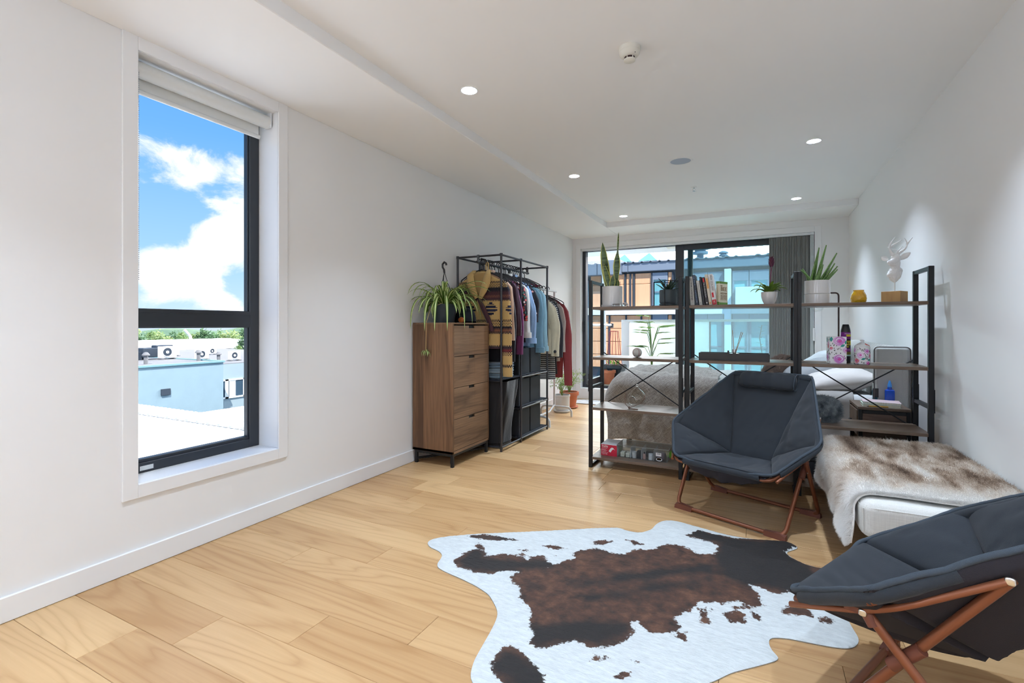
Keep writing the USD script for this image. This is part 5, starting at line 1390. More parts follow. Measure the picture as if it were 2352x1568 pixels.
def antler(pts, r, dy):
    P = np.array([J(cx, cy, dy + .0) for cx, cy in pts])
    s = np.linspace(0, 1, 18); k = np.linspace(0, 1, len(P))
    Q = np.stack([np.interp(s, k, P[:, i]) for i in range(3)], 1)
    for _ in range(2):
        Q[1:-1] = (Q[:-2] + 2 * Q[1:-1] + Q[2:]) / 4
    return tube(Q, np.linspace(r, .0015, 18), 10)
obj('antler', [antler([(455, 510), (405, 430), (372, 340), (395, 260), (440, 190), (495, 118)], .0105, .0), antler([(405, 330), (470, 270), (540, 235), (628, 180)], .008, .004), antler([(400, 370), (470, 372), (545, 366)], .005, .008), antler([(375, 350), (350, 330), (336, 316)], .005, -.004)], plaster, t, smooth=True)
obj('antler', [antler([(520, 500), (600, 430), (690, 380), (745, 300), (735, 230), (690, 145)], .0105, .01), antler([(735, 280), (790, 215), (855, 146)], .0075, .012), antler([(510, 500), (545, 420), (590, 375), (645, 316)], .008, .002)], plaster, t, smooth=True)

# second boards: baseball, tray, diffuser, floral box, spray can, floral jar
bb = thing('baseball', 'white baseball with red stitching on the left unit', 'ball', (-.848, 3.865, S2 + .0365), 35)
obj('cover', trimesh.creation.icosphere(4, .0365), plain('ball_leather', srgb(220, 216, 208), .55, bump=.1, bscale=300), bb, smooth=True)
tt = np.linspace(0, 2 * PI, 121)[:-1]
sx = np.stack([.73 * np.cos(tt) + .27 * np.cos(3 * tt), .73 * np.sin(tt) - .27 * np.sin(3 * tt), 2 * math.sqrt(.73 * .27) * np.sin(2 * tt)], 1)
obj('seam', tube(sx / np.linalg.norm(sx, axis=1, keepdims=True) * .0366, .0011, 6, closed=True), plain('seam_red', srgb(168, 66, 66), .6), bb)
q = sx / np.linalg.norm(sx, axis=1, keepdims=True)
dq = np.roll(q, -1, 0) - np.roll(q, 1, 0); dq /= np.linalg.norm(dq, axis=1, keepdims=True)
sd = np.cross(q, dq)
obj('stitches', [tube([q[i] * .0367 - sd[i] * .0035 + dq[i] * .001, q[i] * .0372, q[i] * .0367 + sd[i] * .0035 + dq[i] * .001], .0005, 4) for i in range(0, 120, 2)], plain('stitch_red', srgb(176, 60, 60), .6), bb, kind='stuff')

tr = thing('tray', 'long shallow black tray on the middle unit', 'tray', (-.155, 3.855, S2))
tm = plain('tray_black', srgb(26, 28, 31), .3, coat=.2, var=.15, vscale=6)
obj('base', box(-.226, .226, -.064, .064, 0, .005, .001), tm, tr)
for s in (-1, 1):
    obj('wall', prism([(-.226, .0), (.226, 0), (.23, .052), (-.23, .052)], .004).apply_transform(trimesh.transformations.rotation_matrix(PI / 2, (1, 0, 0))).apply_translation((0, s * .066 + .002, 0)), tm, tr)
    obj('wall', box(*((.226, .230) if s > 0 else (-.230, -.226)), -.064, .064, 0, .052, .001), tm, tr)
df = thing('reed_diffuser', 'flat glass reed diffuser with wooden reeds standing in the black tray', 'diffuser', (-.150, 3.86, S2 + .0055))
obj('bottle', lathe([(0, 0), (.036, 0), (.04, .004), (.04, .038), (.036, .044), (.012, .047), (.011, .052), (.009, .052), (.009, .046), (.034, .041), (.037, .036), (.037, .006), (0, .003)], 36), glass_thin, df, smooth=40)
obj('oil', lathe([(0, .004), (.0365, .004), (.0365, .016), (0, .016)], 28), glass_thin, df)
obj('collar', lathe([(.0085, .05), (.013, .05), (.013, .072), (.0085, .072), (.0085, .05)], 24), plain('collar_steel', (.6, .6, .62), .3, metal=1.0), df, smooth=40)
reed = plain('reed_wood', srgb(196, 150, 92), .7)
for a_, b_ in (((.0, 0, .03), (-.012, 0, .21)), ((.004, 0, .03), (.055, .01, .195)), ((.002, .004, .03), (.045, .02, .198))):
    obj('reed', cyl(a_, b_, .0018, 7), reed, df)
wc = thing('charm', 'small wooden charm hanging over the tray edge beside the diffuser', 'charm', (-.187, 3.80, S2 + .0055))
obj('bead', rbox(.012, .008, .03, .004, loc=(0, 0, .036)), plain('bead_black', srgb(48, 38, 40), .5), wc)
obj('tassel', tube([(0, 0, .036), (.004, -.002, .02), (-.004, -.002, .0)], [.003, .005, .006], 8), reed, wc)

pinks = [inkm('rose_pale', srgb(224, 182, 222)), inkm('rose_mid', srgb(206, 130, 204)), inkm('rose_deep', srgb(214, 84, 168)), inkm('rose_white', srgb(240, 230, 240))]
teal_ink, leop, coral = inkm('leaf_teal', srgb(48, 150, 138)), inkm('leopard_brown', srgb(62, 44, 42)), inkm('rose_coral', srgb(214, 110, 104))
def floral(w_, h_, seed, roses, leaves, nspots, wrap=None):
    """Flat print pieces on an xy sheet: roses, leaves and leopard spots by colour; wrap bends the sheet round a radius."""
    rg = np.random.default_rng(seed)
    out = {}
    clip = Polygon([(0, 0), (w_, 0), (w_, h_), (0, h_)])
    busy = []
    def add(mt, poly, lvl):
        poly = poly.intersection(clip)
        for g_ in getattr(poly, 'geoms', [poly]):
            if g_.geom_type == 'Polygon' and g_.area > 1e-8:
                out.setdefault(mt.GetPrim().GetName(), (mt, []))[1].append(prism(g_.simplify(.0002), .0003 + .00012 * lvl))
    for cx, cy, r, col in roses:
        busy.append((cx, cy, r))
        for lvl, (k, mt) in enumerate(((1.0, pinks[0]), (.86, col), (.62, pinks[3]), (.52, col), (.30, pinks[2]))):
            off = rg.uniform(-.12, .12, 2) * r
            ring = [(cx + off[0] + r * k * (1 + .07 * math.sin(3 * a_ + lvl)) * math.cos(a_), cy + off[1] + r * k * (1 + .07 * math.cos(4 * a_)) * .9 * math.sin(a_)) for a_ in np.linspace(0, 2 * PI, 26)[:-1]]
            add(mt, Polygon(ring), lvl)
    for cx, cy, L, ang in leaves:
        busy.append((cx, cy, L * .4))
        c, s = math.cos(ang), math.sin(ang)
        pts = [(x, .26 * L * math.sin(PI * (x / L + .5)) * sg) for sg in (1, -1) for x in (np.linspace(-.5, .5, 9) * L)[:: sg]]
        add(teal_ink, Polygon([(cx + x * c - y * s, cy + x * s + y * c) for x, y in pts]).buffer(0), 5)
    k = 0
    while k < nspots:
        cx, cy = rg.uniform(0, w_), rg.uniform(0, h_)
        k += 1
        if any(math.hypot(cx - a_, cy - b_) < r + .002 for a_, b_, r in busy):
            continue
        r = rg.uniform(.0018, .0052)
        sp = Point(cx, cy).buffer(r, 6)
        if r > .0032:
            sp = sp.difference(Point(cx + rg.uniform(-.3, .3) * r, cy).buffer(r * .5, 5)).difference(Polygon([(cx, cy), (cx + 2 * r, cy + r), (cx + 2 * r, cy - r)]))
        add(leop, sp, 4)
        busy.append((cx, cy, r))
    res = []
    for mt, ms in out.values():
        m = trimesh.util.concatenate(ms)
        if wrap:
            m = m.subdivide_to_size(.006)
            v = m.vertices; a_ = v[:, 0] / wrap; r = wrap + v[:, 2]
            m = trimesh.Trimesh(np.stack([r * np.sin(a_), -r * np.cos(a_), v[:, 1]], 1), m.faces, process=False)
        res.append((mt, m))
    return res
card_white = plain('card_white', srgb(236, 234, 236), .45)
fb = thing('floral_box', 'tall white gift box printed with pink roses and leopard spots', 'box', (.425, 3.80, S2), 6)
BW, BD, BH = .094, .09, .176
obj('carton', box(0, BW, 0, BD, 0, BH, .001), card_white, fb)
for mt, m in floral(BW, BH, 3, [(.055, .150, .034, pinks[1]), (.052, .030, .032, pinks[1]), (.094, .085, .020, pinks[0]), (.006, .10, .012, coral)], [(.072, .118, .03, .5), (.008, .160, .034, 1.5), (.09, .14, .026, 1.3)], 70):
    obj('print', place(m, (0, -.0001, 0), (1, 0, 0), (0, 0, 1)), mt, fb, kind='stuff')
for mt, m in floral(BD, BH, 5, [(.05, .12, .026, coral), (.04, .04, .028, pinks[1])], [(.02, .155, .03, 1.2)], 50):
    obj('print', place(m, (-.0001, BD, 0), (0, -1, 0), (0, 0, 1)), mt, fb, kind='stuff')
sc = thing('spray_can', 'tall purple, yellow and black spray can behind the floral box', 'spray can', (.531, 3.945, S2))
purple_ink, yellow_ink = inkm('can_purple', srgb(132, 34, 138)), inkm('can_yellow', srgb(222, 200, 40))
can_black = plain('can_black', srgb(34, 32, 38), .3)
rc = .0285
for nm, z0, z1, mt in (('base_band', 0, .045, can_black), ('foot_stripe', .045, .055, inkm('can_mint', srgb(170, 206, 186))), ('label_band', .055, .075, inkm('can_olive', srgb(120, 108, 40))), ('label_band', .075, .098, purple_ink), ('label_band', .098, .118, can_black), ('label_band', .118, .148, yellow_ink), ('label_band', .148, .158, can_black), ('label_band', .158, .205, purple_ink)):
    obj(nm, lathe([(0, z0), (rc, z0), (rc, z1), (0, z1)], 36), mt, sc, smooth=40)
obj('cap', lathe([(0, .205), (rc, .205), (rc - .001, .218), (rc - .007, .246), (rc - .010, .256), (rc - .013, .258), (0, .256)], 36), can_black, sc, smooth=40)
def wrapm(s, h, z, r, mt, ang=0, width=None, bold=True):
    m = text(s, h, .0005, bold, width)
    v = m.vertices; a_ = v[:, 0] / r + ang
    return trimesh.Trimesh(np.stack([(r + .0001 + v[:, 2]) * np.sin(a_), -(r + .0001 + v[:, 2]) * np.cos(a_), z + v[:, 1]], 1), m.faces, process=False)
obj('lettering', [wrapm('CAUTION', .006, .195, rc, None, .35), wrapm('KILLS FAST', .0045, .087, rc, None, .3)], ink_white, sc)
obj('lettering', [wrapm('MAX', .019, .133, rc, None, .25, .036)], can_black, sc)
obj('emblem', [wrapm('*', .02, .108, rc, None, .3)], yellow_ink, sc)
obj('colour_patch', [trimesh.Trimesh(np.array([((rc + .0004) * math.sin(a_), -(rc + .0004) * math.cos(a_), z) for a_ in np.linspace(.0, 1.2, 9) for z in (.176, .19)]), np.array([(2 * i, 2 * i + 2, 2 * i + 3) for i in range(8)] + [(2 * i, 2 * i + 3, 2 * i + 1) for i in range(8)]), process=False)], yellow_ink, sc)
jr = thing('floral_jar', 'round lidded ceramic jar with a rose and leopard print', 'jar', (.604, 3.825, S2))
rj = .0425
obj('body', lathe([(0, 0), (rj - .004, 0), (rj, .004), (rj, .108), (rj - .002, .112), (0, .112)], 44), ceramic, jr, smooth=40)
ld = obj('lid', lathe([(rj - .001, .112), (rj + .0005, .114), (rj - .004, .121), (.018, .137), (.009, .141), (.007, .146), (.011, .150), (.0115, .155), (.006, .159), (0, .159)], 44), ceramic, jr, smooth=50)
for mt, m in floral(.2, .106, 8, [(.055, .088, .016, pinks[1]), (.10, .060, .020, pinks[0]), (.075, .024, .019, coral), (.135, .085, .016, pinks[1]), (.14, .01, .014, pinks[2]), (.165, .055, .018, coral), (.03, .05, .018, pinks[1])], [(.115, .036, .026, .4), (.15, .03, .022, .1)], 120, wrap=rj + .0002):
    m.apply_transform(trimesh.transformations.rotation_matrix(-.1 / rj - .35, (0, 0, 1)))
    obj('print', m, mt, jr, kind='stuff')
obj('painted_sprig', [T(superell(.006, .0009, .0035, nu=10, nv=6), (.012 + .007 * k, -.026 + .0035 * abs(k - 1), .131 - .0035 * k), rx=-38, ry=25 * (k - 1)) for k in range(4)], inkm('sprig_red', srgb(206, 92, 84)), ld)

# third board: drop terrarium
dt = thing('hanging_terrarium', 'teardrop clear glass terrarium with a knotted leather cord', 'terrarium', (-.853, 3.885, S3))
prof = [(0, .002), (.03, .002), (.058, .018), (.074, .045), (.078, .068), (.07, .095), (.045, .125), (.02, .146), (.007, .158), (.005, .164)]
m = lathe(prof, 40)
hole = np.array([-.03, -.07, .062])
keep = np.linalg.norm(m.triangles_center - hole, axis=1) > .036
m.update_faces(keep); m.remove_unreferenced_vertices()
obj('globe', m, glass_thin, dt, smooth=True)
ea = np.linspace(0, 2 * PI, 33)[:-1]
d0 = np.array([-.03, -.07, 0]) / np.linalg.norm([-.03, -.07, 0]); e1 = np.cross(d0, [0, 0, 1])
obj('opening_rim', tube([hole * np.array([.94, .94, 1]) + .034 * (math.cos(x) * e1 + math.sin(x) * np.array([0, 0, 1])) + d0 * .008 * (abs(math.cos(x)) * -.9) for x in ea], .0017, 7, closed=True), glass_clear, dt, smooth=True)
obj('hook_ring', tube([(.0085 * math.cos(x), 0, .172 + .0085 * math.sin(x)) for x in ea], .0028, 8, closed=True), glass_clear, dt, smooth=True)
leather = plain('leather_cord', srgb(122, 96, 82), .7)
obj('cord', tube([(-.083, -.02, .105), (-.088, -.035, .07), (-.078, -.065, .03), (-.05, -.095, .012), (-.035, -.10, .01)], .0024, 7), leather, dt)
obj('cord', tube([(-.035, -.10, .01), (-.005, -.095, .02), (.045, -.07, .045), (.07, -.045, .08), (.068, -.03, .105)], .0024, 7), leather, dt)
obj('knot', T(trimesh.creation.icosphere(2, .0095), (-.038, -.102, .0095)), leather, dt, smooth=True)
obj('cord_tail', [tube([(-.038, -.104, .006), (-.005, -.115, .0035), (.03, -.118, .0035)], .003, 7), tube([(-.036, -.106, .006), (.0, -.124, .0035), (.034, -.126, .0035)], .003, 7)], leather, dt)

# bottom board: lamp box and the clear organiser with its contents
rb = thing('lamp_box', 'small red and white heat lamp carton on the bottom left board', 'box', (-1.121, 3.80, S4))
W_, D_, Hh = .129, .19, .091
red = plain('carton_red', srgb(190, 20, 54), .5)
obj('carton', box(0, W_, 0, D_, 0, Hh, .001), plain('carton_white', srgb(214, 216, 220), .5, var=.05, vscale=30), rb)
obj('front_panel', box(.0004, W_ - .0004, -.0006, .001, .0004, Hh - .004), red, rb)
fr = lambda m, x, z: place(m, (x, -.0007, z), (1, 0, 0), (0, 0, 1))
obj('lettering', [fr(text('ProGlo', .013, .0006, True, .048), .032, .075), fr(text('HEAT AND DAYLIGHT LAMP', .004, .0006, False, .046), .031, .0635)] + [fr(text(s, .0038, .0006), .006 + len(s) * .00115, .054 - k * .0072) for k, s in enumerate(('Full spectrum lamp', 'Reflector bulb', 'Warm basking light', 'For indoor use', 'Long life ceramic base', 'Even light and heat', 'See side for details'))], ink_white, rb)
ar = [(.062 + .062 * s - 0, .036 + .036 * math.sin(PI * min(1, s * 1.05)) * (1 - .2 * s)) for s in np.linspace(0, 1, 14)]
low = [(.078 + .044 * s, .028 + .026 * math.sin(PI * s) * .9 + .008 * s) for s in np.linspace(0, 1, 10)]
obj('arc_graphic', fr(prism(max(getattr(Polygon(ar + low[::-1]).buffer(0), 'geoms', [Polygon(ar + low[::-1]).buffer(0)]), key=lambda g: g.area), .0006), 0, .0), ink_white, rb)

og = thing('organiser_box', 'clear plastic divided organiser box with a lid on the bottom left board', 'storage box', (-.795, 3.895, S4))
ow, od, oh = .372, .185, .085
for nm, bx in (('wall', box(-ow / 2, ow / 2, -od / 2, -od / 2 + .002, 0, oh)), ('wall', box(-ow / 2, ow / 2, od / 2 - .002, od / 2, 0, oh)), ('wall', box(-ow / 2, -ow / 2 + .002, -od / 2 + .002, od / 2 - .002, 0, oh)), ('wall', box(ow / 2 - .002, ow / 2, -od / 2 + .002, od / 2 - .002, 0, oh)), ('base', box(-ow / 2 + .002, ow / 2 - .002, -od / 2 + .002, od / 2 - .002, 0, .002))):
    obj(nm, bx, plastic_clear, og)
for x in (-.092, -.008, .085):
    obj('divider', box(x - .0012, x + .0012, -od / 2 + .003, od / 2 - .003, .003, oh - .003), plain(f'divider_frost', srgb(214, 222, 228), .4) if 'divider_frost' not in MATS else MATS['divider_frost'], og)
lid = obj('lid', [box(-ow / 2 - .012, ow / 2 + .012, -od / 2 - .01, od / 2 + .01, oh + .012, oh + .0145, .001)], plastic_clear, og)
rimm = pane('plastic_rim', (.86, .9, .92), 1.4, veil=.45)
obj('lid_rim', tube([(-ow / 2 - .012, -od / 2 - .01, oh + .013), (ow / 2 + .012, -od / 2 - .01, oh + .013), (ow / 2 + .012, od / 2 + .01, oh + .013), (-ow / 2 - .012, od / 2 + .01, oh + .013)], .003, 6, closed=True), rimm, lid)
for s in (-1, 1):
    obj('lid_skirt', box(-ow / 2 - .012, ow / 2 + .012, s * (od / 2 + .009) - .001, s * (od / 2 + .009) + .001, oh - .012, oh + .012), plastic_clear, lid)
    obj('lid_skirt', box(s * (ow / 2 + .011) - .001, s * (ow / 2 + .011) + .001, -od / 2 - .008, od / 2 + .008, oh - .012, oh + .012), plastic_clear, lid)
    obj('clip', box(s * (ow / 2 + .010) - .006, s * (ow / 2 + .010) + .006, -.03, .03, .022, oh - .016, .004), plain('clip_green', srgb(110, 190, 50), .4) if 'clip_green' not in MATS else MATS['clip_green'], og)
fo = -od / 2
st = obj('price_label', box(.102, .142, fo - .0008, fo, .042, .068), ink_white, og)
obj('barcode', [box(.110 + k * .0034, .1118 + k * .0034, fo - .0011, fo - .0006, .056, .064) for k in range(8)], ink_black, st)
st = obj('maker_label', place(prism(Point(0, 0).buffer(1, 24).simplify(.001), .0008), (.126, fo - .0001, .018), (.023, 0, 0), (0, 0, .013)), ink_white, og)
obj('label_band', place(prism(Point(0, 0).buffer(1, 24), .0006), (.126, fo - .0009, .0205), (.018, 0, 0), (0, 0, .008)), ink_orange, st)
obj('label_text', place(text('System', .007, .0006, True, .03), (.126, fo - .0016, .016), (1, 0, 0), (0, 0, 1)), ink_black, st)
creamy = plain('bar_cream', srgb(226, 224, 206), .5)
ox, oy, oz = -.795, 3.895, S4 + .0025
for k in range(4):
    obj('soap_bar', rbox(.032, .05, .017, .004), creamy, None, smooth=40, label=f'cream soap bar in the organiser, {["lower left", "lower right", "upper left", "upper right"][k]} of four', cat='soap', group='soap bars in the organiser', loc=(ox - .158 + .042 * (k % 2), oy - .055, oz + .0185 * (k // 2)))
obj('cup', lathe([(0, 0), (.016, 0), (.021, .045), (.019, .045), (.015, .003), (0, .003)], 24), ceramic, None, smooth=40, label='small white cup in the second compartment of the organiser', cat='cup', loc=(ox - .068, oy - .06, oz))
obj('pouch', rbox(.04, .06, .058, .012), navy_felt, None, smooth=40, label='dark pouch beside the white cup in the organiser', cat='pouch', loc=(ox - .029, oy - .05, oz))
p = thing('lotion_bottle', 'slim pink bottle in the third compartment of the organiser', 'bottle', (ox + .010, oy - .062, oz))
obj('bottle', lathe([(0, 0), (.0105, 0), (.0105, .036), (.006, .04), (0, .04)], 20), plain('bottle_pink', srgb(222, 176, 166), .4), p, smooth=40)
obj('cap', lathe([(0, .04), (.006, .04), (.006, .052), (0, .052)], 16), can_black, p, smooth=40)
p = thing('cream_pot', 'white screw-top pot in the third compartment of the organiser', 'jar', (ox + .058, oy - .06, oz))
obj('pot', lathe([(0, 0), (.018, 0), (.0185, .03), (0, .03)], 24), ceramic, p, smooth=40)
obj('cap', lathe([(0, .0305), (.0165, .0305), (.0165, .045), (0, .045)], 24), unit_white, p, smooth=40)
obj('cloth_roll', rbox(.06, .09, .055, .02), cloth('roll_plum', srgb(128, 108, 116)), None, smooth=40, label='rolled mauve cloth in the right compartment of the organiser', cat='cloth', loc=(ox + .13, oy - .01, oz))
obj('towel_roll', rbox(.06, .06, .05, .018), navy_felt, None, smooth=40, label='dark folded cloth at the back of the third compartment in the organiser', cat='cloth', loc=(ox + .036, oy + .02, oz))

# ------------------------------------------------------------------ folding hexagon chairs
copper = plain('copper_paint', srgb(138, 84, 58), .36, metal=.45, coat=.15)
copper_dark = plain('copper_plastic', srgb(116, 66, 50), .55)
rivet_m = plain('rivet_steel', (.72, .70, .66), .25, metal=1.0)
canvas = plain('charcoal_canvas', srgb(40, 46, 53), .9, bump=.22, bscale=420, var=.08, vscale=5, sheen=.1)
canvas_edge = plain('canvas_piping', srgb(62, 72, 82), .85, bump=.3, bscale=500)
canvas_under = plain('canvas_under', srgb(38, 35, 41), .95, bump=.2, bscale=420)
KV = {k: np.array(q, float) for k, q in dict(TL=(-.232, .392, .805), TR=(.232, .392, .805), SL=(-.42, -.064, .496), SR=(.42, -.064, .496), FL=(-.269, -.302, .338), FR=(.269, -.302, .338), BL=(-.125, .093, .318), BR=(.125, .093, .318)).items()}


def rounded(pts, r=.05, n=6, closed=False):
    """A polyline with its corners rounded."""
    P = [np.array(p, float) for p in pts]
    out = []
    N = len(P)
    for i in range(N):
        if not closed and i in (0, N - 1):
            out.append(P[i]); continue
        a, b, c = P[i - 1], P[i], P[(i + 1) % N]
        u, w = (a - b) / np.linalg.norm(a - b), (c - b) / np.linalg.norm(c - b)
        k = min(r, np.linalg.norm(a - b) * .45, np.linalg.norm(c - b) * .45)
        for s in np.linspace(0, 1, n):
            out.append((1 - s) ** 2 * (b + u * k) + 2 * s * (1 - s) * b + s * s * (b + w * k))
    return np.array(out)


def padded(a, b, c, d, puff, sag=0.0, n=26, seed=0, wr=.006, t=.022):
    """A quilted panel over the corners a b c d (d may equal c): thin at the seams, full in the middle, lightly creased."""
    U, V = np.meshgrid(np.linspace(0, 1, n + 1), np.linspace(0, 1, n + 1), indexing='ij')
    u, v = U[..., None], V[..., None]
    P = a * (1 - u) * (1 - v) + b * u * (1 - v) + c * u * v + d * (1 - u) * v
    nn = np.cross(c - a, d - b) if np.linalg.norm(c - d) > 1e-6 else np.cross(b - a, c - a)
    nn /= np.linalg.norm(nn)
    if nn @ (np.array([0, -.1, 1.2]) - P.reshape(-1, 3).mean(0)) < 0:
        nn = -nn
    e = np.clip(4 * U * (1 - U), 0, 1) * np.clip(4 * V * (1 - V), 0, 1)
    w = (meshkit.fbm(P * np.array([7, 7, 11.]) + seed * 3.1, 3, seed) - .5) * 2
    w2 = np.abs(meshkit.fbm(P * np.array([14, 9, 9.]) + seed * 1.7, 2, seed + 5) - .5) * 2
    h = puff * e ** .42 - sag * e + wr * w * e ** .3 - wr * .9 * (1 - w2) ** 6 * e ** .3
    top = grid(P + nn * h[..., None], n, n)
    low = grid(P - nn * (t * np.minimum(1, e * 6) ** .5 + .004 + sag * 1.25 * e ** .7)[..., None], n, n)
    if top.face_normals.mean(0) @ nn < 0:
        top = trimesh.Trimesh(top.vertices, top.faces[:, ::-1], process=False)
    if low.face_normals.mean(0) @ nn > 0:
        low = trimesh.Trimesh(low.vertices, low.faces[:, ::-1], process=False)
    return top, low


def folding_chair(label, x, y, rz, seed=0):
    c = thing('folding_chair', label, 'chair', (x, y, 0), rz, 'folding hexagon chairs')
    K = KV
    # frame
    up, dn = np.array([0, 0, .0]), np.array([0, 0, -.024])
    bk = np.array([0, .016, -.018])
    obj('back_tube', tube(rounded([K['SL'] + dn, K['TL'] + bk, K['TR'] + bk, K['SR'] + dn], .04), .0105, 12), copper, c, smooth=50)
    obj('front_tube', tube(rounded([K['SL'] + dn, K['FL'] + dn, K['FR'] + dn, K['SR'] + dn], .04), .0105, 12), copper, c, smooth=50)
    PX = .362
    for s in (-1, 1):
        R = np.array([s * .338, .16, .594]); Fp = np.array([s * PX, -.093, .417]); F0 = np.array([s * .298, -.297, .316])
        obj('side_rail', tube(rounded([F0, Fp + np.array([s * .010, 0, .003]), np.array([s * .394, -.03, .462]), np.array([s * .390, .015, .492]), R + np.array([s * .012, .0, .0])], .06), .0085, 10), copper, c, smooth=50)
        for q in (R, Fp):
            obj('rivet', T(superell(.009, .009, .005, nu=14, nv=8), (q[0] + s * .017, q[1], q[2]), ry=90), rivet_m, c, smooth=True)
        obj('rail_bracket', rbox(.02, .05, .026, .006, loc=(Fp[0] + s * .004, Fp[1] - .02, Fp[2] - .012)), copper_dark, c)
        X = np.array([s * .327, -.02, .328])
        obj('pivot_sleeve', tube([X + np.array([s * .004, -.03, -.035]), X + np.array([s * .004, .03, .035])], .0155, 12), copper_dark, c, smooth=50)
        obj('rivet', T(superell(.009, .009, .005, nu=14, nv=8), (X[0] + s * .024, X[1], X[2]), ry=90), rivet_m, c, smooth=True)
        obj('pivot_cap', cyl(Fp + np.array([0, -.012, .02]), Fp + np.array([0, .018, -.03]), .0135, 12), copper_dark, c, smooth=50)
    def leg(top, foot_y, inset, px):
        L = [np.array([s * px, top[0], top[1]]) for s in (-1, 1)]
        Fo = [np.array([s * (.308 + inset), foot_y, .016]) for s in (-1, 1)]
        return tube(rounded([L[0], Fo[0], Fo[1], L[1]], .055, 8), .0115, 12)
    obj('leg_frame', leg((.16, .594), -.225, .0, .338), copper, c, smooth=50)
    obj('leg_frame', leg((-.093, .417), .256, .013, .362), copper, c, smooth=50)
    for s in (-1, 1):
        for fy, ins, sg in ((-.225, 0, 1), (.256, .013, -1)):
            q = np.array([s * (.308 + ins), fy, 0])
            hull = trimesh.convex.convex_hull(np.vstack([np.array([(s * .010, -.016 * sg, 0), (s * .010, .016 * sg, 0), (-s * .10, -.013, 0), (-s * .10, .013, 0), (-s * .10, -.013, .026), (-s * .10, .013, .026), (-s * .015, -.015, .034), (-s * .015, .015, .034), (s * .008, .014 * sg, .03), (s * .008, -.014 * sg, .02)])]))
            obj('foot', T(hull, q), copper_dark, c)
    # padded cover: seat, backrest and four wing panels, each with its underside
    E = {k: v + (v - np.array([0, .03, .5])) * np.array([.03, .03, 0]) + np.array([0, 0, .006]) for k, v in K.items()}
    E['BL'], E['BR'] = K['BL'], K['BR']
    for nm, cs, puff, sag, sd in (('seat', ('FL', 'FR', 'BR', 'BL'), .035, .06, 1), ('backrest', ('BL', 'BR', 'TR', 'TL'), .03, .015, 2), ('wing_panel', ('TL', 'SL', 'BL', 'BL'), .03, .0, 3), ('wing_panel', ('SL', 'FL', 'BL', 'BL'), .032, .0, 4), ('wing_panel', ('SR', 'TR', 'BR', 'BR'), .03, .0, 5), ('wing_panel', ('FR', 'SR', 'BR', 'BR'), .032, .0, 6)):
        top, low = padded(*[E[k] for k in cs], puff, sag, seed=sd + seed, wr=.008)
        pnl = obj(nm, top, canvas, c, smooth=True)
        obj('underside', low, canvas_under, pnl, smooth=True)
    ring = rounded([E[k] for k in ('TL', 'TR', 'SR', 'FR', 'FL', 'SL')], .045, 7, closed=True)
    # densify, with a slack, slightly wavy hem
    R2 = []
    for i in range(len(ring)):
        a, b = ring[i], ring[(i + 1) % len(ring)]
        m = max(1, int(np.linalg.norm(b - a) / .015))
        for k in range(m):
            R2.append(a + (b - a) * k / m)
    R2 = np.array(R2)
    wv = meshkit.fbm(R2 * 16 + seed, 3, 9) - .5
    R2 = R2 + wv[:, None] * np.array([.0, .0, .014])
    fs = (R2[:, 1] < -.27).astype(float)
    R2[:, 2] -= fs * .022 * np.maximum(0, 1 - (R2[:, 0] / .24) ** 2)
    obj('piping', tube(R2, .0075, 8, closed=True), canvas_edge, c, smooth=True)
    # the hem that wraps the tube
    def hem(keys, lo, hi, r=.019):
        P = rounded([E[k] * .3 + (K[k] + dn) * .7 for k in keys], .05)
        s = np.r_[0, np.cumsum(np.linalg.norm(np.diff(P, axis=0), axis=1))]; s /= s[-1]
        q = np.linspace(lo, hi, 40)
        Q = np.stack([np.interp(q, s, P[:, i]) for i in range(3)], 1)
        return tube(Q, r + .0025 * (meshkit.fbm(Q * 22, 2, 3) - .5), 12)
    obj('hem', hem(('FR', 'SR', 'TR'), .06, .56), canvas, c, smooth=60)
    obj('hem', hem(('FL', 'SL', 'TL'), .06, .56), canvas, c, smooth=60)
    obj('hem', hem(('TL', 'TR'), .0, 1.0), canvas, c, smooth=60)
    obj('hem', hem(('FL', 'FR'), .1, .9), canvas, c, smooth=60)
    def flap(U, V):
        w = np.sin(np.clip(U, 0, 1) * PI) ** .6
        return np.stack([(U - .5) * .50, -.313 + .03 * V + .012 * np.sin(U * 21) * V * w, .328 - V * .062 * w - .018 * w + .004 * np.sin(U * 33) * V], -1)
    obj('front_flap', thick(grid(flap, 40, 8), .006), canvas_under, c, smooth=True)
    # headrest roll
    tb = E['TL'] * .5 + E['TR'] * .5; bb_ = K['BL'] * .5 + K['BR'] * .5
    d = (bb_ - tb); d /= np.linalg.norm(d)
    nr = np.cross(np.array([1., 0, 0]), d); nr = nr if nr[1] < 0 else -nr
    ctr = tb + d * .075 + nr * .038
    def roll(U, V):
        a_ = U * 2 * PI; s = (V - .5) * 2
        k = np.clip(1 - np.abs(s) ** 14, 0, 1) ** .5
        ra, rb = .056 * k, .036 * k
        w = .002 * np.sin(s * 17 + 2 * np.sin(a_)) * k
        return (ctr + (s * .175)[..., None] * np.array([1., 0, 0]) + ((ra + w) * np.cos(a_))[..., None] * d + ((rb + w) * np.sin(a_))[..., None] * nr)
    h = obj('headrest', grid(roll, 28, 40, closed_u=True), canvas, c, smooth=True)
    obj('headrest_seam', tube([ctr + s * np.array([.172, 0, 0]) * 1.0 + .054 * math.cos(a_) * d + .034 * math.sin(a_) * nr for s in (1,) for a_ in np.linspace(0, 2 * PI, 33)[:-1]], .003, 6, closed=True), canvas_edge, h)
    return c
folding_chair('charcoal folding hexagon chair with copper legs facing the rug before the shelves', -.073, 3.229, math.degrees(-.395), 0)
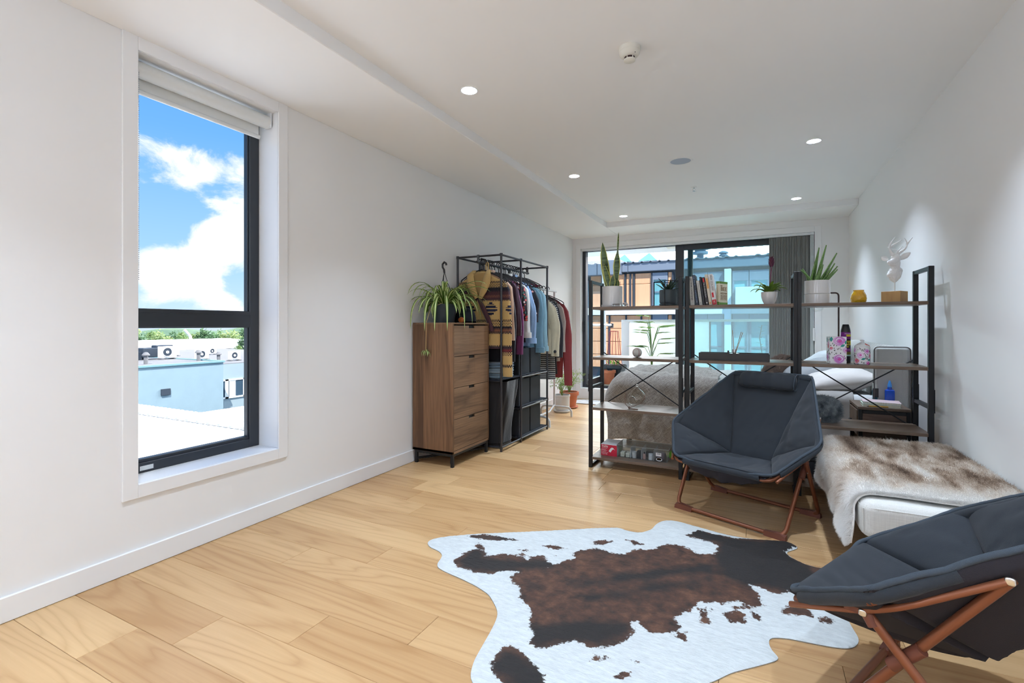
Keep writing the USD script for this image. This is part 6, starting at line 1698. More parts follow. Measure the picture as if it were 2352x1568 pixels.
folding_chair('charcoal folding hexagon chair seen from its side at the right edge, beside the ottoman', .487, 1.751, math.degrees(-2.046), 20)

# ------------------------------------------------------------------ cowhide rug
def fl(pts):
    """Crop marks on the floor plane."""
    out = []
    for x, y in pts:
        r = far_pt(960 + x / 2.2189, 1150 + y / 2.2189, 1.0) - np.array([0, 0, EYE])
        out.append((r * (-EYE / r[2]))[:2])
    return np.array(out)
outline = [(45, 215), (70, 198), (150, 185), (300, 172), (520, 163), (750, 152), (900, 143), (1030, 141), (1075, 160), (1130, 168), (1190, 150), (1215, 120), (1250, 103), (1310, 105), (1420, 135), (1560, 175), (1700, 200), (1800, 205), (1890, 212), (1945, 243), (1870, 268), (1915, 300), (1990, 335), (2060, 350), (2110, 345), (2230, 335), (2320, 380), (2330, 470), (2250, 545), (2190, 610), (2225, 670), (2252, 710), (2235, 750), (2180, 760), (2080, 745), (1980, 725), (1880, 705), (1785, 700), (1790, 745), (1815, 785), (1852, 805), (1830, 820), (1740, 845), (1600, 880), (1500, 930), (1300, 985), (1000, 1030), (600, 1040), (340, 1000), (270, 927), (265, 890), (285, 820), (330, 740), (370, 670), (400, 610), (408, 570), (390, 530), (360, 480), (300, 440), (230, 405), (150, 370), (100, 345), (95, 325), (120, 295), (125, 275), (100, 255), (60, 240)]
dark = [[(470, 400), (530, 375), (660, 350), (800, 310), (790, 280), (850, 265), (920, 258), (1000, 285), (1060, 285), (1100, 265), (1200, 262), (1270, 235), (1340, 245), (1380, 258), (1420, 285), (1515, 288), (1530, 240), (1480, 222), (1360, 192), (1430, 162), (1520, 185), (1620, 205), (1720, 205), (1880, 212), (1940, 238), (1865, 265), (1920, 305), (2000, 342), (2080, 353), (2110, 420), (2010, 470), (1900, 478), (1830, 495), (1760, 465), (1690, 440), (1740, 500), (1765, 560), (1690, 555), (1640, 520), (1560, 545), (1440, 535), (1390, 575), (1310, 615), (1345, 660), (1300, 690), (1190, 695), (1140, 665), (1120, 632), (1090, 635), (1100, 690), (1060, 730), (960, 765), (890, 770), (800, 735), (720, 745), (660, 770), (590, 770), (565, 740), (590, 700), (565, 640), (582, 600), (562, 560), (515, 510), (525, 470), (475, 430)],
        [(250, 190), (330, 180), (420, 195), (510, 215), (380, 214), (300, 205)], [(180, 320), (230, 285), (300, 258), (340, 270), (350, 300), (440, 285), (520, 300), (560, 320), (570, 300), (640, 295), (660, 325), (700, 350), (560, 380), (480, 375), (430, 372), (380, 392), (290, 380), (200, 350)],
        [(370, 850), (410, 790), (460, 750), (540, 790), (560, 830), (600, 860), (640, 915), (660, 960), (500, 1000), (390, 900)], [(890, 225), (920, 213), (990, 222), (960, 240), (900, 240)], [(1060, 215), (1100, 220), (1150, 240), (1100, 240)], [(1850, 580), (1880, 555), (1960, 560), (2015, 590), (2010, 612), (1930, 600), (1870, 600)],
        [(1560, 600), (1620, 570), (1680, 600), (1660, 640), (1600, 640)], [(1425, 570), (1470, 580), (1490, 640), (1450, 645)], [(870, 840), (900, 805), (930, 820), (900, 835)], [(1000, 920), (1060, 890), (1080, 900), (1040, 930)], [(2040, 620), (2100, 615), (2120, 640), (2060, 640)], [(1090, 835), (1120, 830), (1128, 842), (1100, 848)], [(1310, 690), (1370, 690), (1365, 735), (1330, 720)], [(1690, 580), (1730, 585), (1750, 630), (1715, 625)],
        [(950, 815), (975, 810), (985, 820), (960, 824)], [(1580, 560), (1680, 545), (1700, 570), (1620, 570)], [(1470, 565), (1510, 570), (1500, 585)], [(520, 265), (550, 262), (560, 272), (530, 275)], [(630, 245), (700, 240), (760, 262), (690, 262)], [(290, 235), (315, 225), (340, 262), (300, 262)], [(500, 290), (540, 285), (545, 300)], [(690, 298), (720, 296), (715, 304)]]
blackish = [[(1500, 290), (1540, 230), (1360, 192), (1430, 162), (1620, 205), (1880, 212), (1940, 238), (1920, 305), (2110, 420), (1900, 478), (1760, 455), (1600, 420), (1520, 380)], [(590, 660), (700, 630), (1090, 640), (1100, 690), (960, 765), (800, 735), (590, 770)], [(180, 320), (300, 258), (350, 300), (560, 320), (660, 325), (690, 350), (430, 372), (290, 380)], [(250, 190), (330, 180), (510, 215), (300, 205)], [(370, 850), (460, 750), (600, 860), (660, 960), (500, 1000)],
            [(800, 430), (1000, 395), (1200, 370), (1500, 340), (1500, 385), (1250, 400), (1000, 440), (800, 455)], [(830, 500), (1000, 480), (1250, 440), (1480, 400), (1490, 430), (1250, 470), (1000, 505), (850, 525)], [(560, 430), (620, 425), (640, 455), (580, 470)]]
import shapely
O = Polygon(fl(outline)).buffer(.012).buffer(-.012)
def smooth_ring(poly, n=420):
    L = poly.exterior.length
    P = np.array([poly.exterior.interpolate(L * i / n).coords[0] for i in range(n)])
    for _ in range(3):
        P = (np.roll(P, 1, 0) + 2 * P + np.roll(P, -1, 0)) / 4
    return P
ringp = smooth_ring(O)
O = Polygon(ringp)
from scipy.spatial import Delaunay
step = .013
x0, y0, x1, y1 = O.bounds
gx, gy = np.meshgrid(np.arange(x0, x1, step), np.arange(y0, y1, step * .87), indexing='ij')
gx = gx + (np.arange(gx.shape[1]) % 2) * step / 2
gp = np.stack([gx.ravel(), gy.ravel()], 1)
pt = shapely.points(gp)
bd = O.exterior
ins = shapely.contains(O, pt) & (shapely.distance(pt, bd) > step * .55)
V2 = np.vstack([ringp, gp[ins]])
tri = Delaunay(V2).simplices
cen = V2[tri].mean(1)
tri = tri[shapely.contains(O, shapely.points(cen))]
nrmz = np.cross(V2[tri[:, 1]] - V2[tri[:, 0]], V2[tri[:, 2]] - V2[tri[:, 0]])
tri[nrmz < 0] = tri[nrmz < 0][:, ::-1]
P2 = shapely.points(V2)
edge = shapely.distance(P2, bd)
edge[: len(ringp)] = 0
def field(polys):
    f = np.full(len(V2), -1.0)
    for q in polys:
        g = Polygon(fl(q)).buffer(0)
        dd = shapely.distance(P2, g.boundary) * np.where(shapely.contains(g, P2), 1, -1)
        f = np.maximum(f, dd)
    return f
fd, fb_ = field(dark), field(blackish)
und = meshkit.fbm(np.c_[V2 * 3.2, np.zeros(len(V2))], 3, 4)
zz = .004 + .008 * np.clip(edge / .02, 0, 1) ** .5 + .006 * und * np.clip(edge / .1, 0, 1)
top = trimesh.Trimesh(np.c_[V2, zz], tri, process=False)
nb = len(ringp)
wallF = []
base = len(V2)
for i in range(nb):
    j = (i + 1) % nb
    wallF += [(i, base + i, base + j), (i, base + j, j)]
full = trimesh.Trimesh(np.vstack([np.c_[V2, zz], np.c_[ringp, np.full(nb, .001)]]), np.vstack([tri, wallF]), process=False)
hide = mat('cowhide', {'d': ('attribute', {'attribute': 'dark'}), 'b': ('attribute', {'attribute': 'black'}), 'tc': ('texture_coordinate', {}),
                       'mpf': ('mapping', {'scale': (26, 80, 26), 'rotation': (0, 0, .35)}), 'nf': ('noise_texture', {'scale': 1.0, 'detail': 5, 'roughness': .7}), 'nr': ('noise_texture', {'scale': 42, 'detail': 5, 'roughness': .72}), 'nl': ('noise_texture', {'scale': 9, 'detail': 4, 'roughness': .6}), 'nm': ('noise_texture', {'scale': 22, 'detail': 5, 'roughness': .65}),
                       'e1': ('math', {'math_type': 'multiply_add', 'value2': .075, 'value3': -.0375}), 'e2': ('math', {'math_type': 'add'}), 'th': ('map_range', {'from_min': -.003, 'from_max': .003, 'to_min': 0, 'to_max': 1, 'clamp': True}),
                       'b1': ('math', {'math_type': 'multiply_add', 'value2': .14, 'value3': -.07}), 'b2': ('math', {'math_type': 'add'}), 'bh': ('map_range', {'from_min': -.03, 'from_max': .03, 'to_min': 0, 'to_max': 1, 'clamp': True}),
                       'wh': ('rgb_ramp', {'ramp': [(.3, srgb(196, 202, 202)), (.7, srgb(220, 226, 226))]}), 'br': ('rgb_ramp', {'ramp': [(.28, srgb(30, 19, 14)), (.52, srgb(76, 47, 32)), (.8, srgb(118, 80, 56))]}), 'bk': ('rgb_ramp', {'ramp': [(.3, srgb(10, 8, 8)), (.75, srgb(32, 26, 25))]}),
                       'm1': ('mix', {}), 'm2': ('mix', {}), 'bp': ('bump', {'strength': .55, 'distance': .012}), 'p': ('principled_bsdf', {'roughness': .75, 'sheen_weight': .04})},
           [('tc.object', 'mpf.vector'), ('mpf.vector', 'nf.vector'), ('tc.object', 'nr.vector'), ('tc.object', 'nl.vector'), ('tc.object', 'nm.vector'), ('nr.fac', 'e1.value1'), ('d.fac', 'e2.value1'), ('e1.value', 'e2.value2'), ('e2.value', 'th.value'), ('nl.fac', 'b1.value1'), ('b.fac', 'b2.value1'), ('b1.value', 'b2.value2'), ('b2.value', 'bh.value'),
            ('nf.fac', 'wh.fac'), ('nm.fac', 'br.fac'), ('nf.fac', 'bk.fac'), ('bh.result', 'm1.fac'), ('br.color', 'm1.color1'), ('bk.color', 'm1.color2'), ('th.result', 'm2.fac'), ('wh.color', 'm2.color1'), ('m1.color', 'm2.color2'), ('m2.color', 'p.base_color'), ('nf.fac', 'bp.height'), ('bp.normal', 'p.normal')])
rug = thing('cowhide_rug', 'white, brown and black cowhide rug on the oak floor before the chairs', 'rug', (0, 0, 0))
hp = obj('hide', full, hide, rug, smooth=True)
prim_attr(hp, 'dark', np.r_[fd, fd[:nb]])
prim_attr(hp, 'black', np.r_[fb_, fb_[:nb]])

# ------------------------------------------------------------------ ottoman and fur throw
linen = mat('linen_weave', {'tc': ('texture_coordinate', {}), 'ma': ('mapping', {'scale': (9, 420, 420)}), 'mb': ('mapping', {'scale': (420, 420, 9)}), 'na': ('noise_texture', {'scale': 1, 'detail': 2}), 'nb': ('noise_texture', {'scale': 1, 'detail': 2}), 'ad': ('math', {'math_type': 'add'}), 'r': ('rgb_ramp', {'ramp': [(.3, srgb(212, 212, 207)), (.7, srgb(238, 238, 233))]}), 'h': ('math', {'math_type': 'multiply', 'value2': .5}), 'bp': ('bump', {'strength': .2, 'distance': .004}), 'p': ('principled_bsdf', {'roughness': .9})},
            [('tc.object', 'ma.vector'), ('tc.object', 'mb.vector'), ('ma.vector', 'na.vector'), ('mb.vector', 'nb.vector'), ('na.fac', 'ad.value1'), ('nb.fac', 'ad.value2'), ('ad.value', 'h.value1'), ('h.value', 'r.fac'), ('r.color', 'p.base_color'), ('h.value', 'bp.height'), ('bp.normal', 'p.normal')])
OX0, OX1, OY0, OY1, OZ0, OZ1 = .37, .978, 2.385, 3.60, .262, .415
t = thing('ottoman', 'long pale linen ottoman against the right wall under the fur throw', 'ottoman', (0, 0, 0))
om = rbox(OX1 - OX0, OY1 - OY0, OZ1 - OZ0, .045, 6, ((OX0 + OX1) / 2, (OY0 + OY1) / 2, OZ0))
obj('cushion', om, linen, t, smooth=50)
pr = lambda z, k: tube(rounded([(OX0 + k, OY0 + k, z), (OX1 - k, OY0 + k, z), (OX1 - k, OY1 - k, z), (OX0 + k, OY1 - k, z)], .05, 7, closed=True), .0035, 6, closed=True)
obj('piping', pr(OZ1 - .026, .006), linen, t, smooth=True)
obj('corner_seam', tube([(OX0 + .012, OY0 + .012, OZ0 + .03), (OX0 + .011, OY0 + .011, OZ1 - .03)], .003, 6), linen, t)
obj('base_board', box(OX0 + .05, OX1 - .05, OY0 + .05, OY1 - .05, OZ0 - .03, OZ0 + .02), plain('ottoman_base', srgb(60, 54, 50), .7), t)
for x in (OX0 + .11, OX1 - .09):
    for y in (OY0 + .10, OY1 - .10):
        obj('leg', tube([(x, y, OZ0 - .03), (x, y, .0)], [.024, .016], 14), plain('leg_walnut', srgb(74, 54, 42), .5) if 'leg_walnut' not in MATS else MATS['leg_walnut'], t, smooth=40)
for x, y in ((.55, 2.70), (.8, 2.70), (.80, 2.50)):
    obj('button', T(superell(.011, .011, .004, nu=12, nv=6), (x, y, OZ1 + .001)), linen, t)

def fur_mat(name, field_nodes, field_links, out, tip_light=.25):
    pass
TH = .012
def path_pt(s):
    """Across the throw: from the wall over the top, round the left edge and down."""
    w_top = OX1 - OX0 - .05
    r = .05
    arc = r * PI / 2
    s = np.asarray(s, float)
    x = np.where(s < w_top, OX1 - s, np.where(s < w_top + arc, OX0 + r - r * np.sin(np.clip(s - w_top, 0, arc) / r), OX0))
    z = np.where(s < w_top, OZ1, np.where(s < w_top + arc, OZ1 - r + r * np.cos(np.clip(s - w_top, 0, arc) / r), OZ1 - r - (s - w_top - arc)))
    nx = np.where(s < w_top, 0, np.where(s < w_top + arc, -np.sin(np.clip(s - w_top, 0, arc) / r), -1))
    nz = np.where(s < w_top, 1, np.where(s < w_top + arc, np.cos(np.clip(s - w_top, 0, arc) / r), 0))
    return x, z, nx, nz
SL_ = (OX1 - OX0 - .05) + .05 * PI / 2 + .135
def throw_uv(U, V):
    s = .004 + V * SL_
    x, z, nx, nz = path_pt(s)
    front = 2.452 - .04 * V ** 3 + .016 * np.sin(V * 11 + .6) + .02 * np.sin(V * 4.3) * (1 - V)
    back = 3.612 + .0 * V
    y = front + U * (back - front)
    extra = np.clip((V - .84) / .16, 0, 1) * (.012 * np.sin(U * 13) + .016 * np.sin(U * 5 + 1))
    lump = .008 * meshkit.fbm(np.stack([x * 6, y * 6, z * 6], -1), 3, 2)
    o = TH + lump
    return np.stack([x + nx * (o + np.abs(extra)), y, z + nz * o + extra * .6 * np.clip((V - .9) / .1, 0, 1)], -1), np.stack([nx, 0 * nx, nz], -1)
fur_col = mat('throw_fur', {'ge': ('geometry', {}), 'mp': ('mapping', {'scale': (11, 3.2, 9)}), 'n': ('noise_texture', {'scale': 1.0, 'detail': 4, 'roughness': .6, 'distortion': .4}), 'n2': ('noise_texture', {'scale': 130, 'detail': 2}), 'sx': ('separate_xyz', {}),
                            'ey': ('map_range', {'range_type': 'smoothstep', 'from_min': 2.47, 'from_max': 2.74, 'to_min': 0, 'to_max': 1, 'clamp': True}), 'ex': ('map_range', {'range_type': 'smoothstep', 'from_min': .345, 'from_max': .52, 'to_min': .55, 'to_max': 1, 'clamp': True}), 'ez': ('map_range', {'range_type': 'smoothstep', 'from_min': .26, 'from_max': .40, 'to_min': .85, 'to_max': 1, 'clamp': True}),
                            'a': ('math', {'math_type': 'multiply'}), 'b': ('math', {'math_type': 'multiply'}), 'n2a': ('math', {'math_type': 'multiply_add', 'value2': .45, 'value3': -.12}), 'n3': ('math', {'math_type': 'add'}), 'n4': ('map_range', {'from_min': .40, 'from_max': .88, 'to_min': 0, 'to_max': 1, 'clamp': True}), 'r': ('rgb_ramp', {'ramp': [(0, srgb(246, 243, 238)), (.25, srgb(236, 226, 214)), (.48, srgb(196, 174, 152)), (.76, srgb(132, 108, 90)), (1, srgb(92, 72, 58))]}), 'p': ('principled_bsdf', {'roughness': .75, 'sheen_weight': .1})},
              [('ge.position', 'mp.vector'), ('mp.vector', 'n.vector'), ('ge.position', 'n2.vector'), ('ge.position', 'sx.vector'), ('sx.y', 'ey.value'), ('sx.x', 'ex.value'), ('ey.result', 'a.value1'), ('ex.result', 'a.value2'), ('n2.fac', 'n2a.value1'), ('n.fac', 'n3.value1'), ('n2a.value', 'n3.value2'), ('a.value', 'b.value1'), ('n4.result', 'b.value2'), ('n3.value', 'n4.value'), ('b.value', 'r.fac'), ('r.color', 'p.base_color')])


def hair(name, roots, normals, comb, length, mt, parent, seed=0, width=.0011, jitter=.5):
    """Fur: thin curves that leave the roots and lie over along the comb direction."""
    rg = np.random.default_rng(seed)
    n = len(roots)
    L = length * rg.uniform(.6, 1.15, (n, 1))
    d0 = normals * .8 + comb * .35 + rg.normal(size=(n, 3)) * jitter * .5
    d0 /= np.linalg.norm(d0, axis=1, keepdims=True)
    d1 = normals * .25 + comb + rg.normal(size=(n, 3)) * jitter * .6
    d1 /= np.linalg.norm(d1, axis=1, keepdims=True)
    p0 = roots; p1 = p0 + d0 * L * .4; p2 = p1 + (d0 * .4 + d1 * .6) * L * .35; p3 = p2 + d1 * L * .3
    pts = np.stack([p0, p1, p2, p3], 1).reshape(-1, 3).astype(np.float32)
    cv = UsdGeom.BasisCurves.Define(stage, numbered(path_of(parent), name))
    cv.CreateTypeAttr('linear')
    cv.CreateCurveVertexCountsAttr(Vt.IntArray.FromNumpy(np.full(n, 4, np.int32)))
    cv.CreatePointsAttr(Vt.Vec3fArray.FromNumpy(pts))
    w = np.tile(np.array([1, .85, .55, .12], np.float32) * width, n)
    cv.CreateWidthsAttr(Vt.FloatArray.FromNumpy(w)); cv.SetWidthsInterpolation('vertex')
    UsdShade.MaterialBindingAPI.Apply(cv.GetPrim()).Bind(mt)
    return tag(cv, kind='stuff')


t = thing('fur_throw', 'white and brown faux fur throw draped over the ottoman', 'throw', (0, 0, 0))
UU, VV = np.meshgrid(np.linspace(0, 1, 91), np.linspace(0, 1, 71), indexing='ij')
PP, NN = throw_uv(UU, VV)
pelt = thick(grid(PP, 90, 70), .008)
obj('pelt', pelt, fur_col, t, smooth=True)
rgn = np.random.default_rng(21)
N_ = 62000
u, v = rgn.uniform(0, 1, N_) , rgn.uniform(0, 1, N_)
rim_ = rgn.uniform(0, 1, N_) < .06
u[rim_] = rgn.uniform(0, .012, rim_.sum())
rim2 = rgn.uniform(0, 1, N_) < .05
v[rim2] = rgn.uniform(.985, 1, rim2.sum())
Pr, Nr = throw_uv(u, v)
cb = np.stack([-.35 - .2 * np.sin(u * 9), -.75 + .25 * np.sin(v * 8), np.where(v > .8, -.75, -.1)], 1)
hair('fur', Pr, Nr, cb, .030, fur_col, t, 3)

# ------------------------------------------------------------------ bed
bed_grey = plain('bed_upholstery', srgb(186, 186, 182), .9, bump=.2, bscale=260, var=.05)
sheet_white = plain('sheet_white', srgb(226, 226, 226), .85, bump=.08, bscale=60)
duvet_grey = plain('duvet_grey', srgb(176, 172, 168), .9, bump=.15, bscale=200, var=.05)
BX0, BX1, BY0, BY1 = -1.235, .845, 4.53, 6.06
t = thing('bed', 'queen bed with a tufted pale grey headboard behind the shelves', 'bed', (0, 0, 0))
obj('base', box(BX0 + .05, BX1, BY0 + .04, BY1 - .04, .09, .33, .02), bed_grey, t)
obj('mattress', rbox(BX1 - BX0 - .03, BY1 - BY0 - .02, .26, .06, 6, ((BX0 + BX1) / 2, (BY0 + BY1) / 2, .325)), sheet_white, t, smooth=50)
for x in (BX0 + .14, BX1 - .12):
    for y in (BY0 + .12, BY1 - .12):
        obj('leg', cyl((x, y, 0), (x, y, .095), .025), black_rail, t)
# headboard with fluted padding
hb0, hb1 = 4.335, 6.26
obj('headboard', box(.90, .968, hb0, hb1, .02, .965, .02), bed_grey, t)
def flute(U, V):
    y = hb0 + .075 + U * (hb1 - hb0 - .15); z = .30 + V * .67
    k = np.abs(np.sin((y - hb0) * PI / .088)) ** .6
    e = np.clip(1 - np.abs(V * 2 - 1) ** 10, 0, 1)
    dim = 0
    for zc in (.52, .78):
        dim = dim + np.exp(-((z - zc) / .03) ** 2) * (1 - k) * .012
    return np.stack([.892 - (.045 * k * e + .012 * e) + dim, y, z], -1)
hbm = grid(flute, 330, 40)
obj('fluted_pad', thick(hbm, .01), bed_grey, t, smooth=True)
obj('headboard_wing', rbox(.215, .075, .94, .03, 5, (.862, hb0 + .038, .03)), bed_grey, t, smooth=50)
obj('headboard_wing', rbox(.215, .075, .94, .03, 5, (.862, hb1 - .038, .03)), bed_grey, t, smooth=50)
obj('wing_piping', tube(rounded([(.756, hb0 - .001, .06), (.756, hb0 - .001, .968), (.966, hb0 - .001, .968), (.966, hb0 - .001, .06)], .03), .004, 8), plain('piping_dark', srgb(96, 92, 90), .8), t)

# duvet under the throw, hanging on the near side
def drape(x0, x1, yback, zt, zb, out, seed, lump=.02, n=(110, 90), foot=None, hemw=.02):
    """Cloth over the bed: along x, from the back edge over the top to the near side and down."""
    def f(U, V):
        x = x0 + U * (x1 - x0)
        top = (yback - (BY0 - out))
        drop = zt - zb
        s = V * (top + drop)
        r = .07
        y = np.where(s < top - r, yback - s, BY0 - out + r * (1 - np.sin(np.clip((s - top + r) / (r * PI / 2), 0, 1) * PI / 2)))
        z = np.where(s < top - r, zt, zt - r + r * np.cos(np.clip((s - top + r) / (r * PI / 2), 0, 1) * PI / 2))
        dn = np.clip(s - (top + r * (PI / 2 - 1)), 0, None)
        z = z - dn
        hang = np.clip(dn / .3, 0, 1)
        y = y - hang * (.016 * np.sin(x * 15 + seed) + .011 * np.sin(x * 31 + 2 * seed) + .03 * hang)
        w = meshkit.fbm(np.stack([x * 5, y * 5, z * 5 + seed], -1), 4, seed)
        z = z + (1 - hang) * (w - .35) * lump * 2
        y = y - hang * (w - .5) * .02
        if foot is not None:       # falls over the foot end too
            e = np.clip((x - foot) / .12, -3, 1)
            k = np.clip(1 - e, 0, None)
            z = z - np.where(x < foot + .12, .10 * np.clip(1 - (x - foot) / .12, 0, 1) ** 2, 0) * (1 - hang)
        z = np.maximum(z, zb + hemw * np.sin(x * 9 + seed))
        return np.stack([x, y, z], -1)
    return thick(grid(f, *n), .012)
d = obj('duvet', drape(-.62, .66, 6.02, .605, .20, .025, 3, .014), duvet_grey, None, smooth=True, label='grey duvet hanging over the near side of the bed under the pillows', cat='duvet')
knit_throw = mat('woven_throw', {'tc': ('texture_coordinate', {}), 'mp': ('mapping', {'scale': (1, 1, 1), 'rotation': (.0, .7, .35)}), 'w1': ('noise_texture', {'scale': 1, 'detail': 3, 'roughness': .7}), 'ma': ('mapping', {'scale': (16, 16, 190)}), 'mb': ('mapping', {'scale': (190, 190, 16)}), 'w2': ('noise_texture', {'scale': 1, 'detail': 3, 'roughness': .7}), 'ad': ('math', {'math_type': 'add'}), 'h': ('math', {'math_type': 'multiply', 'value2': .5}), 'r': ('rgb_ramp', {'ramp': [(.36, srgb(112, 104, 96)), (.64, srgb(190, 182, 172))]}), 'bp': ('bump', {'strength': .7, 'distance': .01}), 'p': ('principled_bsdf', {'roughness': .95, 'sheen_weight': .3})},
                 [('tc.object', 'mp.vector'), ('mp.vector', 'ma.vector'), ('mp.vector', 'mb.vector'), ('ma.vector', 'w1.vector'), ('mb.vector', 'w2.vector'), ('w1.fac', 'ad.value1'), ('w2.fac', 'ad.value2'), ('ad.value', 'h.value1'), ('h.value', 'r.fac'), ('r.color', 'p.base_color'), ('h.value', 'bp.height'), ('bp.normal', 'p.normal')])
def throw(U, V):
    x = -1.285 + U * .98
    far = 5.62 - .55 * np.clip((U - .55) / .45, 0, 1) ** 1.5
    near = BY0 - .05
    top = far - near
    drop = .53
    s = V * (top + drop)
    r = .10
    ytop = far - s
    k = np.clip((s - top + r) / r, 0, 1)
    y = np.where(s < top - r, ytop, near + r * (1 - np.sin(k * PI / 2)))
    zt = .655 - .0 * U
    z = np.where(s < top - r, zt, zt - r * (1 - np.cos(k * PI / 2)))
    dn = np.clip(s - top, 0, None)
    z = z - dn
    hang = np.clip(dn / .25, 0, 1)
    hump = .05 * np.exp(-((y - 5.1) / .38) ** 2) * np.sin(np.clip(U, 0, 1) * PI) ** .6
    foot = np.clip((.16 - U) / .16, 0, 1)
    z = z + hump * (1 - hang) - foot ** 2 * .16 * (1 - .4 * hang)
    x = x + .035 * hang * (1 - 2 * U) * (V > .5) + .05 * foot * 0
    y = y - hang * (.018 * np.sin(x * 13) + .012 * np.sin(x * 29 + 1)) + .02 * (1 - hang) * np.sin(x * 8)
    w = meshkit.fbm(np.stack([x * 7, y * 7, z * 7], -1), 4, 5)
    w2 = meshkit.fbm(np.stack([x * 17, y * 15, z * 4], -1), 3, 8)
    z = z + (1 - hang) * ((w - .4) * .05 + (w2 - .5) * .022)
    y = y - hang * (w - .5) * .04
    return np.stack([x, y, np.maximum(z, .075 + .012 * np.sin(x * 11))], -1)
obj('knitted_throw', thick(grid(throw, 120, 120), .014), knit_throw, None, smooth=True, label='chunky grey-beige woven throw spread over the foot of the bed', cat='throw')

def pill(name, label, c, size, rot, mt, seed, group='pillows on the bed', mesh=None):
    m = mesh if mesh is not None else pillow(*size, seed)
    m = m.copy()
    for ax, a in rot:
        m.apply_transform(trimesh.transformations.rotation_matrix(math.radians(a), ax))
    return obj(name, m, mt, None, smooth=True, label=label, cat='pillow', group=group, loc=c)
Xa, Ya, Za = (1, 0, 0), (0, 1, 0), (0, 0, 1)
pale = plain('pillow_pale', srgb(222, 216, 212), .85, bump=.08, bscale=60)
greyp = plain('pillow_grey', srgb(168, 172, 176), .85, bump=.15, bscale=220, var=.05)
pill('pillow', 'white pillow nearest the viewer, its corner by the headboard', (.60, 4.78, .675), (.50, .44, .17), [(Xa, 2), (Ya, -9), (Za, 8)], pale, 1)
pill('pillow', 'grey pillow behind the white one, leaning against the headboard', (.42, 5.12, .715), (.46, .40, .18), [(Ya, -20), (Za, 12)], greyp, 2)
pill('pillow', 'pale pillow upright at the back of the bed, far left of the pillows', (.50, 5.56, .735), (.46, .42, .17), [(Ya, -34), (Za, 4)], plain('pillow_silver', srgb(206, 212, 214), .85, bump=.08, bscale=60), 3)
pill('pillow', 'white pillow at the far corner of the bed by the lamp', (.62, 5.90, .745), (.46, .30, .16), [(Ya, -40), (Za, 2)], sheet_white, 4)
fm = pillow(.30, .28, .14, 7)
for ax, a in ((Ya, -48), (Za, 18)):
    fm.apply_transform(trimesh.transformations.rotation_matrix(math.radians(a), ax))
brown_fur = plain('fur_brown', srgb(126, 106, 94), .8, var=.45, vscale=16)
t = thing('fur_cushion', 'brown faux fur cushion before the grey pillow on the bed', 'cushion', (.17, 5.30, .715))
obj('cushion', fm, brown_fur, t, smooth=True)
pr_, fi_ = trimesh.sample.sample_surface(fm, 9000, seed=4)
nr_ = fm.face_normals[fi_]
hair('fur', pr_, nr_, np.tile([-.3, -.3, -.5], (len(pr_), 1)), .03, brown_fur, t, 5, width=.0016)
# grey fur cushion tucked on the right unit's third board
gm = superell(.105, .085, .078, .8, .8, 30, 16)
t = thing('fur_cushion', 'round grey shaggy fur cushion on the third board of the right shelving unit', 'cushion', (.385, 3.885, S3 + .082))
grey_fur = mat('fur_grey', {'ge': ('geometry', {}), 'n': ('noise_texture', {'scale': 26, 'detail': 3}), 'r': ('rgb_ramp', {'ramp': [(.32, srgb(70, 80, 86)), (.66, srgb(170, 178, 182))]}), 'p': ('principled_bsdf', {'roughness': .8})}, [('ge.position', 'n.vector'), ('n.fac', 'r.fac'), ('r.color', 'p.base_color')])
obj('cushion', gm, grey_fur, t, smooth=True)
pr_, fi_ = trimesh.sample.sample_surface(gm, 9000, seed=6)
hair('fur', pr_, gm.face_normals[fi_], np.tile([.2, -.2, -.5], (len(pr_), 1)), .032, grey_fur, t, 7, width=.0013, jitter=.8)

# ------------------------------------------------------------------ nightstand and what stands on it
t = thing('nightstand', 'small wood nightstand with a black steel frame beside the bed', 'nightstand', (0, 0, 0))
NX0, NX1, NY0, NY1, NZ = .622, .915, 4.085, 4.44, .562
dw = wood('nightstand_wood', srgb(74, 58, 50), srgb(136, 112, 98), scale=1.6, axis=0, rough=.5, lines=8, contrast=.5, fibre=.6)
obj('top', box(NX0, NX1, NY0, NY1, NZ - .02, NZ, .002), grey_oak, t)
obj('side_panel', box(NX0 + .026, NX1 - .026, NY0 + .004, NY0 + .014, .20, NZ - .03), dw, t)
obj('back_panel', box(NX1 - .012, NX1 - .002, NY0 + .02, NY1 - .02, .20, NZ - .02), dw, t)
obj('side_panel', box(NX0 + .026, NX1 - .026, NY1 - .014, NY1 - .004, .20, NZ - .03), dw, t)
obj('base_board', box(NX0 + .01, NX1 - .01, NY0 + .01, NY1 - .01, .18, .2), dw, t)
d = obj('drawer', box(NX0 - .004, NX0 + .012, NY0 + .03, NY1 - .03, .36, NZ - .028, .002), grey_oak, t)
obj('handle', tube([(NX0 - .004, NY0 + .13, .44), (NX0 - .022, NY0 + .13, .44), (NX0 - .022, NY1 - .13, .44), (NX0 - .004, NY1 - .13, .44)], .004, 6), steel, d)
for y in (NY0, NY1 - .026):
    for x in (NX0 + .002, NX1 - .026):
        obj('leg', box(x, x + .024, y, y + .024, 0, NZ - .0205, .002), steel, t)
    obj('frame_rail', box(NX0 + .026, NX1 - .026, y + .001, y + .022, NZ - .046, NZ - .021, .002), steel, t)
nb_cover = plain('notebook_pink', srgb(214, 190, 192), .5, var=.1, vscale=20)
t = thing('notebook', 'spiral notebook with a faded pink cover, upper one on the nightstand', 'notebook', (.77, 4.20, NZ + .0165), -6)
obj('pages', box(-.105, .105, -.075, .075, 0, .014), pages, t)
obj('cover', box(-.107, .107, -.077, .077, .014, .0155), nb_cover, t)
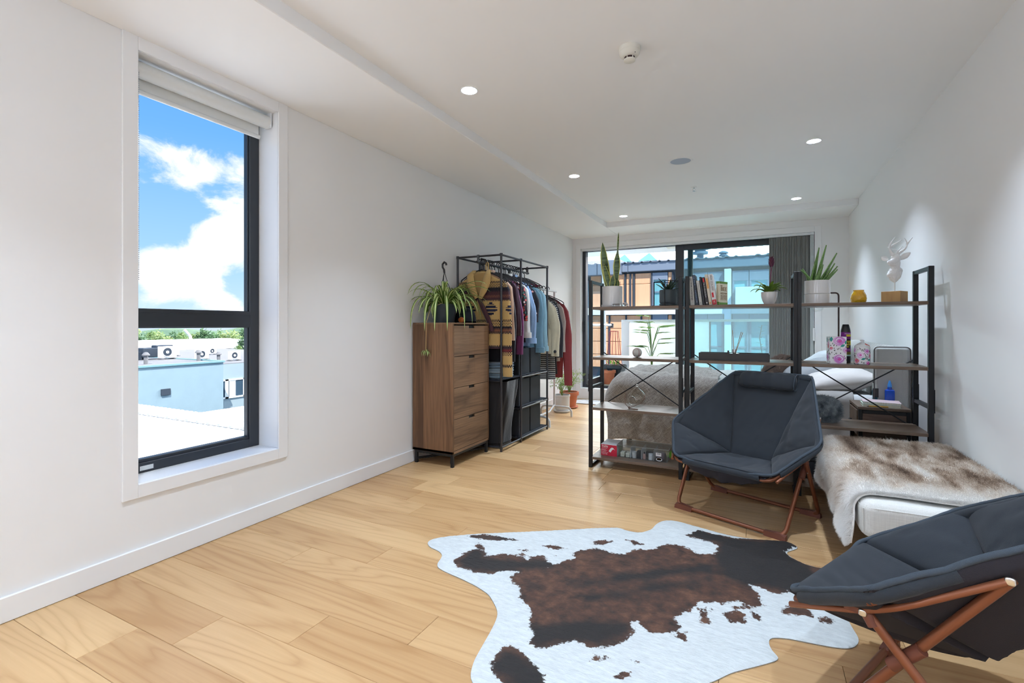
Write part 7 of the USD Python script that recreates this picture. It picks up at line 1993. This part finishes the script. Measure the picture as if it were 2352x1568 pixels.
obj('spiral', [tube([(-.1 + k * .0087 , -.079 + .007 * math.cos(a_), .008 + .0095 * math.sin(a_)) for a_ in np.linspace(0, 2 * PI, 9)[:-1]], .0009, 4, closed=True) for k in range(24)], unit_white, t, kind='stuff')
t = thing('notebook', 'pale green notebook under the spiral one on the nightstand', 'notebook', (.765, 4.198, NZ), -3)
obj('pages', box(-.103, .103, -.078, .078, .0015, .0145), pages, t)
obj('cover', [box(-.106, .106, -.081, .081, 0, .0015), box(-.106, .106, -.081, .081, .0145, .016)], plain('notebook_green', srgb(186, 208, 196), .5), t)
t = thing('pen', 'gold pen resting before the notebooks on the nightstand', 'pen', (.745, 4.105, NZ + .0045), 3)
gold = plain('gold_metal', srgb(206, 164, 84), .3, metal=.9)
obj('barrel', T(cyl((-.06, 0, 0), (.05, 0, 0), .0042), (0, 0, 0)), gold, t, smooth=40)
obj('tip', tube([(-.06, 0, 0), (-.072, 0, 0)], [.004, .0008], 10), steel, t)
obj('clip', box(.01, .048, -.0012, .0012, .0042, .0056), gold, t)
mouth = mat('mouthwash_teal', {'p': ('principled_bsdf', {'base_color': srgb(20, 120, 150), 'roughness': .08, 'transmission_weight': .35})}, [])
t = thing('bottle', 'flat clear bottle of teal liquid with a dark label on the nightstand', 'bottle', (.765, 4.36, NZ))
obj('body', rbox(.036, .05, .14, .008), glass_thin, t, smooth=40)
obj('liquid', rbox(.032, .046, .095, .006, loc=(0, 0, .003)), mouth, t, smooth=40)
obj('label', box(-.017, .017, -.0262, -.0252, .04, .105, .0003), can_black, t)
obj('cap', box(-.013, .013, -.013, .013, .140, .158, .003), can_black, t)
t = thing('bottle', 'tall clear bottle with a square black cap behind the blue one', 'bottle', (.825, 4.39, NZ))
obj('body', lathe([(0, 0), (.023, 0), (.025, .006), (.025, .13), (.012, .158), (.011, .17), (0, .17)], 28), glass_thin, t, smooth=40)
obj('cap', rbox(.028, .028, .034, .004, loc=(0, 0, .168)), can_black, t, smooth=40)
t = thing('bottle', 'bright blue bottle with a nozzle cap on the nightstand', 'bottle', (.842, 4.31, NZ))
blue = mat('blue_plastic', {'p': ('principled_bsdf', {'base_color': srgb(16, 74, 186), 'roughness': .2, 'coat_weight': .4})}, [])
obj('body', rbox(.058, .036, .105, .014), blue, t, smooth=40)
obj('neck', lathe([(0, .1), (.014, .1), (.013, .122), (0, .122)], 22), blue, t, smooth=40)
obj('nozzle', lathe([(0, .122), (.013, .122), (.0125, .135), (.005, .165), (.0035, .168), (0, .168)], 22), plain('nozzle_blue', srgb(70, 150, 226), .3), t, smooth=40)

# lamp beyond the bed
bronze = plain('bronze_dark', srgb(52, 36, 32), .4, metal=.4)
t = thing('lamp_stand', 'slim dark floor lamp with a clear globe bulb beyond the bed', 'lamp', (.80, 6.42, 0))
obj('base', lathe([(0, 0), (.13, 0), (.13, .012), (.02, .02), (0, .02)], 32), bronze, t, smooth=40)
obj('pole', tube(rounded([(0, 0, .01), (0, 0, 1.485), (-.20, 0, 1.485)], .04, 8), .0085, 10), bronze, t, smooth=50)
obj('socket', cyl((-.20, 0, 1.49), (-.20, 0, 1.40), .016), bronze, t, smooth=40)
obj('bulb', T(trimesh.creation.icosphere(3, .062), (-.20, 0, 1.335)), glass_thin, t, smooth=True)
obj('filament', tube([(-.2 + .012 * math.cos(k), .012 * math.sin(k), 1.36 - .004 * k) for k in np.linspace(0, 12, 40)], .0008, 4), bronze, t)
# dark holdall on the bottom board, half behind the chair
t = thing('black_bag', 'small black bag lying on the bottom board of the right shelving unit', 'bag', (.375, 3.90, S4))
obj('body', grid(lambda U, V: np.stack([.13 * np.sign(np.cos(U * 2 * PI)) * np.abs(np.cos(U * 2 * PI)) ** .7 * np.sin(V * PI) ** .6, .10 * np.sin(U * 2 * PI) * np.sin(V * PI) ** .6, .07 - .07 * np.cos(V * PI) + .008 * np.sin(U * 30) * np.sin(V * PI)], -1), 48, 16, closed_u=True), bagm, t, smooth=True)
obj('strap', tube([(-.09, -.06, .12), (-.04, -.09, .15), (.04, -.09, .155), (.09, -.06, .12)], .006, 8), bagm, t)

# ------------------------------------------------------------------ roller blind, ceiling devices
t = thing('roller_blind', 'white roller blind rolled up at the top of the left window', 'roller blind', (0, 0, 0))
by0, by1, bz = WY0 + .004, WY1 - .004, 2.338
bx = XL - .075
blind_white = plain('blind_white', srgb(226, 228, 226), .6)
obj('roll', cyl((bx, by0 + .02, bz), (bx, by1 - .012, bz), .038, 28), blind_white, t, smooth=40)
obj('fabric', box(bx - .036, bx - .034, by0 + .025, by1 - .04, bz - .085, bz), blind_white, t)
obj('bottom_bar', cyl((bx - .035, by0 + .022, bz - .09), (bx - .035, by1 - .036, bz - .09), .012, 16), blind_white, t, smooth=40)
obj('bracket', box(bx - .03, bx + .035, by1 - .012, by1 - .002, bz - .035, bz + .052, .002), unit_white, t)
obj('bracket', box(bx - .03, bx + .035, by0, by0 + .012, bz - .035, bz + .052, .002), unit_white, t)
obj('clutch', T(lathe([(0, 0), (.036, 0), (.036, .012), (0, .012)], 24), (bx, by0 + .02, bz), rx=-90), unit_white, t)
obj('bead_chain', [T(trimesh.creation.icosphere(1, .0024), (bx + .030, by0 + .024, z)) for z in np.arange(1.34, bz, .009)], plain('bead_grey', srgb(170, 176, 186), .4), t, kind='stuff')

t = thing('smoke_detector', 'round white smoke detector on the ceiling', 'smoke detector', (-.575, 2.448, H2))
cream_p = plain('detector_cream', srgb(226, 224, 214), .45)
obj('base', lathe([(0, 0), (.053, 0), (.053, -.016), (.05, -.02), (0, -.02)][::-1], 40), cream_p, t, smooth=40)
obj('body', lathe([(.051, -.018), (.051, -.03), (.042, -.042), (.030, -.048), (0, -.048)][::-1], 40), cream_p, t, smooth=40)
obj('vent_ring', lathe([(.026, -.047), (.024, -.062), (0, -.062)][::-1], 32), plain('detector_dark', srgb(60, 40, 40), .6), t, smooth=40)
for k in range(6):
    a_ = k * PI / 3 + .3
    obj('vent_rib', box(-.0022, .0022, -.002, .002, -.064, -.046).apply_translation((.0265, 0, 0)).apply_transform(trimesh.transformations.rotation_matrix(a_, (0, 0, 1))), cream_p, t)
obj('cap', lathe([(.030, -.060), (.029, -.065), (.018, -.071), (0, -.072)][::-1], 32), cream_p, t, smooth=40)
obj('indicator', T(trimesh.creation.icosphere(1, .0022), (.034, -.028, -.043)), steel, t)
t = thing('ceiling_speaker', 'flush round ceiling speaker with a pale blue-grey grille', 'speaker', (-.585, 4.33, H2))
obj('ring', lathe([(.083, .001), (.083, -.003), (.098, -.004), (.101, -.001), (.101, .001)], 48), white_trim, t, smooth=40)
obj('grille', lathe([(0, -.0012), (.083, -.0012), (.083, .002), (0, .002)], 48), plain('speaker_grille', srgb(178, 190, 206), .6, bump=.3, bscale=600), t)
t = thing('sprinkler', 'small chrome fire sprinkler head on the ceiling beyond the speaker', 'sprinkler', (-.574, 5.212, H2))
chrome = plain('chrome', (.75, .75, .76), .2, metal=1.0)
obj('rose', lathe([(0, -.006), (.012, -.007), (.034, -.002), (.036, 0), (0, 0)], 32), white_trim, t, smooth=40)
obj('head', lathe([(0, -.012), (.008, -.012), (.008, -.004), (0, -.004)], 16), chrome, t)
for s in (-1, 1):
    obj('arm', tube([(s * .007, 0, -.01), (s * .012, 0, -.022), (s * .003, 0, -.036)], .0018, 6), chrome, t)
obj('deflector', lathe([(0, -.036), (.013, -.037), (.013, -.0385), (0, -.0385)], 16), chrome, t)
